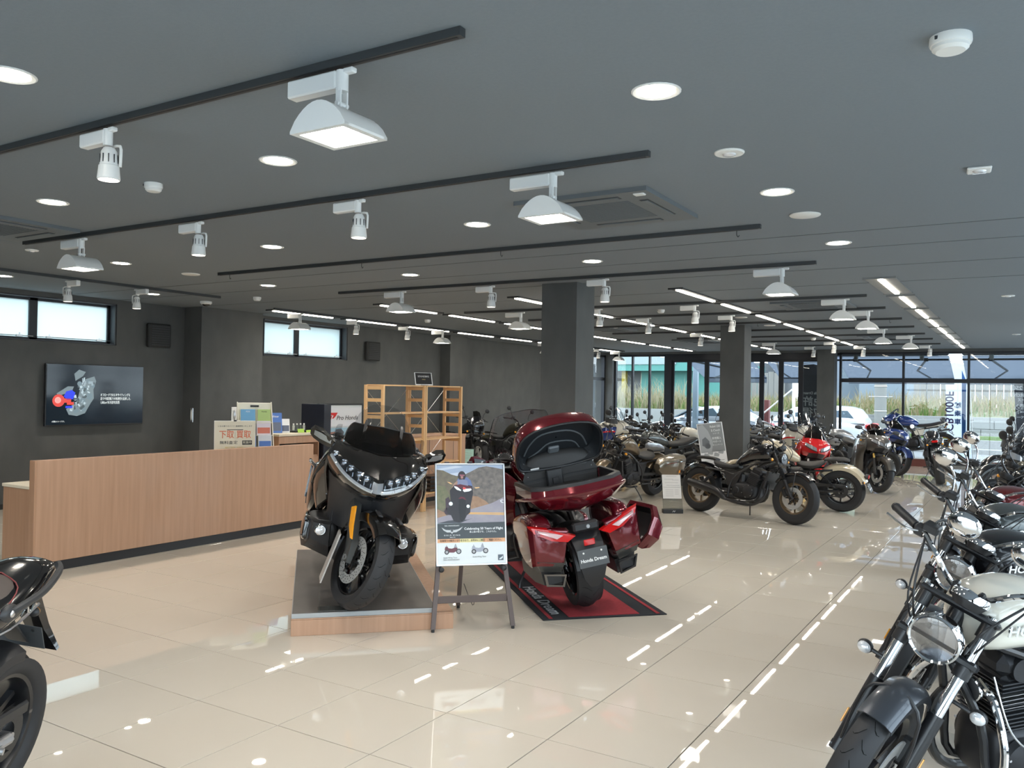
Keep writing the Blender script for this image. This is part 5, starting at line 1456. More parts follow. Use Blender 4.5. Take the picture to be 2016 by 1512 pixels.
        part(t, 'horn', BLACK, ('lathe', [(0, .02), (.03, .02), (.045, .012), (.045, -.005), (.02, -.02)], (.32, .05, .62), (1, .2, 0), 20))
        part(t, 'horn_ring', CHROME, ('lathe', [(.042, .014), (.047, .012), (.047, .004)], (.32, .05, .62), (1, .2, 0), 20))
    else:
        tl = Matrix.Rotation({'twin': .35, 'four': .45}[s['engine']], 3, 'Y')
        w_ = .24 if s['engine'] == 'twin' else .36
        part(t, 'cylinder_block', s.get('fin_m', ENGINE), ('box', (.15, 0, .53), (.17, w_, .18), .015, tl), ('box', (.195, 0, .64), (.16, w_ - .02, .08), .02, tl), *[('box', tuple(Vector((.15, 0, .47)) + tl @ Vector((0, 0, .022 * k))), (.185, w_ + .012, .006), .002, tl) for k in range(6)])
        rd = part(t, 'radiator', BLACK, ('box', (.36, 0, .54), (.035, .27, .24), .006, Matrix.Rotation(.25, 3, 'Y')))
        part(rd, 'radiator_core', mat('radiator_core', (.03, .03, .03), .7), *[('box', (.379 + (.54 - z) * .26, 0, z), (.004, .23, .006)) for z in [.45 + .016 * k for k in range(13)]])
    part(t, 'air_box', BLACK, ('box', (-.10, 0, (zs + .42) / 2), (.20, .20, zs - .42 - .02), .03))
    scm = s.get('side_m', BLACK)
    part(t, 'side_cover', scm, *mir(('prism', [(-.03, zs - .02), (-.30, zs - .01), (-.25, zs - .20), (-.12, zs - .24)], .10, .125, 'xz')))
    # exhaust
    ex = s['exhaust']
    em = s.get('ex_m', SATIN)
    for q in ((-1,) if ex in ('right', 'up') else (-1, 1) if ex == 'both' else ()):
        ph = part(t, 'exhaust_pipe', s.get('pipe_m', em), ('tube', [(.24, q * .05, .60), (.36, q * .07, .52), (.34, q * .09, .32), (.18, q * .13, .19), (-.10, q * .16, .20), (-.30, q * .17, .25)], .020, 10, 5))
        if ex == 'up':
            part(ph, 'silencer', em, ('sec', [(-.28, q * .17, .27, .02, .02, 2), (-.34, q * .18, .31, .05, .06, 2.3), (-.78, q * .22, .52, .06, .07, 2.3), (-.84, q * .22, .55, .05, .05, 2.2)], 3, 16))
            part(ph, 'silencer_tip', STEEL, ('cyl', (-.83, q * .22, .55), (-.86, q * .22, .565), .03, .03, 14))
        else:
            part(ph, 'silencer', em, ('sec', [(-.20, q * .17, .22, .02, .02, 2), (-.28, q * .175, .27, .05, .055, 2.2), (-.42, q * .18, .33, .055, .06, 2.2), (-.80, q * .19, .40, .052, .055, 2.2), (-.83, q * .19, .405, .04, .04, 2.2)], 3, 18))
            part(ph, 'silencer_tip', BLACK, ('cyl', (-.82, q * .19, .405), (-.845, q * .19, .41), .026, .026, 14))
    # tail
    sx = s['seat'][-1]
    rc = (-hx, s['rr'])
    if s['tail'] == 'fender':
        rm = s.get('rear_m', paint)
        part(t, 'rear_mudguard', rm, ('arc', rc, s['rr'] + .05, s['wr'] + .05, 28, 158, .07))
        tx, tz = -hx - (s['rr'] + .06) * math.cos(math.radians(33)), s['rr'] + (s['rr'] + .06) * math.sin(math.radians(33))
    else:
        tx, tz = sx[0] - .02, sx[2] - .05
        part(t, 'tail_cowl', accent, ('sec', [(-.34, 0, s['seat'][2][2] - .06, .11, .03, 2.6), (-.55, 0, s['seat'][3][2] - .06, .11, .04, 2.6), (sx[0] + .02, 0, sx[2] - .035, .07, .035, 2.4), (sx[0] - .07, 0, sx[2] - .01, .03, .02, 2.2)], 3, 16))
        part(t, 'plate_hanger', BLACK, ('loft', [[(tx + .1, -.05, tz - .02), (tx + .1, .05, tz - .02), (tx + .06, .05, tz - .04), (tx + .06, -.05, tz - .04)], [(tx - .14, -.04, tz - .24), (tx - .14, .04, tz - .24), (tx - .16, .04, tz - .25), (tx - .16, -.04, tz - .25)]]))
        part(t, 'rear_hugger', BLACK, ('arc', rc, s['rr'] + .02, s['wr'] + .02, 25, 100, .05))
    tl_ = part(t, 'tail_light', BLACK, ('box', (tx - .02, 0, tz), (.06, .13, .06), .015))
    part(tl_, 'tail_lens', REDL, ('box', (tx - .045, 0, tz), (.025, .115, .045), .012))
    for q in (-1, 1): blinker(t, (tx + .01, .05, tz - .06), q, None, s['blink'], .07, .02, -1)
    if s['tail'] == 'fender': plate(t, (tx - .06, 0, tz - .16), None, .45)
    else: plate(t, (tx - .155, 0, tz - .22), None, .45)
    # foot pegs and stand
    part(t, 'footpeg', BLACK, *mir(('cyl', (s.get('pegx', -.10), .13, .32), (s.get('pegx', -.10), .24, .32), .011, .011, 10)))
    part(t, 'side_stand', SATIN, ('tube', [(-.02, .13, .24), (-.08, .25, .06), (-.09, .275, -.035)], .009, 8, 3), ('box', (-.09, .285, -.038), (.08, .04, .008), .003))
    if s.get('extra'): s['extra'](t, s, S_, top, head, u)
    t['_s'] = 0
    del t['_s']
    return t

def place(o, F, R_, lean=8, lift=0.0, z=0.0, wb=1.44):
    """stand the motorcycle with its wheels on the two floor points, leaning on its side stand"""
    F, R_ = Vector((F[0], F[1], 0)), Vector((R_[0], R_[1], 0))
    h = (F - R_).normalized()
    c = (F + R_) / 2
    o.matrix_world = Matrix.Translation((c.x, c.y, z + lift)) @ Matrix.Rotation(math.atan2(h.y, h.x), 4, 'Z') @ Matrix.Rotation(-math.radians(lean), 4, 'X')
def place_h(o, F, deg, lean=8, z=0.0, wb=1.44, lift=.006):
    """front contact point and heading angle"""
    a = math.radians(deg)
    place(o, F, (F[0] - wb * math.cos(a), F[1] - wb * math.sin(a)), lean, lift, z)
def clone(src, label, F, deg, lean=8, z=0.0, wb=1.44, swap=None):
    c = copy_tree(src, None, swap)
    c['label'] = label
    place_h(c, F, deg, lean, z, wb)
    return c

PAINT = lambda n, c, m=.0, r=.22: mat('paint_' + n, c, r, m, 1.0)
PB = PAINT('deep_black', (.006, .006, .008))
PGR = PAINT('graphite', (.09, .10, .10), .5, .3)
PBZ = PAINT('bronze_beige', (.19, .14, .085), .6, .3)
PBE = PAINT('sand_beige', (.50, .43, .31), .1, .3)
POL = PAINT('olive', (.075, .07, .045), .4, .35)
PRE = PAINT('bright_red', (.60, .012, .015))
PWH = PAINT('cream_white', (.74, .71, .62))
PGY = PAINT('bronze_grey', (.10, .092, .085), .5, .3)
PBU = PAINT('royal_blue', (.02, .05, .22), .2)
PSI = PAINT('silver', (.42, .43, .45), .7, .3)
PMD = PAINT('dark_red', (.16, .01, .012), .4)

# -------- cruiser family
REB = dict(wb=1.49, rf=.335, rif=.205, wf=.135, rr=.330, rir=.205, wr=.155, rake=28, fl=.68, fy=.105, fr=.020, ns=7, upper=SATIN, lower=SATIN, gaiter=True, lowl=.26, discs=(-1,), dr=.145,
           bar=(.36, .13, .17), hr=.085, hz=-.05, hrim=SATIN, tank=[(.40, 0, .88, .045, .05, 2.4), (.33, 0, .915, .115, .11, 2.5), (.12, 0, .885, .135, .115, 2.5), (-.06, 0, .80, .10, .085, 2.4), (-.17, 0, .74, .05, .045, 2.2)],
           seat=[(-.13, 0, .70, .06, .03, 2.4), (-.22, 0, .675, .13, .035, 2.8), (-.36, 0, .675, .16, .04, 2.9), (-.47, 0, .70, .14, .04, 2.6), (-.54, 0, .74, .07, .02, 2.4)],
           seat2=[(-.52, 0, .765, .06, .015, 2.5), (-.60, 0, .775, .09, .025, 2.8), (-.78, 0, .78, .09, .022, 2.8), (-.86, 0, .765, .05, .012, 2.5)], tail='fender', exhaust='right', shx=.26, mh=.19, fender='slim', fender_m=PB, clamp=SATIN, lever=BLACK)
REBEL = motorcycle('motorcycle', 'black cruiser motorcycle shown side on beside the white price stand', PB, rim=BRONZE, **REB)
place(REBEL, (.575, 8.342), (-.86, 8.80), 8)
# -------- classic roadster family
def gb_extra(t, s, S_, top, head, u):
    for q in (-1, 1):
        o = text(t, 'tank_badge', 'HONDA', CHROME, (0, 0, 0), .055, ext=.003, sx=1.15, bold=.0012)
        o.matrix_basis = Matrix.Translation((.18, q * .157, .885)) @ Matrix.Rotation(0 if q < 0 else PI, 4, 'Z') @ Matrix.Rotation(PI / 2 + .10, 4, 'X') @ Matrix.Diagonal((1.2, 1, 1, 1))
    part(t, 'engine_guard', CHROME, *mir(('tube', [(.31, .07, .66), (.33, .17, .62), (.34, .25, .48), (.33, .23, .32), (.27, .12, .24)], .014, 10, 5)))
    part(t, 'fork_cover', s['upper_cov'], *mir(('cyl', tuple(Vector((top.x, .112, top.z)) - u * .03), tuple(Vector((top.x, .112, top.z)) - u * .085), .027, .027, 14)), M=S_)
    part(t, 'lower_bracket', SATIN, *mir(('cyl', tuple(Vector((top.x, .112, top.z)) - u * .20), tuple(Vector((top.x, .112, top.z)) - u * .245), .030, .030, 14)), M=S_)
    part(t, 'fork_reflector', AMBER, *mir(('box', (s['wb'] / 2 - .06, .145, .43), (.018, .006, .06), .002, Matrix.Rotation(-.46, 3, 'Y'))), M=S_)
    part(t, 'clutch_cable', STEEL, ('tube', [(.30, .12, .70), (.26, .19, .52), (.12, .19, .43), (-.05, .16, .47)], .004, 6, 6))
GB = dict(wb=1.44, rf=.335, rif=.243, wf=.105, rr=.325, rir=.225, wr=.135, rake=27.5, fl=.70, fy=.112, fr=.0205, ns=7, rim=SATIN, upper=CHROME, lower=SATIN, lowl=.30, discs=(1,), dr=.155, bar=(.38, .11, .15), bar_m=CHROME,
          hr=.092, hz=-.055, engine='single', fender='slim', fa0=62, fender_m=mat('satin_grey_mudguard', (.055, .06, .07), .32, .5, .3), tail='fender', exhaust='right', mh=.17, mirm=CHROME, mstem=CHROME, meter_ring=True, my=.03, upper_cov=SATIN, mrx=.062, mrz=.05,
          tank=[(.38, 0, .86, .05, .06, 2.4), (.31, 0, .885, .135, .115, 2.5), (.12, 0, .90, .15, .12, 2.6), (-.08, 0, .86, .125, .095, 2.5), (-.17, 0, .81, .07, .05, 2.4)], hx=.165, blink=CLEAR, bz=-.20, bout=.085, br=.027,
          seat=[(-.13, 0, .80, .06, .03, 2.5), (-.22, 0, .795, .12, .04, 2.8), (-.45, 0, .805, .14, .045, 2.8), (-.75, 0, .83, .12, .045, 2.8), (-.84, 0, .835, .06, .03, 2.5)], extra=gb_extra, clamp=SATIN)
# ------------------------------------------------------------------ the two big tourers
def tourer(label, paint, side, tour, st_ang):
    t = thing('touring_motorcycle', label, 'motorcycle')
    hx, rf, rr = .848, .325, .315
    ax = Vector((hx, 0, rf))
    u = Vector((-math.sin(math.radians(30.5)), 0, math.cos(math.radians(30.5))))
    head = ax + u * .62 - Vector((.86, 0, .5)) * .03
    S_ = steer(head, u, st_ang)
    fw = wheel(t, 'front_wheel', hx, rf, .235, .130, S_, 'cast', 6, GLOSSB, (1, -1), .165, False, 24)
    part(fw, 'rotor_holes', INK, *[('cyl', (hx + r_ * math.cos(a), s_ * .0738, rf + r_ * math.sin(a)), (hx + r_ * math.cos(a), s_ * .0815, rf + r_ * math.sin(a)), .0035, .0035, 6) for s_ in (-1, 1) for r_, n_, o_ in ((.118, 24, 0), (.135, 24, .13), (.152, 24, .06)) for a in [2 * PI * k / n_ + o_ for k in range(n_)]], M=S_)
    part(fw, 'rotor_bolts', STEEL, *[('cyl', (hx + .092 * math.cos(a), s_ * .070, rf + .092 * math.sin(a)), (hx + .092 * math.cos(a), s_ * .086, rf + .092 * math.sin(a)), .010, .010, 10) for s_ in (-1, 1) for a in [2 * PI * k / 6 + .2 for k in range(6)]], M=S_)
    wheel(t, 'rear_wheel', -hx, rr, .21, .20, None, 'cast', 5, GLOSSB, (-1,), .15, False, 22)
    GM = mat('gunmetal_trim', (.075, .075, .072), .35, .6, .4)
    for q in (-1, 1):
        A, B = ax + u * -.03, ax + u * .46
        f = part(t, 'fork_leg', GM, ('loft', [[(A.x - .03, q * .105, A.z), (A.x + .03, q * .105, A.z), (A.x + .03, q * .14, A.z), (A.x - .03, q * .14, A.z)], [(A.x - .07, q * .10, A.z + .12), (A.x + .01, q * .10, A.z + .13), (A.x + .01, q * .15, A.z + .13), (A.x - .07, q * .15, A.z + .12)],
                                             [(B.x - .06, q * .10, B.z), (B.x + .04, q * .10, B.z), (B.x + .03, q * .16, B.z), (B.x - .05, q * .16, B.z)]]), M=S_)
        part(f, 'axle_cap', STEEL, ('lathe', [(.012, 0), (.022, 0), (.022, .008), (.012, .008)], (ax.x, q * .139, ax.z), (0, q, 0), 16, True), M=S_)
        part(f, 'amber_reflector', AMBER, ('loft', [[(ax.x - .02, q * .146, ax.z + .13), (ax.x + .01, q * .146, ax.z + .13), (ax.x + .01, q * .154, ax.z + .13), (ax.x - .02, q * .154, ax.z + .13)],
                                                   [(ax.x - .10, q * .150, ax.z + .20), (ax.x - .045, q * .150, ax.z + .21), (ax.x - .045, q * .160, ax.z + .21), (ax.x - .10, q * .160, ax.z + .20)],
                                                   [(ax.x - .165, q * .154, ax.z + .32), (ax.x - .115, q * .154, ax.z + .34), (ax.x - .115, q * .166, ax.z + .34), (ax.x - .165, q * .166, ax.z + .32)]]), M=S_)
    part(t, 'front_mudguard', paint, ('arc', (hx, rf), rf + .035, .215, 46, 165, .085, .008, 22, .12), M=S_)
    part(t, 'mudguard_vent', INK, *mir(('box', (hx + .10, .085, rf * 2 + .035), (.09, .035, .012), .004, Matrix.Rotation(.25, 3, 'Y'))), M=S_)
    # nose fairing
    zq = lambda P: [(x, y, z if z < .9 else .9 + (z - .9) * .78) for x, y, z in P]
    R0 = zq([(.60, 0, 1.13), (.58, .12, 1.14), (.52, .22, 1.15), (.42, .31, 1.16)])
    R1 = zq([(.76, 0, 1.03), (.73, .12, 1.06), (.65, .23, 1.10), (.49, .335, 1.13)])
    R2 = zq([(.90, 0, .91), (.86, .11, .955), (.75, .23, 1.02), (.56, .345, 1.09)])
    R3 = [(.945, 0, .81), (.90, .12, .835), (.80, .25, .905), (.60, .36, 1.02)]
    R4 = [(.90, 0, .775), (.85, .12, .795), (.76, .25, .865), (.57, .36, .97)]
    R5 = [(.74, 0, .74), (.72, .10, .75), (.66, .22, .80), (.50, .33, .88)]
    part(t, 'nose_fairing', paint, ('patch', [R0, R1, R2], (-.02, 0, -.01), 5), ('patch', [R3, R4, R5], (-.02, 0, .005), 5), ('patch', [R2, [(a_ + b_) / 2 for a_, b_ in zip(R2[0], R3[0])] and R3], (-.04, -.01, -.0), 5))
    def mixr(a_, b_, k): return [tuple(p * (1 - k) + q * k for p, q in zip(m, n)) for m, n in zip(a_, b_)]
    def sub(r_, lo, dx=.012):
        P = spline(r_, 8)
        return [tuple(P[int(i)] + Vector((dx, .004, .004))) for i in (lo, lo + (24 - lo) / 3, lo + 2 * (24 - lo) / 3, 24)]
    hl = part(t, 'headlight_housing', mat('headlight_black', (.02, .022, .025), .15, .3, 1), ('patch', [sub(mixr(R2, R3, .06), 3), sub(mixr(R2, R3, .5), 3), sub(mixr(R2, R3, .94), 3)], (-.015, 0, 0), 3))
    PT = spline(mixr(R2, R3, .33), 12)
    PD = spline(mixr(R2, R3, .90), 12)
    lc = mat('led_lens', (.55, .57, .60), .08, .85, coat=1)
    led = []
    for k in range(5):
        p = PT[9 + int(k * 5.6)]
        led += mir(('ell', (p.x + .018, p.y, p.z), (.016, .021, .021), 12, 8), ('box', (p.x + .012, p.y, p.z + .02), (.02, .036, .006), .001))
    part(hl, 'led_lens', lc, *led)
    part(hl, 'led_surround', INK, *[x for k in range(5) for x in mir(('lathe', [(.021, 0), (.027, .006), (.030, 0)], tuple(PT[9 + int(k * 5.6)] + Vector((.018, 0, 0))), (1, .3, .2), 14))])
    drl = mat('light_guide', (.55, .58, .60), .2, .2, 1)
    part(hl, 'light_guide', drl, *mir(('tube', [tuple(PD[i] + Vector((.022, 0, .0))) for i in (4, 9, 15, 21, 27, 33)], .0125, 8, 3)))
    part(hl, 'lamp_fins', mat('lamp_fin', (.30, .32, .34), .2, .8, 1), *[x for k in range(6) for x in mir(('box', tuple(spline(mixr(R2, R3, .62), 12)[6 + k * 4] + Vector((.013, 0, 0))), (.012, .008, .045), .001))])
    part(hl, 'headlight_glass', glass('lamp_glass', (.85, .86, .88), .08), ('patch', [sub(mixr(R2, R3, .06), 3, .045), sub(mixr(R2, R3, .5), 3, .052), sub(mixr(R2, R3, .94), 3, .045)], (-.004, 0, 0), 3))
    part(t, 'centre_badge_panel', mat('nose_silver', (.35, .38, .42), .25, .7, 1), ('patch', [[(.925, 0, .885), (.915, .025, .89), (.905, .045, .895)], [(.955, 0, .815), (.945, .035, .82), (.93, .06, .835)]], (-.02, 0, 0), 3))
    part(t, 'lower_nose', BLACK, ('patch', [R5, [(.70, 0, .66), (.68, .10, .66), (.60, .20, .68), (.46, .30, .74)], [(.62, 0, .52), (.60, .12, .50), (.52, .20, .50), (.40, .27, .52)]], (-.03, 0, 0), 4))
    # cowls along the engine
    part(t, 'side_cowl', side, ('patch', [[(.42, .31, 1.09), (.20, .31, 1.05), (.02, .25, .99), (-.12, .20, .92)], [(.50, .36, 1.0), (.28, .39, .94), (.06, .34, .88), (-.10, .24, .84)], [(.48, .36, .86), (.30, .41, .76), (.12, .38, .70), (-.06, .27, .70)], [(.40, .30, .66), (.28, .35, .58), (.12, .34, .54), (0, .26, .58)]], (0, -.015, 0), 4))
    part(t, 'cowl_vent', INK, *mir(('tube', [(.46, .372, .93), (.36, .395, .86), (.26, .402, .80)], .022, 8, 4, False, .6)))
    part(t, 'cowl_trim', paint, *mir(('tube', [(.53, .345, 1.02), (.44, .385, .93), (.30, .418, .82), (.20, .425, .74)], .014, 8, 5, False, .7)))
    part(t, 'wing_badge', STEEL, *mir(('box', (.22, .398, .90), (.045, .006, .05), .003)))
    part(t, 'radiator', BLACK, *mir(('box', (.48, .16, .62), (.04, .18, .22), .01, Matrix.Rotation(.2, 3, 'Y'))))
    # flat-six
    for q in (-1, 1):
        e = part(t, 'cylinder_head', mat('engine_grey', (.06, .06, .062), .4, .6), ('sec', [(.50, q * .26, .42, .06, .07, 3), (.44, q * .29, .42, .12, .11, 3), (.10, q * .29, .42, .12, .11, 3), (0, q * .26, .42, .07, .07, 3)], 3, 18))
        part(e, 'rocker_cover', paint, ('sec', [(.47, q * .385, .43, .015, .05, 3), (.42, q * .40, .43, .03, .085, 3), (.10, q * .40, .43, .03, .08, 3), (.04, q * .385, .43, .015, .05, 3)], 3, 16))
        cw = part(t, 'lower_cowl', BLACK, ('loft', [[(.56, q * .24, .50), (.56, q * .36, .50), (.54, q * .36, .38), (.52, q * .22, .34)], [(.44, q * .22, .52), (.44, q * .40, .52), (.42, q * .39, .30), (.40, q * .20, .24)], [(.10, q * .18, .50), (.10, q * .43, .34), (.08, q * .40, .24), (.08, q * .14, .20)]]))
        part(cw, 'fog_lamp', CHROME, ('lathe', [(0, .02), (.034, .018), (.043, .006), (.046, -.01), (.03, -.03)], (.565, q * .30, .455), (1, 0, 0), 24))
        part(cw, 'fog_lens', CLEAR, ('lathe', [(0, .026), (.03, .02), (.036, .014)], (.565, q * .30, .455), (1, 0, 0), 20))
        part(t, 'footpeg', BLACK, ('box', (-.12, q * .36, .31), (.11, .12, .02), .006))
    part(t, 'crankcase', ENGINE, ('sec', [(.50, 0, .36, .12, .10, 3), (.40, 0, .38, .22, .18, 3), (0, 0, .38, .22, .18, 3), (-.30, 0, .36, .14, .12, 3)], 3, 18))
    part(t, 'frame', SATIN, *mir(('tube', [(head.x, .03, head.z), (.10, .17, .82), (-.20, .19, .60), (-.40, .17, .42)], .032, 8, 4)), ('tube', [(-.30, -.16, .36), (-.6, -.17, .33), (-hx, -.15, rr)], .035, 8, 4))
    # tank, seat
    part(t, 'tank_cover', paint, ('sec', [(.38, 0, .97, .10, .08, 2.6), (.26, 0, 1.0, .17, .11, 2.7), (.06, 0, .98, .16, .12, 2.6), (-.12, 0, .90, .12, .10, 2.4), (-.20, 0, .85, .07, .05, 2.3)], 4, 20))
    part(t, 'seat', VINYL, ('sec', [(-.10, 0, .83, .08, .04, 2.5), (-.20, 0, .80, .17, .06, 2.8), (-.42, 0, .78, .20, .06, 2.8), (-.54, 0, .85, .17, .06, 2.6), (-.60, 0, .90, .10, .03, 2.4)], 4, 20))
    part(t, 'passenger_seat', VINYL, ('sec', [(-.52, 0, .90, .10, .03, 2.5), (-.60, 0, .915, .18, .045, 2.8), (-.82, 0, .925, .18, .045, 2.8), (-.92, 0, .94, .10, .03, 2.5)], 4, 20))
    # dashboard, handlebar, screen, mirrors
    d = part(t, 'dashboard', BLACK, ('patch', [[(.60, 0, 1.075), (.57, .14, 1.075), (.48, .26, 1.085)], [(.44, 0, 1.09), (.43, .14, 1.09), (.38, .26, 1.10)], [(.34, 0, 1.0), (.34, .12, 1.0), (.32, .22, 1.02)]], (0, 0, -.02), 3))
    for q in (-1, 1):
        g = part(d, 'gauge', DIAL, ('lathe', [(.058, 0), (.058, .012), (.05, .014), (0, .014)], (.40, q * .17, 1.095), (-.75, 0, .66), 24))
        part(g, 'gauge_ring', CHROME, ('lathe', [(.054, .012), (.060, .020), (.066, .010)], (.40, q * .17, 1.095), (-.75, 0, .66), 28))
        part(g, 'gauge_marks', PAPER, *[('box', tuple(Vector((.40, q * .17, 1.095)) + Vector((-.75, 0, .66)) * .0155 + Vector((.66, 0, .75)) * (.042 * math.sin(b)) + Vector((0, 1, 0)) * (.042 * math.cos(b))), (.004, .004, .002)) for b in [k * .42 - .8 for k in range(12)]])
    part(d, 'screen_panel', DIAL, ('box', (.415, 0, 1.10), (.08, .17, .01), .002, Matrix.Rotation(-.85, 3, 'Y')))
    hb = [(.30, 0, 1.06), (.30, .09, 1.06), (.26, .20, 1.10), (.14, .30, 1.12), (-.02, .39, 1.07)]
    h = part(t, 'handlebar', SATIN, *mir(('tube', hb, .015, 8, 4)))
    part(h, 'grip', BLACK, *mir(('cyl', (.10, .325, 1.11), (-.02, .39, 1.07), .020, .020, 14)))
    part(h, 'switch_box', BLACK, *mir(('box', (.13, .30, 1.115), (.07, .06, .055), .01)))
    part(h, 'lever', STEEL, *mir(('tube', [(.16, .31, 1.11), (.13, .36, 1.10), (.04, .42, 1.07)], .007, 8, 4)))
    for q in (-1, 1):
        F_ = lambda p: (p[0], q * p[1], p[2] - .06)
        m = part(t, 'mirror', paint, ('loft', [[F_(p) for p in r_] for r_ in (
            [(.50, .325, 1.145), (.44, .325, 1.15), (.40, .32, 1.11), (.46, .33, 1.10)],
            [(.50, .37, 1.17), (.42, .37, 1.185), (.38, .36, 1.12), (.46, .37, 1.10)],
            [(.46, .43, 1.20), (.37, .43, 1.225), (.33, .42, 1.13), (.42, .43, 1.115)],
            [(.40, .49, 1.215), (.33, .49, 1.235), (.29, .48, 1.15), (.36, .485, 1.14)],
            [(.355, .515, 1.20), (.33, .515, 1.205), (.31, .51, 1.17), (.335, .512, 1.165)])]))
        part(m, 'indicator_lens', mat('mirror_lens', (.50, .50, .48), .15, .5, 1), ('loft', [[F_(p) for p in r_] for r_ in (
            [(.495, .355, 1.16), (.49, .355, 1.125), (.47, .355, 1.13), (.475, .355, 1.155)], [(.462, .435, 1.19), (.445, .435, 1.145), (.42, .43, 1.15), (.44, .43, 1.185)], [(.41, .485, 1.20), (.395, .485, 1.165), (.38, .48, 1.165), (.39, .48, 1.20)])]))
        part(m, 'mirror_glass', CHROME, ('loft', [[F_(p) for p in ((.365, .36, 1.175), (.36, .36, 1.13), (.30, .47, 1.16), (.31, .47, 1.215))], [F_(p) for p in ((.362, .36, 1.175), (.357, .36, 1.13), (.297, .47, 1.16), (.307, .47, 1.215))]]))
    sm = [[(.64, 0, 1.125), (.62, .12, 1.13), (.55, .22, 1.15), (.46, .27, 1.18)], [(.55, 0, 1.24), (.53, .11, 1.24), (.47, .20, 1.25), (.40, .255, 1.26)], [(.47, 0, 1.335), (.455, .10, 1.33), (.41, .18, 1.325), (.36, .22, 1.32)]]
    if tour:
        sm = [[(.62, 0, 1.13), (.60, .14, 1.135), (.52, .25, 1.15), (.44, .31, 1.18)], [(.48, 0, 1.33), (.46, .13, 1.33), (.40, .235, 1.33), (.34, .29, 1.33)], [(.35, 0, 1.50), (.34, .12, 1.50), (.30, .21, 1.48), (.26, .25, 1.46)]]
        part(t, 'windscreen', CLEARS, ('patch', sm, (-.006, 0, -.002), 5))
        part(t, 'screen_edge', BLACK, *mir(('tube', [(.44, .31, 1.18), (.34, .29, 1.33), (.26, .25, 1.46), (.30, .21, 1.48), (.34, .12, 1.50), (.35, 0, 1.50)], .004, 6, 4)))
    else:
        part(t, 'windscreen', SMOKE, ('patch', [[(x, y, z - .055 - (z - 1.12) * .1) for x, y, z in r_] for r_ in sm], (-.006, 0, -.002), 5))
        D_ = lambda p: (p[0], p[1], p[2] - .055 - (p[2] - 1.12) * .1)
        part(t, 'screen_edge', BLACK, *mir(('tube', [D_(p) for p in ((.46, .27, 1.18), (.40, .255, 1.26), (.36, .22, 1.32), (.41, .18, 1.325), (.455, .10, 1.33), (.47, 0, 1.335))], .004, 6, 4)))
        for q in (-1, 1):
            part(t, 'screen_post', BLACK, ('loft', [[D_(p) for p in ((.56, q * .125, 1.11), (.50, q * .125, 1.11), (.50, q * .15, 1.11), (.56, q * .15, 1.11))], [D_(p) for p in ((.46, q * .125, 1.34), (.43, q * .125, 1.37), (.43, q * .138, 1.37), (.46, q * .145, 1.34))]]))
        part(t, 'screen_garnish', BLACK, ('patch', [[D_(p) for p in r_] for r_ in ([(.63, 0, 1.115), (.62, .10, 1.12), (.58, .17, 1.13)], [(.55, 0, 1.19), (.54, .09, 1.19), (.51, .15, 1.19)])], (-.01, 0, 0), 3))
        part(t, 'clear_deflector', CLEARS, ('patch', [[(.43, .30, 1.11), (.36, .33, 1.10), (.30, .345, 1.09)], [(.40, .30, 1.22), (.35, .33, 1.21), (.31, .34, 1.16)]], (0, -.004, 0), 3))
        part(t, 'tall_clear_screen', CLEARS, ('patch', [[(.44, 0, 1.15), (.43, .12, 1.15), (.38, .22, 1.15)], [(.36, 0, 1.31), (.35, .11, 1.31), (.31, .20, 1.29)], [(.30, 0, 1.42), (.29, .09, 1.41), (.27, .15, 1.37)]], (-.004, 0, 0), 3))
        part(t, 'passenger_backrest', VINYL, ('sec', [(-.60, 0, .97, .16, .05, 3), (-.68, 0, 1.04, .20, .10, 3), (-.76, 0, 1.06, .19, .11, 3), (-.80, 0, 1.04, .14, .08, 3)], 3, 20))
    # saddlebags
    def bag(q, opened):
        O = (0, q * .335, 0)
        prof = lambda w, zb, zt: [(0, zt), (w * .6, zt - .004), (w * .95, zt - .05), (w, (zt + zb) / 2), (w * .85, zb + .05), (w * .5, zb), (0, zb)]
        if not opened:
            b = part(t, 'saddlebag', paint, ('body', [(-.50, prof(.03, .58, .66)), (-.58, prof(.085, .46, .74)), (-.85, prof(.095, .38, .80)), (-1.10, prof(.09, .42, .80)), (-1.17, prof(.08, .50, .76)), (-1.19, prof(.05, .55, .72))], 3, 3, (0, q * .325, 0)))
        else:
            b = part(t, 'saddlebag', paint, ('body', [(-.50, prof(.02, .58, .66)), (-.58, prof(.06, .46, .74)), (-.85, prof(.07, .38, .80)), (-1.10, prof(.07, .42, .80)), (-1.19, prof(.06, .50, .76)), (-1.21, prof(.04, .55, .72))], 3, 3, (0, q * .30, 0)))
            part(b, 'bag_opening', INK, ('box', (-.86, q * .372, .60), (.46, .01, .30), .004))
            # the cover, hinged at its lower edge and tipped outwards
            Mo = Matrix.Translation((0, q * .385, .42)) @ Matrix.Rotation(-q * .62, 4, 'X')
            rim = [(-.52, .10), (-.60, .34), (-1.04, .36), (-1.16, .28), (-1.19, .14), (-1.10, .02), (-.66, .0)]
            inn = [(-.56, .11), (-.63, .31), (-1.03, .33), (-1.13, .26), (-1.155, .15), (-1.08, .045), (-.68, .03)]
            out = [(x * .96 - .036, .16 + (z - .17) * .72) for x, z in rim]
            cvr = part(t, 'bag_cover', paint, ('loft', [[(x, q * .02, z) for x, z in inn], [(x, q * .02, z) for x, z in rim], [(x, q * .06, z) for x, z in rim], [(x, q * .12, z) for x, z in out], [(-.87 + (x + .87) * .02, q * .121, .17 + (z - .17) * .02) for x, z in out]], False), M=Mo)
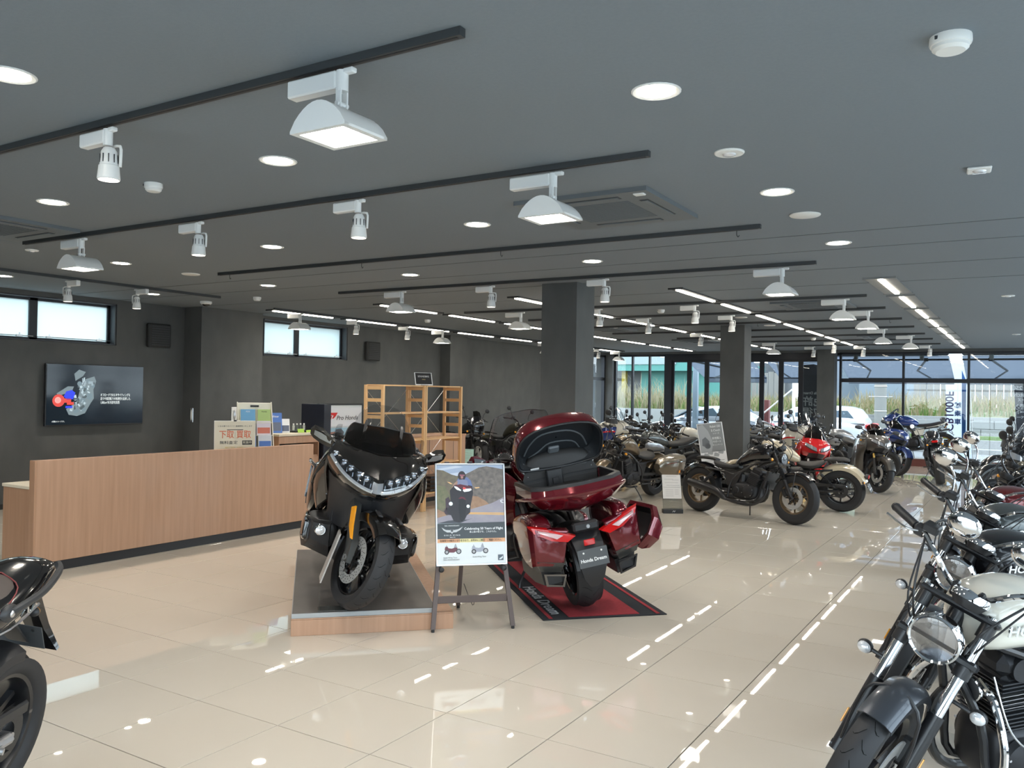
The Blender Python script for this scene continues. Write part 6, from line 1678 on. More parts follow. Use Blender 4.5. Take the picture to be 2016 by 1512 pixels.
            part(cvr, 'cover_lining', mat('bag_lining', (.012, .013, .014), .6), ('loft', [[(x, q * .018, z) for x, z in inn], [(x * .97 - .03, q * .075, .17 + (z - .17) * .8) for x, z in inn], [(x * .9 - .09, q * .085, .17 + (z - .17) * .6) for x, z in inn], [(-.87 + (x + .87) * .02, q * .086, .17 + (z - .17) * .02) for x, z in inn]], False), M=Mo)
            part(cvr, 'caution_sticker', PAPER, ('box', (-1.0, q * .066, .10), (.03, .002, .025), 0, Matrix.Rotation(.2, 3, 'X')), M=Mo)
            part(t, 'cover_strut', STEEL, ('cyl', (-.60, q * .37, .70), (-.60, q * .56, .64), .006, .006, 8))
        # rear face: light unit, coloured facet, trim
        return b
    bag(1, False)
    bag(-1, tour)
    for q in (-1, 1):
        F_ = lambda p: (p[0], q * p[1], p[2])
        part(t, 'rear_side_panel', paint, ('loft', [[F_(p) for p in ((-1.18, .14, .70), (-1.17, .43, .76), (-1.15, .43, .46), (-1.15, .20, .42))], [F_(p) for p in ((-1.235, .14, .69), (-1.215, .40, .75), (-1.19, .41, .47), (-1.20, .21, .43))], [F_(p) for p in ((-1.24, .16, .675), (-1.225, .37, .73), (-1.20, .38, .49), (-1.21, .22, .455))]]))
        tl = part(t, 'tail_light', REDL, ('loft', [[F_(p) for p in ((-1.22, .09, .645), (-1.19, .30, .735), (-1.18, .43, .77), (-1.18, .41, .71), (-1.20, .28, .63), (-1.22, .16, .60))], [F_(p) for p in ((-1.255, .10, .642), (-1.24, .30, .725), (-1.215, .41, .755), (-1.215, .395, .71), (-1.245, .28, .64), (-1.255, .165, .61))]]))
        part(tl, 'indicator_lens', mat('clear_pink_lens', (.62, .42, .42), .12, .3, 1), ('loft', [[F_(p) for p in ((-1.25, .19, .665), (-1.235, .37, .735), (-1.235, .37, .715), (-1.25, .24, .645))], [F_(p) for p in ((-1.258, .19, .665), (-1.243, .37, .733), (-1.243, .37, .717), (-1.258, .24, .647))]]))
        part(t, 'rear_bumper_trim', GM, ('loft', [[F_(p) for p in ((-1.10, .18, .455), (-1.10, .42, .50), (-1.08, .41, .41), (-1.08, .22, .37))], [F_(p) for p in ((-1.215, .20, .455), (-1.20, .40, .50), (-1.17, .38, .42), (-1.18, .23, .385))]]))
        ex = part(t, 'exhaust', BLACK, ('loft', [[F_(p) for p in ((-.50, .24, .36), (-.50, .36, .38), (-.50, .36, .28), (-.50, .25, .26))], [F_(p) for p in ((-.90, .21, .39), (-.90, .38, .42), (-.90, .37, .28), (-.90, .23, .26))], [F_(p) for p in ((-1.15, .20, .38), (-1.14, .37, .41), (-1.12, .355, .30), (-1.13, .22, .27))]]))
        part(ex, 'exhaust_tip', mat('dark_chrome', (.25, .25, .26), .15, 1.0) if q > 0 else BLACK, ('loft', [[F_(p) for p in ((-1.223, .205, .375), (-1.203, .365, .405), (-1.163, .35, .302), (-1.173, .222, .275))], [F_(p) for p in ((-1.235, .205, .375), (-1.215, .365, .405), (-1.178, .35, .302), (-1.187, .222, .275))], [F_(p) for p in ((-1.235, .22, .365), (-1.215, .35, .39), (-1.18, .337, .315), (-1.19, .235, .29))], [F_(p) for p in ((-1.20, .22, .365), (-1.18, .35, .39), (-1.15, .337, .315), (-1.16, .235, .29))]], False))
    part(t, 'exhaust_bore', INK, *mir(('box', (-1.165, .285, .342), (.012, .125, .075), .01)))
    part(t, 'rear_mudguard', BLACK, ('arc', (-hx, rr), rr + .03, .22, 60, 172, .06), ('loft', [[(-1.13, -.12, .66), (-1.13, .12, .66), (-1.06, .14, .68), (-1.06, -.14, .68)], [(-1.23, -.11, .54), (-1.23, .11, .54), (-1.19, .11, .52), (-1.19, -.11, .52)], [(-1.27, -.10, .40), (-1.27, .10, .40), (-1.25, .10, .38), (-1.25, -.10, .38)], [(-1.245, -.075, .30), (-1.245, .075, .30), (-1.235, .07, .29), (-1.235, -.07, .29)], [(-1.22, -.03, .24), (-1.22, .03, .24), (-1.21, .03, .24), (-1.21, -.03, .24)]]))
    part(t, 'rear_reflector', REDL, ('box', (-1.245, 0, .575), (.012, .085, .045), .004))
    plate(t, (-1.285, 0, .47), None, .12, 1.15)
    part(t, 'lock_panel', BLACK, ('box', (-1.20, 0, .69), (.07, .20, .07), .015))
    part(t, 'lock', STEEL, ('cyl', (-1.235, -.01, .69), (-1.245, -.01, .69), .014, .014, 16))
    part(t, 'side_stand', SATIN, ('tube', [(-.10, .20, .26), (-.15, .33, .10), (-.17, .37, -.06)], .013, 8, 3), ('box', (-.17, .385, -.062), (.11, .06, .01), .004))
    if tour:
        O = mat('trunk_lining', (.010, .011, .013), .6)
        # trunk tub: outer shell, rim, hollow inside
        def ring(k, z, x0, x1, w0, w1):
            return [(x0, -w0, z), (x0 + .05, -w0 - .03, z), (x1 + .12, -w1, z), (x1 + .02, -w1 + .10, z), (x1 - .02, 0, z), (x1 + .02, w1 - .10, z), (x1 + .12, w1, z), (x0 + .05, w0 + .03, z), (x0, w0, z)]
        tub = part(t, 'trunk', paint, ('loft', [ring(0, .80, -.88, -1.00, .01, .02), ring(0, .802, -.80, -1.14, .16, .18), ring(1, .86, -.78, -1.25, .26, .29), ring(2, .94, -.75, -1.305, .33, .365), ring(3, 1.02, -.74, -1.27, .33, .35)], False))
        part(tub, 'trunk_rim', BLACK, ('loft', [ring(0, 1.005, -.735, -1.278, .335, .356), ring(0, 1.028, -.74, -1.27, .33, .35), ring(0, 1.030, -.76, -1.245, .305, .32), ring(0, 1.00, -.77, -1.235, .30, .315)], False))
        part(tub, 'trunk_inside', O, ('loft', [ring(1, 1.021, -.765, -1.24, .302, .318), ring(0, .95, -.78, -1.22, .29, .31), ring(0, .86, -.80, -1.17, .23, .25), ring(0, .855, -.90, -1.0, .01, .02)], False))
        part(tub, 'trunk_band', paint, ('tube', [(-.80, .385, .90), (-1.12, .385, .945), (-1.27, .27, .955), (-1.33, 0, .95), (-1.27, -.27, .955), (-1.12, -.385, .945), (-.80, -.385, .90)], .018, 8, 4, False, .6))
        part(tub, 'trunk_front_wall', O, ('loft', [[(-.76, -.31, 1.03), (-.76, .31, 1.03), (-.775, .31, 1.03), (-.775, -.31, 1.03)], [(-.74, -.28, 1.09), (-.74, .28, 1.09), (-.755, .28, 1.09), (-.755, -.28, 1.09)]]))
        part(tub, 'latch_box', BLACK, ('box', (-.80, .06, .99), (.04, .13, .20), .008), ('box', (-.825, .06, 1.0), (.012, .05, .05), .003), ('box', (-.825, .06, .93), (.012, .08, .03), .003))
        # raised lid: a shallow tray standing on its hinge
        Ml = Matrix.Translation((-.745, 0, 1.085)) @ Matrix.Rotation(.92, 4, 'Y')
        def lr(z, sx_, sy_, dx=0):
            P = [(-.02, -.27), (-.06, -.34), (-.18, -.36), (-.34, -.33), (-.43, -.22), (-.46, 0), (-.43, .22), (-.34, .33), (-.18, .36), (-.06, .34), (-.02, .27), (-.0, 0)]
            return spline([(-.23 + (x + .23) * sx_ + dx, y * sy_, z) for x, y in P], 3, True)
        lid = part(t, 'trunk_lid', paint, ('loft', [lr(0, .955, .955), lr(0, 1, 1), lr(.03, 1, 1), lr(.10, .98, .98), lr(.145, .88, .90), lr(.165, .6, .7), lr(.168, .02, .02)], False), M=Ml)
        part(lid, 'lid_lining', mat('lid_lining', (.012, .014, .017), .55), ('loft', [lr(-.004, .97, .97), lr(-.004, .91, .92), lr(.05, .87, .89), lr(.095, .80, .84), lr(.10, .02, .02)], False), M=Ml)
        part(lid, 'lid_seal', BLACK, ('tube', [tuple(p) for p in lr(-.006, .965, .97)[::2]], .009, 8, 2, True), M=Ml)
        rb = mat('lining_rib', (.11, .12, .13), .35)
        part(lid, 'lining_rib', rb, ('tube', [(-.10, -.26, .092), (-.22, -.20, .092), (-.29, -.08, .092), (-.29, .12, .092), (-.20, .22, .092), (-.10, .26, .092)], .007, 6, 4), ('tube', [(-.08, -.20, .092), (-.17, -.13, .092), (-.19, .05, .092), (-.12, .14, .092), (-.07, .22, .092)], .006, 6, 4),
             ('box', (-.40, .10, .06), (.03, .05, .03), .004), ('box', (-.40, -.14, .06), (.03, .05, .03), .004), ('box', (-.12, .02, .085), (.07, .09, .03), .01), M=Ml)
        part(lid, 'lid_lamp', PAPER, ('box', (-.035, .20, -.006), (.018, .07, .006), .002), M=Ml)
        part(lid, 'lid_handle', BLACK, ('box', (-.26, 0, .172), (.14, .30, .02), .006), M=Ml)
        part(t, 'lid_hinge', STEEL, *mir(('tube', [(-.76, .26, 1.05), (-.72, .30, 1.12), (-.735, .27, 1.16)], .01, 8, 3)))
        part(t, 'passenger_backrest', VINYL, ('sec', [(-.66, 0, 1.06, .22, .08, 3), (-.70, 0, 1.09, .27, .13, 3), (-.74, 0, 1.09, .27, .13, 3), (-.76, 0, 1.08, .22, .10, 3)], 3, 20))
        part(t, 'antenna_guard', SATIN, *mir(('tube', [(-.60, .30, .72), (-.62, .42, .60), (-.60, .40, .42)], .013, 8, 4)))
        part(t, 'armrest', VINYL, *mir(('box', (-.62, .30, .98), (.20, .07, .05), .02)))
    else:
        part(t, 'rear_cowl', paint, ('sec', [(-.80, 0, .86, .14, .06, 2.6), (-1.0, 0, .85, .19, .07, 2.7), (-1.16, 0, .80, .17, .06, 2.6), (-1.22, 0, .75, .10, .04, 2.4)], 3, 18))
        part(t, 'bag_rail', CHROME, ('tube', [(-.50, -.40, .80), (-.60, -.44, .82), (-.80, -.45, .82)], .016, 8, 3))
    return t
CANDY = mat('candy_red_paint', (.135, .006, .014), .16, .45, 1.0)
TBLK = mat('tourer_black_paint', (.006, .0055, .0055), .10, .0, 1.0)
TSIDE = mat('tourer_side_reflected_brown', (.030, .024, .020), .22, .3, 1.0)  # black side cowl with a brownish reflection put into its colour
black_tourer = tourer('large glossy black touring motorcycle on the platform, front wheel turned', TBLK, TSIDE, False, .42)
place_h(black_tourer, (-.80, 1.40), -45, 11, .151, 1.696, .010)
red_tourer = tourer('dark red touring motorcycle seen from behind with its trunk lid raised', CANDY, CANDY, True, .35)
a_ = math.radians(135)
place_h(red_tourer, (.234 + 1.696 * math.cos(a_), 2.93 + 1.696 * math.sin(a_)), 135, 10.5, .0, 1.696, .022)
# ------------------------------------------------------------------ the other motorcycles
GBD = dict(GB)
GBD.update(mdy=-.10, mh=.07, mx=.0)
GB1 = motorcycle('motorcycle', 'cream tanked classic motorcycle nearest the photographer', PWH, steer=.60, tread=26, **GBD)
place_h(GB1, (2.61, .39), 225, 9, 0, 1.44)
for k, (lab, sw_) in enumerate((('glossy black classic motorcycle second in the row behind the cream one', PB), ('grey tanked classic motorcycle third in the row at the right', PGR), ('dark classic motorcycle fourth in the row at the right', PMD))):
    if k == 0:
        GB2 = motorcycle('motorcycle', lab, PB, steer=.60, **GB)
        place_h(GB2, (2.59, .39 + 1.27), 225, 9)
    else:
        c = clone(GB2, lab, (2.58, .39 + 1.27 * (k + 1)), 225, 9, 0, 1.44, {PB: sw_})
# black fat-tyred and tall machines further up the same row
clone(REBEL, 'matt black cruiser with rubber fork boots deep in the row at the right', (2.72, 5.9), 222, 8, 0, 1.49, {BRONZE: SATIN})
clone(REBEL, 'olive cruiser far up the row at the right', (2.75, 7.5), 222, 8, 0, 1.49, {PB: POL})
# beige cruiser behind the black one
c = clone(REBEL, 'sand beige cruiser seen from behind, right of the side-on black one', (.86 - 1.49 * .995, 9.97 + .02), 181, 8, 0, 1.49, {PB: PBE, BRONZE: SATIN})
c = clone(REBEL, 'matt olive cruiser against the left wall right of the wooden shelves', (-5.6, 11.9), -22, 8, 0, 1.49, {PB: POL, BRONZE: SATIN})
# bronze cruiser with panniers
def bag_extra(t, s, S_, top, head, u):
    for q in (-1, 1):
        prof = lambda w, zb, zt: [(0, zt), (w * .7, zt - .005), (w, zt - .05), (w, (zt + zb) / 2), (w * .7, zb + .01), (w * .4, zb), (0, zb)]
        b = part(t, 'pannier', PAINT('pannier_bronze', (.17, .14, .10), .6, .3), ('body', [(-.40, prof(.06, .50, .60), ), (-.50, prof(.10, .42, .68)), (-.84, prof(.12, .36, .73)), (-1.04, prof(.12, .40, .73)), (-1.07, prof(.10, .44, .69))], 1, 1, (0, q * .25, 0)))
        part(b, 'pannier_band', CHROME, ('tube', [(-.46, q * .352, .60), (-.75, q * .372, .63), (-1.06, q * .366, .64)], .006, 6, 3))
        part(b, 'pannier_reflector', AMBER, ('box', (-.90, q * .366, .47), (.045, .006, .045), .003))
        part(b, 'pannier_rear', mat('pannier_grey', (.10, .105, .11), .5), ('box', (-1.075, q * .25, .55), (.02, .14, .20), .01))
RB = dict(REB)
RB.update(extra=bag_extra, fender_m=PBZ, steer=.35)
c = motorcycle('motorcycle', 'bronze cruiser with hard panniers behind the white price stand', PBZ, rim=SATIN, **RB)
place_h(c, (-2.42, 8.62), 258, 8, 0, 1.49)
# bagger with a shark-nose fairing by the left wall
def bagger_extra(t, s, S_, top, head, u):
    part(t, 'bar_fairing', PB, ('patch', [[(.50, 0, 1.16), (.46, .10, 1.14), (.38, .18, 1.08)], [(.60, 0, 1.02), (.56, .12, 1.0), (.45, .21, .98)], [(.60, 0, .86), (.56, .11, .86), (.44, .19, .88)]], (-.02, 0, 0), 4), M=S_)
    part(t, 'fly_screen', SMOKE, ('patch', [[(.50, 0, 1.15), (.46, .10, 1.13)], [(.40, 0, 1.27), (.38, .08, 1.25)]], (-.004, 0, 0), 4), M=S_)
    bag_extra(t, s, S_, top, head, u)
RB2 = dict(REB)
RB2.update(extra=bagger_extra)
c = motorcycle('motorcycle', 'black cruiser with a shark-nose fairing beside the left wall', PB, rim=PAINT('wheel_white', (.6, .6, .58)), **RB2)
place_h(c, (-6.45, 11.35), -27, 8, 0, 1.49)
clone(REBEL, 'black cruiser half hidden behind the clear windscreen of the red tourer', (-5.2, 13.6), -25, 8, 0, 1.49, {})

# -------- sports machines
def sport_extra(col, second, lower=True, lamps='twin'):
    def f(t, s, S_, top, head, u):
        n0 = [(.40, 0, 1.10), (.38, .09, 1.085), (.31, .16, 1.04)]
        n1 = [(.58, 0, 1.01), (.55, .11, 1.0), (.44, .20, .98)]
        n2 = [(.70, 0, .91), (.65, .13, .92), (.50, .235, .91)]
        n3 = [(.735, 0, .80), (.67, .12, .79), (.50, .225, .80)]
        n4 = [(.64, 0, .72), (.60, .10, .71), (.47, .20, .73)]
        part(t, 'nose_fairing', col, ('patch', [n0, n1, n2, n3, n4], (-.02, 0, 0), 4))
        part(t, 'headlight', mat('sport_lamp', (.45, .47, .50), .1, .6, 1), ('patch', [[(.722, .035, .87), (.68, .12, .905), (.60, .185, .93)], [(.745, .03, .82), (.70, .115, .85), (.61, .19, .89)]], (-.02, 0, 0), 4))
        part(t, 'headlight_brow', BLACK, *mir(('tube', [(.735, .03, .815), (.70, .12, .842), (.61, .195, .885)], .008, 6, 4)))
        part(t, 'air_intake', INK, ('patch', [[(.742, 0, .79), (.70, .09, .78), (.62, .15, .775)], [(.67, 0, .71), (.64, .08, .705), (.56, .13, .71)]], (-.03, 0, 0), 3))
        part(t, 'windscreen', SMOKE, ('patch', [[(.58, 0, 1.015), (.55, .10, 1.005), (.45, .18, .99)], [(.44, 0, 1.13), (.42, .09, 1.12), (.35, .155, 1.06)], [(.30, 0, 1.21), (.29, .07, 1.20), (.25, .12, 1.14)]], (-.005, 0, .0), 4))
        zl = .24 if lower else .50
        part(t, 'side_fairing', col, ('patch', [[(.50, .235, .93), (.34, .24, .96), (.12, .20, .90), (-.05, .16, .82)], [(.52, .235, .78), (.34, .27, .76), (.12, .24, .72), (-.02, .18, .68)], [(.42, .20, .60), (.30, .24, (zl + .76) / 2), (.10, .22, (zl + .74) / 2), (-.02, .18, .56)], [(.34, .12, zl + .12), (.22, .16, zl), (.06, .16, zl), (-.12, .12, zl + .04)]], (0, -.012, 0), 4))
        part(t, 'fairing_stripe', second, ('patch', [[(.47, .252, .80), (.30, .276, .80), (.14, .246, .74)], [(.44, .25, .74), (.30, .275, .70), (.16, .246, .66)]], (0, -.006, 0), 3))
        for q in (-1, 1):
            m = part(t, 'fairing_mirror', BLACK, ('ell', (.42, q * .36, 1.10), (.02, .075, .035), 16, 8))
            part(m, 'mirror_arm', BLACK, ('cyl', (.48, q * .18, 1.02), (.42, q * .30, 1.08), .010, .008, 8))
            part(m, 'mirror_glass', CHROME, ('box', (.404, q * .36, 1.10), (.004, .12, .05), .002))
            blinker(t, (.40, .24, .88), q, None, AMBER, .03, .018)
    return f
SPO = dict(wb=1.43, rake=24.5, fl=.60, bar=(.33, .02, .10), head='none', mirrors=False, fender='sport', gaiter=False, engine='four', mono=True, exhaust='up', rim=SATIN, ns=6, tail='naked', steer=.12)
def sport(lab, col, second, F, deg, lean=8, z=0, lower=True, **kw):
    d = dict(SPO)
    d.update(kw)
    m = motorcycle('motorcycle', lab, col, extra=sport_extra(col, second, lower), fender_m=kw.get('fender_m', col), **{k: v for k, v in d.items() if k != 'fender_m'})
    place_h(m, F, deg, lean, z, 1.43)
    return m
VFR = sport('bright red sports tourer facing the camera beside the middle pillar', PRE, mat('fairing_brown_shade', (.10, .05, .045), .4), (.27, 10.75), -64, 8, lower=False)
CBR = sport('bronze-grey faired sports motorcycle with gold fork, right of the beige cruiser', PGY, mat('fairing_copper', (.10, .06, .05), .35, .4, 1), (.934, 13.0), -52, 8, upper=GOLDM)
PSP = copy_tree(CBR, None, {PGY: PBU, GOLDM: STEEL})
PSP['label'] = 'blue sports motorcycle half hidden behind the bronze-grey one'
place_h(PSP, (.78, 16.7), -48, 13, 0, 1.43)
# -------- naked machines
def cafe_extra(t, s, S_, top, head, u):
    part(t, 'tank_shroud', s.get('shroud', PSI), ('sec', [(.36, .16, .80, .01, .04, 3), (.28, .185, .80, .025, .075, 3), (.10, .185, .78, .025, .07, 3), (-.02, .16, .74, .01, .04, 3)], 3, 12), ('sec', [(.36, -.16, .80, .01, .04, 3), (.28, -.185, .80, .025, .075, 3), (.10, -.185, .78, .025, .07, 3), (-.02, -.16, .74, .01, .04, 3)], 3, 12))
NAK = dict(wb=1.45, rake=25, fl=.62, bar=(.37, .06, .08), hr=.085, hz=-.06, engine='four', mono=True, exhaust='right', upper=GOLDM, lower=SATIN, gaiter=False, steer=.3, extra=cafe_extra)
NK = motorcycle('motorcycle', 'grey naked roadster with gold fork and round lamp behind the bronze cruiser', PGR, **NAK)
place_h(NK, (-2.9, 10.5), 232, 8, 0, 1.45)
def nak(lab, F, deg, sw, z=0, lean=8): return clone(NK, lab, F, deg, lean, z, 1.45, sw)
nak('silver and black naked motorcycle seen from behind near the far podium', (1.54, 16.75), 98, {PGR: PB, GOLDM: SATIN, PSI: PGR})
nak('dark naked motorcycle with white side panel left of the pillar poster', (-3.15, 13.0), 215, {PGR: PWH})
nak('dull silver roadster behind the bronze-grey sports motorcycle', (-.75, 15.4), 190, {PGR: PSI, GOLDM: SATIN})
nak('black roadster with chrome lamp behind the red sports tourer', (-.95, 14.8), -20, {PGR: PB, GOLDM: SATIN})
nak('dark roadster with pale frame behind the grey naked one', (-4.15, 15.0), 215, {PGR: PB, GOLDM: STEEL})
nak('blue roadster further back between the left windows and the grey roadster', (-3.3, 16.6), 215, {PGR: PBU})
nak('black roadster near the far windows behind the red sports tourer', (-.9, 18.5), 0, {PGR: PB, GOLDM: SATIN})
# half-faired blue machine on the podium by the window
def half_extra(t, s, S_, top, head, u):
    part(t, 'cockpit_fairing', PBU, ('patch', [[(.42, 0, 1.12), (.40, .10, 1.10), (.30, .19, 1.04)], [(.62, 0, 1.00), (.57, .13, .98), (.42, .24, .96)], [(.66, 0, .86), (.60, .13, .86), (.40, .25, .86)], [(.60, 0, .78), (.55, .11, .78), (.34, .22, .78)]], (-.02, 0, 0), 4))
    part(t, 'fairing_stripe', PWH, ('patch', [[(.62, .125, .90), (.48, .225, .90), (.32, .245, .88)], [(.60, .125, .84), (.46, .22, .84), (.30, .24, .84)]], (.012, .012, 0), 3))
    part(t, 'windscreen', SMOKE, ('patch', [[(.52, 0, 1.07), (.48, .11, 1.05)], [(.36, 0, 1.20), (.34, .08, 1.18)]], (-.004, 0, 0), 4))
    round_light(t, (.67, 0, .90), .085, None, CHROME, BLACK, .08)
    for q in (-1, 1): mirror(t, (.40, .20, 1.02), (.36, .34, 1.14), q)
d = dict(SPO)
d.update(exhaust='both', rim=GOLDM, lower_m=0)
HB = motorcycle('motorcycle', 'royal blue half-faired motorcycle side on to the window on the podium', PBU, extra=half_extra, accent=PWH, side_m=PWH, upper=SATIN, **{k: v for k, v in d.items() if k not in ('lower_m', 'upper')})
place_h(HB, (-.02, 20.30), 180, 5, .205, 1.43)
for x0, lab in ((-.42, 'dark red podium under the blue half-faired motorcycle'), (2.75, 'dark red podium at the right by the window')):
    t = thing('podium', lab, 'podium', (x0 + .8, 20.35, 0))
    part(t, 'base', mat('podium_brown_red', (.13, .035, .025), .5), ('box', (0, 0, .09), (2.2, .7, .18), .004))
    part(t, 'top', mat('podium_top', (.35, .34, .33), .4), ('box', (0, 0, .19), (2.24, .74, .02), .003))
# -------- adventure machines
def adv_extra(cols):
    def f(t, s, S_, top, head, u):
        part(t, 'nose_fairing', cols[0], ('patch', [[(.44, 0, 1.14), (.42, .10, 1.12), (.34, .15, 1.08)], [(.60, 0, 1.04), (.56, .12, 1.02), (.44, .19, .98)], [(.64, 0, .94), (.58, .12, .92), (.44, .20, .88)], [(.56, 0, .88), (.52, .10, .86), (.40, .17, .82)]], (-.02, 0, 0), 4))
        part(t, 'headlight', mat('sport_lamp', (.45, .47, .50), .1, .6, 1), ('patch', [[(.60, .02, 1.035), (.575, .10, 1.02), (.53, .14, 1.0)], [(.645, .02, .96), (.60, .11, .95), (.55, .16, .94)]], (.012, 0, 0), 3))
        part(t, 'windscreen', CLEARS, ('patch', [[(.52, 0, 1.09), (.50, .11, 1.08), (.42, .17, 1.06)], [(.40, 0, 1.28), (.38, .10, 1.27), (.34, .14, 1.24)], [(.32, 0, 1.40), (.31, .08, 1.39), (.29, .11, 1.36)]], (-.005, 0, 0), 4))
        part(t, 'tank_panel', cols[1], ('patch', [[(.42, .20, .98), (.24, .22, .98), (.02, .18, .92)], [(.42, .22, .86), (.24, .25, .84), (.04, .20, .80)], [(.32, .20, .72), (.20, .22, .70), (.08, .18, .70)]], (0, -.012, 0), 4))
        part(t, 'red_flash', cols[2], ('patch', [[(.42, .225, .90), (.24, .255, .89), (.04, .215, .85)], [(.41, .228, .87), (.24, .258, .86), (.05, .215, .83)]], (0, -.006, 0), 4))
        part(t, 'beak', cols[0], ('patch', [[(.40, 0, .84), (.40, .07, .83)], [(.66, 0, .86), (.64, .07, .85)], [(.92, 0, .80), (.90, .04, .79)]], (0, 0, -.012), 4))
        part(t, 'crash_bar', s.get('bar_c', STEEL), *mir(('tube', [(.34, .10, .80), (.40, .24, .72), (.34, .28, .50), (.20, .22, .34), (.10, .12, .28)], .013, 8, 4)))
        for q in (-1, 1):
            part(t, 'hand_guard', BLACK, ('patch', [[(.44, .22, 1.13), (.40, .34, 1.13), (.28, .40, 1.12)], [(.46, .22, 1.04), (.42, .34, 1.03), (.30, .41, 1.05)]], (-.01, 0, 0), 3, False, q), M=S_)
        part(t, 'luggage_rack', BLACK, *mir(('tube', [(-.50, .10, .92), (-.70, .12, .96), (-.90, .08, .97), (-.92, 0, .97)], .010, 8, 4)))
    return f
ADV = dict(wb=1.57, rf=.34, rif=.27, wf=.095, rr=.33, rir=.228, wr=.15, rake=27, fl=.78, style='wire', head='none', bar=(.40, .08, .10), exhaust='up', engine='twin', mono=True, fender='high', mh=.19, upper=GOLDM, rim=GOLDM,
           tank=[(.34, 0, .95, .05, .06, 2.4), (.26, 0, .98, .17, .12, 2.6), (.10, 0, .98, .18, .13, 2.6), (-.06, 0, .94, .14, .10, 2.5), (-.14, 0, .89, .08, .05, 2.4)],
           seat=[(-.10, 0, .87, .06, .03, 2.5), (-.2, 0, .87, .12, .04, 2.8), (-.45, 0, .88, .14, .045, 2.8), (-.70, 0, .93, .12, .04, 2.8), (-.82, 0, .94, .06, .03, 2.5)])
AT = motorcycle('motorcycle', 'white, red and blue adventure motorcycle beside the right face of the nearest pillar', PWH, extra=adv_extra((PWH, PBU, PRE)), **ADV)
place_h(AT, (-3.5, 12.55), -6, 7, 0, 1.57)
c = clone(AT, 'dark adventure motorcycle with tall screen far up the row at the right', (2.75, 9.3), 224, 7, 0, 1.57, {PWH: PB, PBU: PGR, PRE: PMD, GOLDM: SATIN})
c = clone(AT, 'black adventure motorcycle behind the olive cruiser in the row at the right', (2.75, 11.4), 224, 7, 0, 1.57, {PWH: PB, PBU: PB, PRE: PB, GOLDM: BLACK})
c = clone(AT, 'white tanked scrambler with dark lamp cowl right of the middle pillar', (-.15, 12.93), -38, 7, 0, 1.57, {PBU: PWH, PRE: PRE})
# dark naked machine standing on the right podium
nak('dark motorcycle on the right podium, front wheel turned to the room', (2.95, 20.35), 180, {PGR: PB, GOLDM: BLACK}, .205, 5)
# -------- small leisure machines
MIN = dict(wb=1.15, rf=.25, rif=.15, wf=.095, rr=.25, rir=.15, wr=.10, rake=25, fl=.66, ns=5, rim=STEEL, hr=.07, hz=.0, bar=(.33, .14, .10), bar_m=CHROME, engine='single', exhaust='up', tail='fender', fender_m=STEEL, upper=STEEL, shx=.16, mh=.17, ex_m=STEEL,
           tank=[(.24, 0, .66, .03, .05, 3), (.18, 0, .665, .06, .07, 3), (0, 0, .65, .07, .075, 3), (-.22, 0, .62, .07, .07, 3), (-.30, 0, .60, .04, .04, 3)],
           seat=[(-.02, 0, .76, .05, .02, 2.5), (-.08, 0, .76, .11, .035, 2.8), (-.3, 0, .76, .13, .04, 2.8), (-.46, 0, .77, .11, .035, 2.8), (-.52, 0, .77, .05, .02, 2.5)])
MN = motorcycle('motorcycle', 'small red leisure motorcycle with chrome lamp behind the bronze cruiser', PRE, **MIN)
place_h(MN, (-3.50, 13.75), -8, 6, 0, 1.15)
clone(MN, 'small blue leisure motorcycle right of the small red one', (-4.3, 16.0), -25, 6, 0, 1.15, {PRE: PBU})
clone(MN, 'small pale leisure motorcycle near the far windows', (-3.6, 18.0), -30, 6, 0, 1.15, {PRE: PWH})
clone(MN, 'small dark red leisure motorcycle behind the beige cruiser', (-.9, 15.9), -30, 6, 0, 1.15, {PRE: PMD})
nak('grey roadster deep behind the small pale leisure one', (-3.3, 19.0), 205, {PGR: PSI})
nak('black roadster near the folding door', (-6.6, 17.9), 215, {PGR: PB})
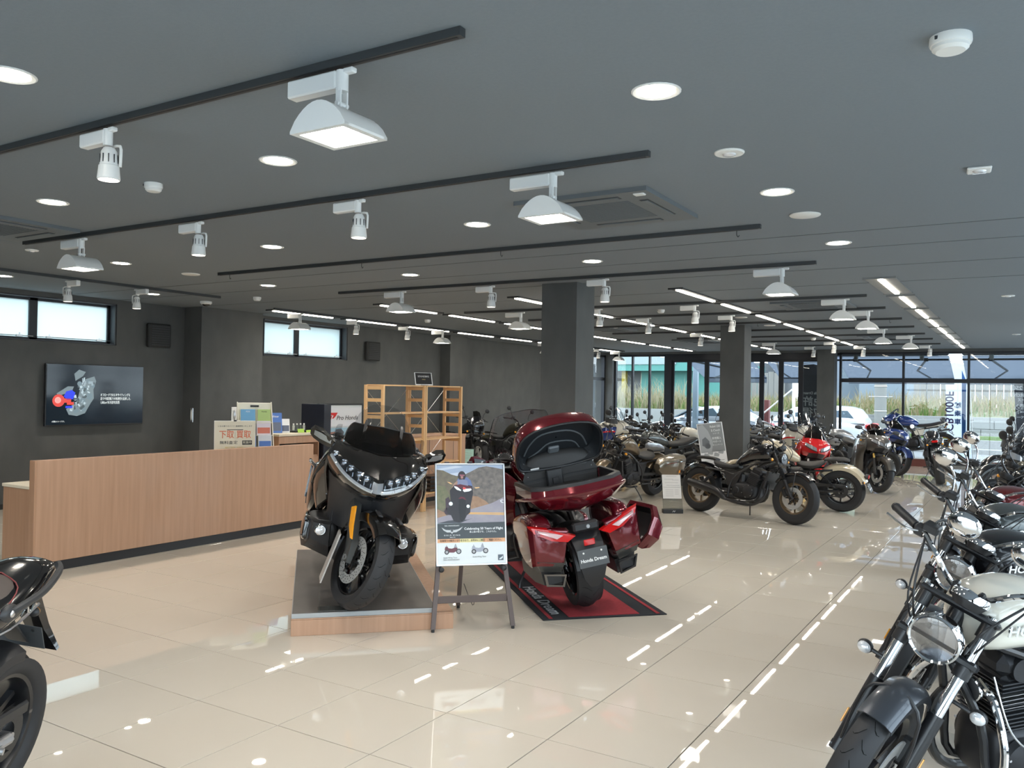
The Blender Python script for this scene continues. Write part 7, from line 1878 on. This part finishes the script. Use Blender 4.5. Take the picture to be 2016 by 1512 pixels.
# -------- the machine cut by the left edge of the picture
def left_extra(t, s, S_, top, head, u):
    z0 = .86
    part(t, 'tail_body', GLOSSB, ('sec', [(-.30, 0, .82, .16, .03, 2.6), (-.46, 0, .835, .18, .055, 2.6), (-.66, 0, .875, .165, .06, 2.5), (-.84, 0, .915, .12, .05, 2.5), (-.93, 0, .93, .09, .03, 2.3)], 4, 22))
    part(t, 'side_edge', STEEL, *mir(('tube', [(-.30, .165, .80), (-.50, .184, .81), (-.70, .165, .85)], .006, 6, 4)))
    part(t, 'seat_piping', mat('red_stitch', (.22, .04, .04), .6), *mir(('tube', [(-.14, .10, .835), (-.24, .155, .845), (-.45, .165, .875), (-.62, .12, .925), (-.70, .0, .945)], .0025, 6, 4)))
    for q in (-1, 1):
        g = part(t, 'grab_rail', mat('rail_black', (.03, .03, .032), .45), ('tube', [(-.48, q * .165, .86), (-.52, q * .195, .885), (-.66, q * .20, .915), (-.80, q * .17, .955), (-.86, q * .13, .965)], .017, 10, 4, False, .8), ('ell', (-.50, q * .17, .865), (.05, .022, .035)))
        part(g, 'rail_bolt', STEEL, ('ell', (-.49, q * .192, .87), (.014, .006, .014)), ('ell', (-.545, q * .20, .89), (.012, .006, .012)))
        h = part(t, 'footpeg_hanger', mat('polished_aluminium', (.62, .62, .62), .25, .9), ('tube', [(-.20, q * .15, .56), (-.36, q * .175, .44), (-.26, q * .18, .36), (-.12, q * .165, .40)], .020, 8, 4, False, .5), ('tube', [(-.36, q * .175, .44), (-.44, q * .18, .56), (-.48, q * .17, .68)], .014, 8, 4, False, .6))
        part(h, 'passenger_peg', ALU, ('cyl', (-.37, q * .18, .42), (-.40, q * .29, .42), .013, .012, 10), *[('box', (-.372 - .004 * k, q * (.19 + .012 * k), .43), (.03, .004, .008)) for k in range(8)])
        rsv = part(t, 'shock_reservoir', ALU, ('cyl', (-.30, q * .19, .52), (-.34, q * .19, .68), .030, .030, 18), ('lathe', [(.030, 0), (.036, .004), (.036, .02), (.026, .03)], (-.34, q * .19, .68), (-.2, 0, .97), 18))
        part(rsv, 'reservoir_rings', STEEL, *[('lathe', [(.031, 0), (.034, .003), (.031, .006)], (-.335 + .002 * k, q * .19, .665 - .011 * k), (-.2, 0, .97), 16) for k in range(4)])
        text(rsv, 'reservoir_lettering', 'SHOWA', mat('reservoir_red', (.55, .03, .03), .5), (-.318, q * .222, .60), .022, (PI / 2, .25, 0 if q < 0 else PI), .0005)
        part(t, 'script_badge', CHROME, ('tube', [(-.55, q * .188, .845), (-.58, q * .190, .875), (-.60, q * .188, .845), (-.63, q * .187, .870), (-.66, q * .180, .86)], .0035, 6, 4))
    part(t, 'long_plate_hanger', GLOSSB, ('loft', [[(-.86, -.05, .90), (-.86, .05, .90), (-.80, .05, .88), (-.80, -.05, .88)], [(-1.03, -.04, .66), (-1.03, .04, .66), (-1.0, .04, .64), (-1.0, -.04, .64)], [(-1.05, -.09, .56), (-1.05, .09, .56), (-1.035, .09, .55), (-1.035, -.09, .55)]]))
LFS = dict(NAK)
LFS.update(mirrors=False, extra=left_extra, upper=SATIN, wr=.19, mono=True, arm_m=ALU, blink=AMBER, exhaust='right', accent=GLOSSB, seat=[(-.12, 0, .80, .08, .03, 2.5), (-.22, 0, .80, .15, .045, 2.8), (-.42, 0, .83, .16, .05, 2.8), (-.62, 0, .89, .12, .045, 2.6), (-.72, 0, .915, .06, .025, 2.4)])
LF = motorcycle('motorcycle', 'black motorcycle cut by the left picture edge, only its tail and rear wheel in view', PB, seat_m=VINYLB, **LFS)
place_h(LF, (.37, -2.52), -60, 8, 0, 1.45)
SPLIT[0] = False
# stands and cards between the motorcycles
price_stand((-1.10, 8.36, 0), math.atan2(.05, .3) + .45, 'clear price stand with two white sheets left of the side-on black cruiser', (.66, .64, .62), .95)
price_stand((-6.0, 10.3, 0), .5, 'pale green price stand right of the wooden shelves', (.40, .62, .55), 1.0, 'green')
price_stand((.55, 12.4, 0), .5, 'pale green price stand behind the beige cruiser', (.45, .66, .58), .9, 'green')
# leaning poster in front of the middle pillar
t = thing('poster_board', 'tilted grey and white campaign poster board in front of the middle pillar', 'poster', (-1.36, 11.15, 0), .42)
M = Matrix.Translation((0, 0, .28)) @ Matrix.Rotation(.17, 4, 'Y') @ Matrix.Rotation(-.22, 4, 'X') @ Matrix.Rotation(-.30, 4, 'Y')
bp_ = part(t, 'board', PAPER, ('box', (0, 0, .46), (.44, .012, .96), .003), M=M)
part(bp_, 'grey_print', mat('poster_mid_grey', (.24, .25, .25), .5), ('box', (0, -.0075, .68), (.41, .003, .50)), M=M)
part(bp_, 'photo', mat('poster_photo_grey', (.36, .37, .38), .5), ('prism', [(-.20, .44), (-.02, .44), (.02, .60), (-.04, .80), (-.12, .92), (-.20, .90)], -.010, -.0092, 'xz'), M=M)
part(bp_, 'photo_motorcycle', mat('poster_photo_dark', (.14, .15, .16), .5), ('prism', [(x - .02, z) for x, z in circ(-.06, .54, .05)], -.011, -.0102, 'xz'), ('prism', [(-.17, .55), (-.05, .50), (-.04, .62), (-.10, .70), (-.16, .66)], -.011, -.0102, 'xz'), M=M)
for s_, z, sz in (('Rebel 250', .87, .055), ('E-Clutch', .80, .055), ('シリーズ', .745, .035), ('新規購入', .66, .048), ('サポート', .60, .044), ('キャンペーン', .545, .036)):
    ft(bp_, s_, PAPER, .09, z, sz, M, y=-.0105, sx=.8)
part(bp_, 'small_pictures', mat('poster_photo_grey', (.36, .37, .38), .5), *[('prism', [(x + dx, z + dz) for dx, dz in ((-.05, 0), (-.03, .06), (.01, .05), (.05, .02), (.03, -.02))], -.0090, -.0080, 'xz') for x, z in ((-.12, .36), (-.05, .40), (.05, .36), (.13, .40))], M=M)
part(bp_, 'print_lines', mat('card_print', (.30, .29, .29), .6), *[('box', (0, -.0085, z), (.34, .001, .008)) for z in (.28, .24, .19, .14)], M=M)
part(t, 'stand', BLACK, ('tube', [(.02, .05, .30), (.0, .12, .10), (0, .14, .012)], .012, 8, 2), ('box', (0, .12, .008), (.34, .30, .016), .004))
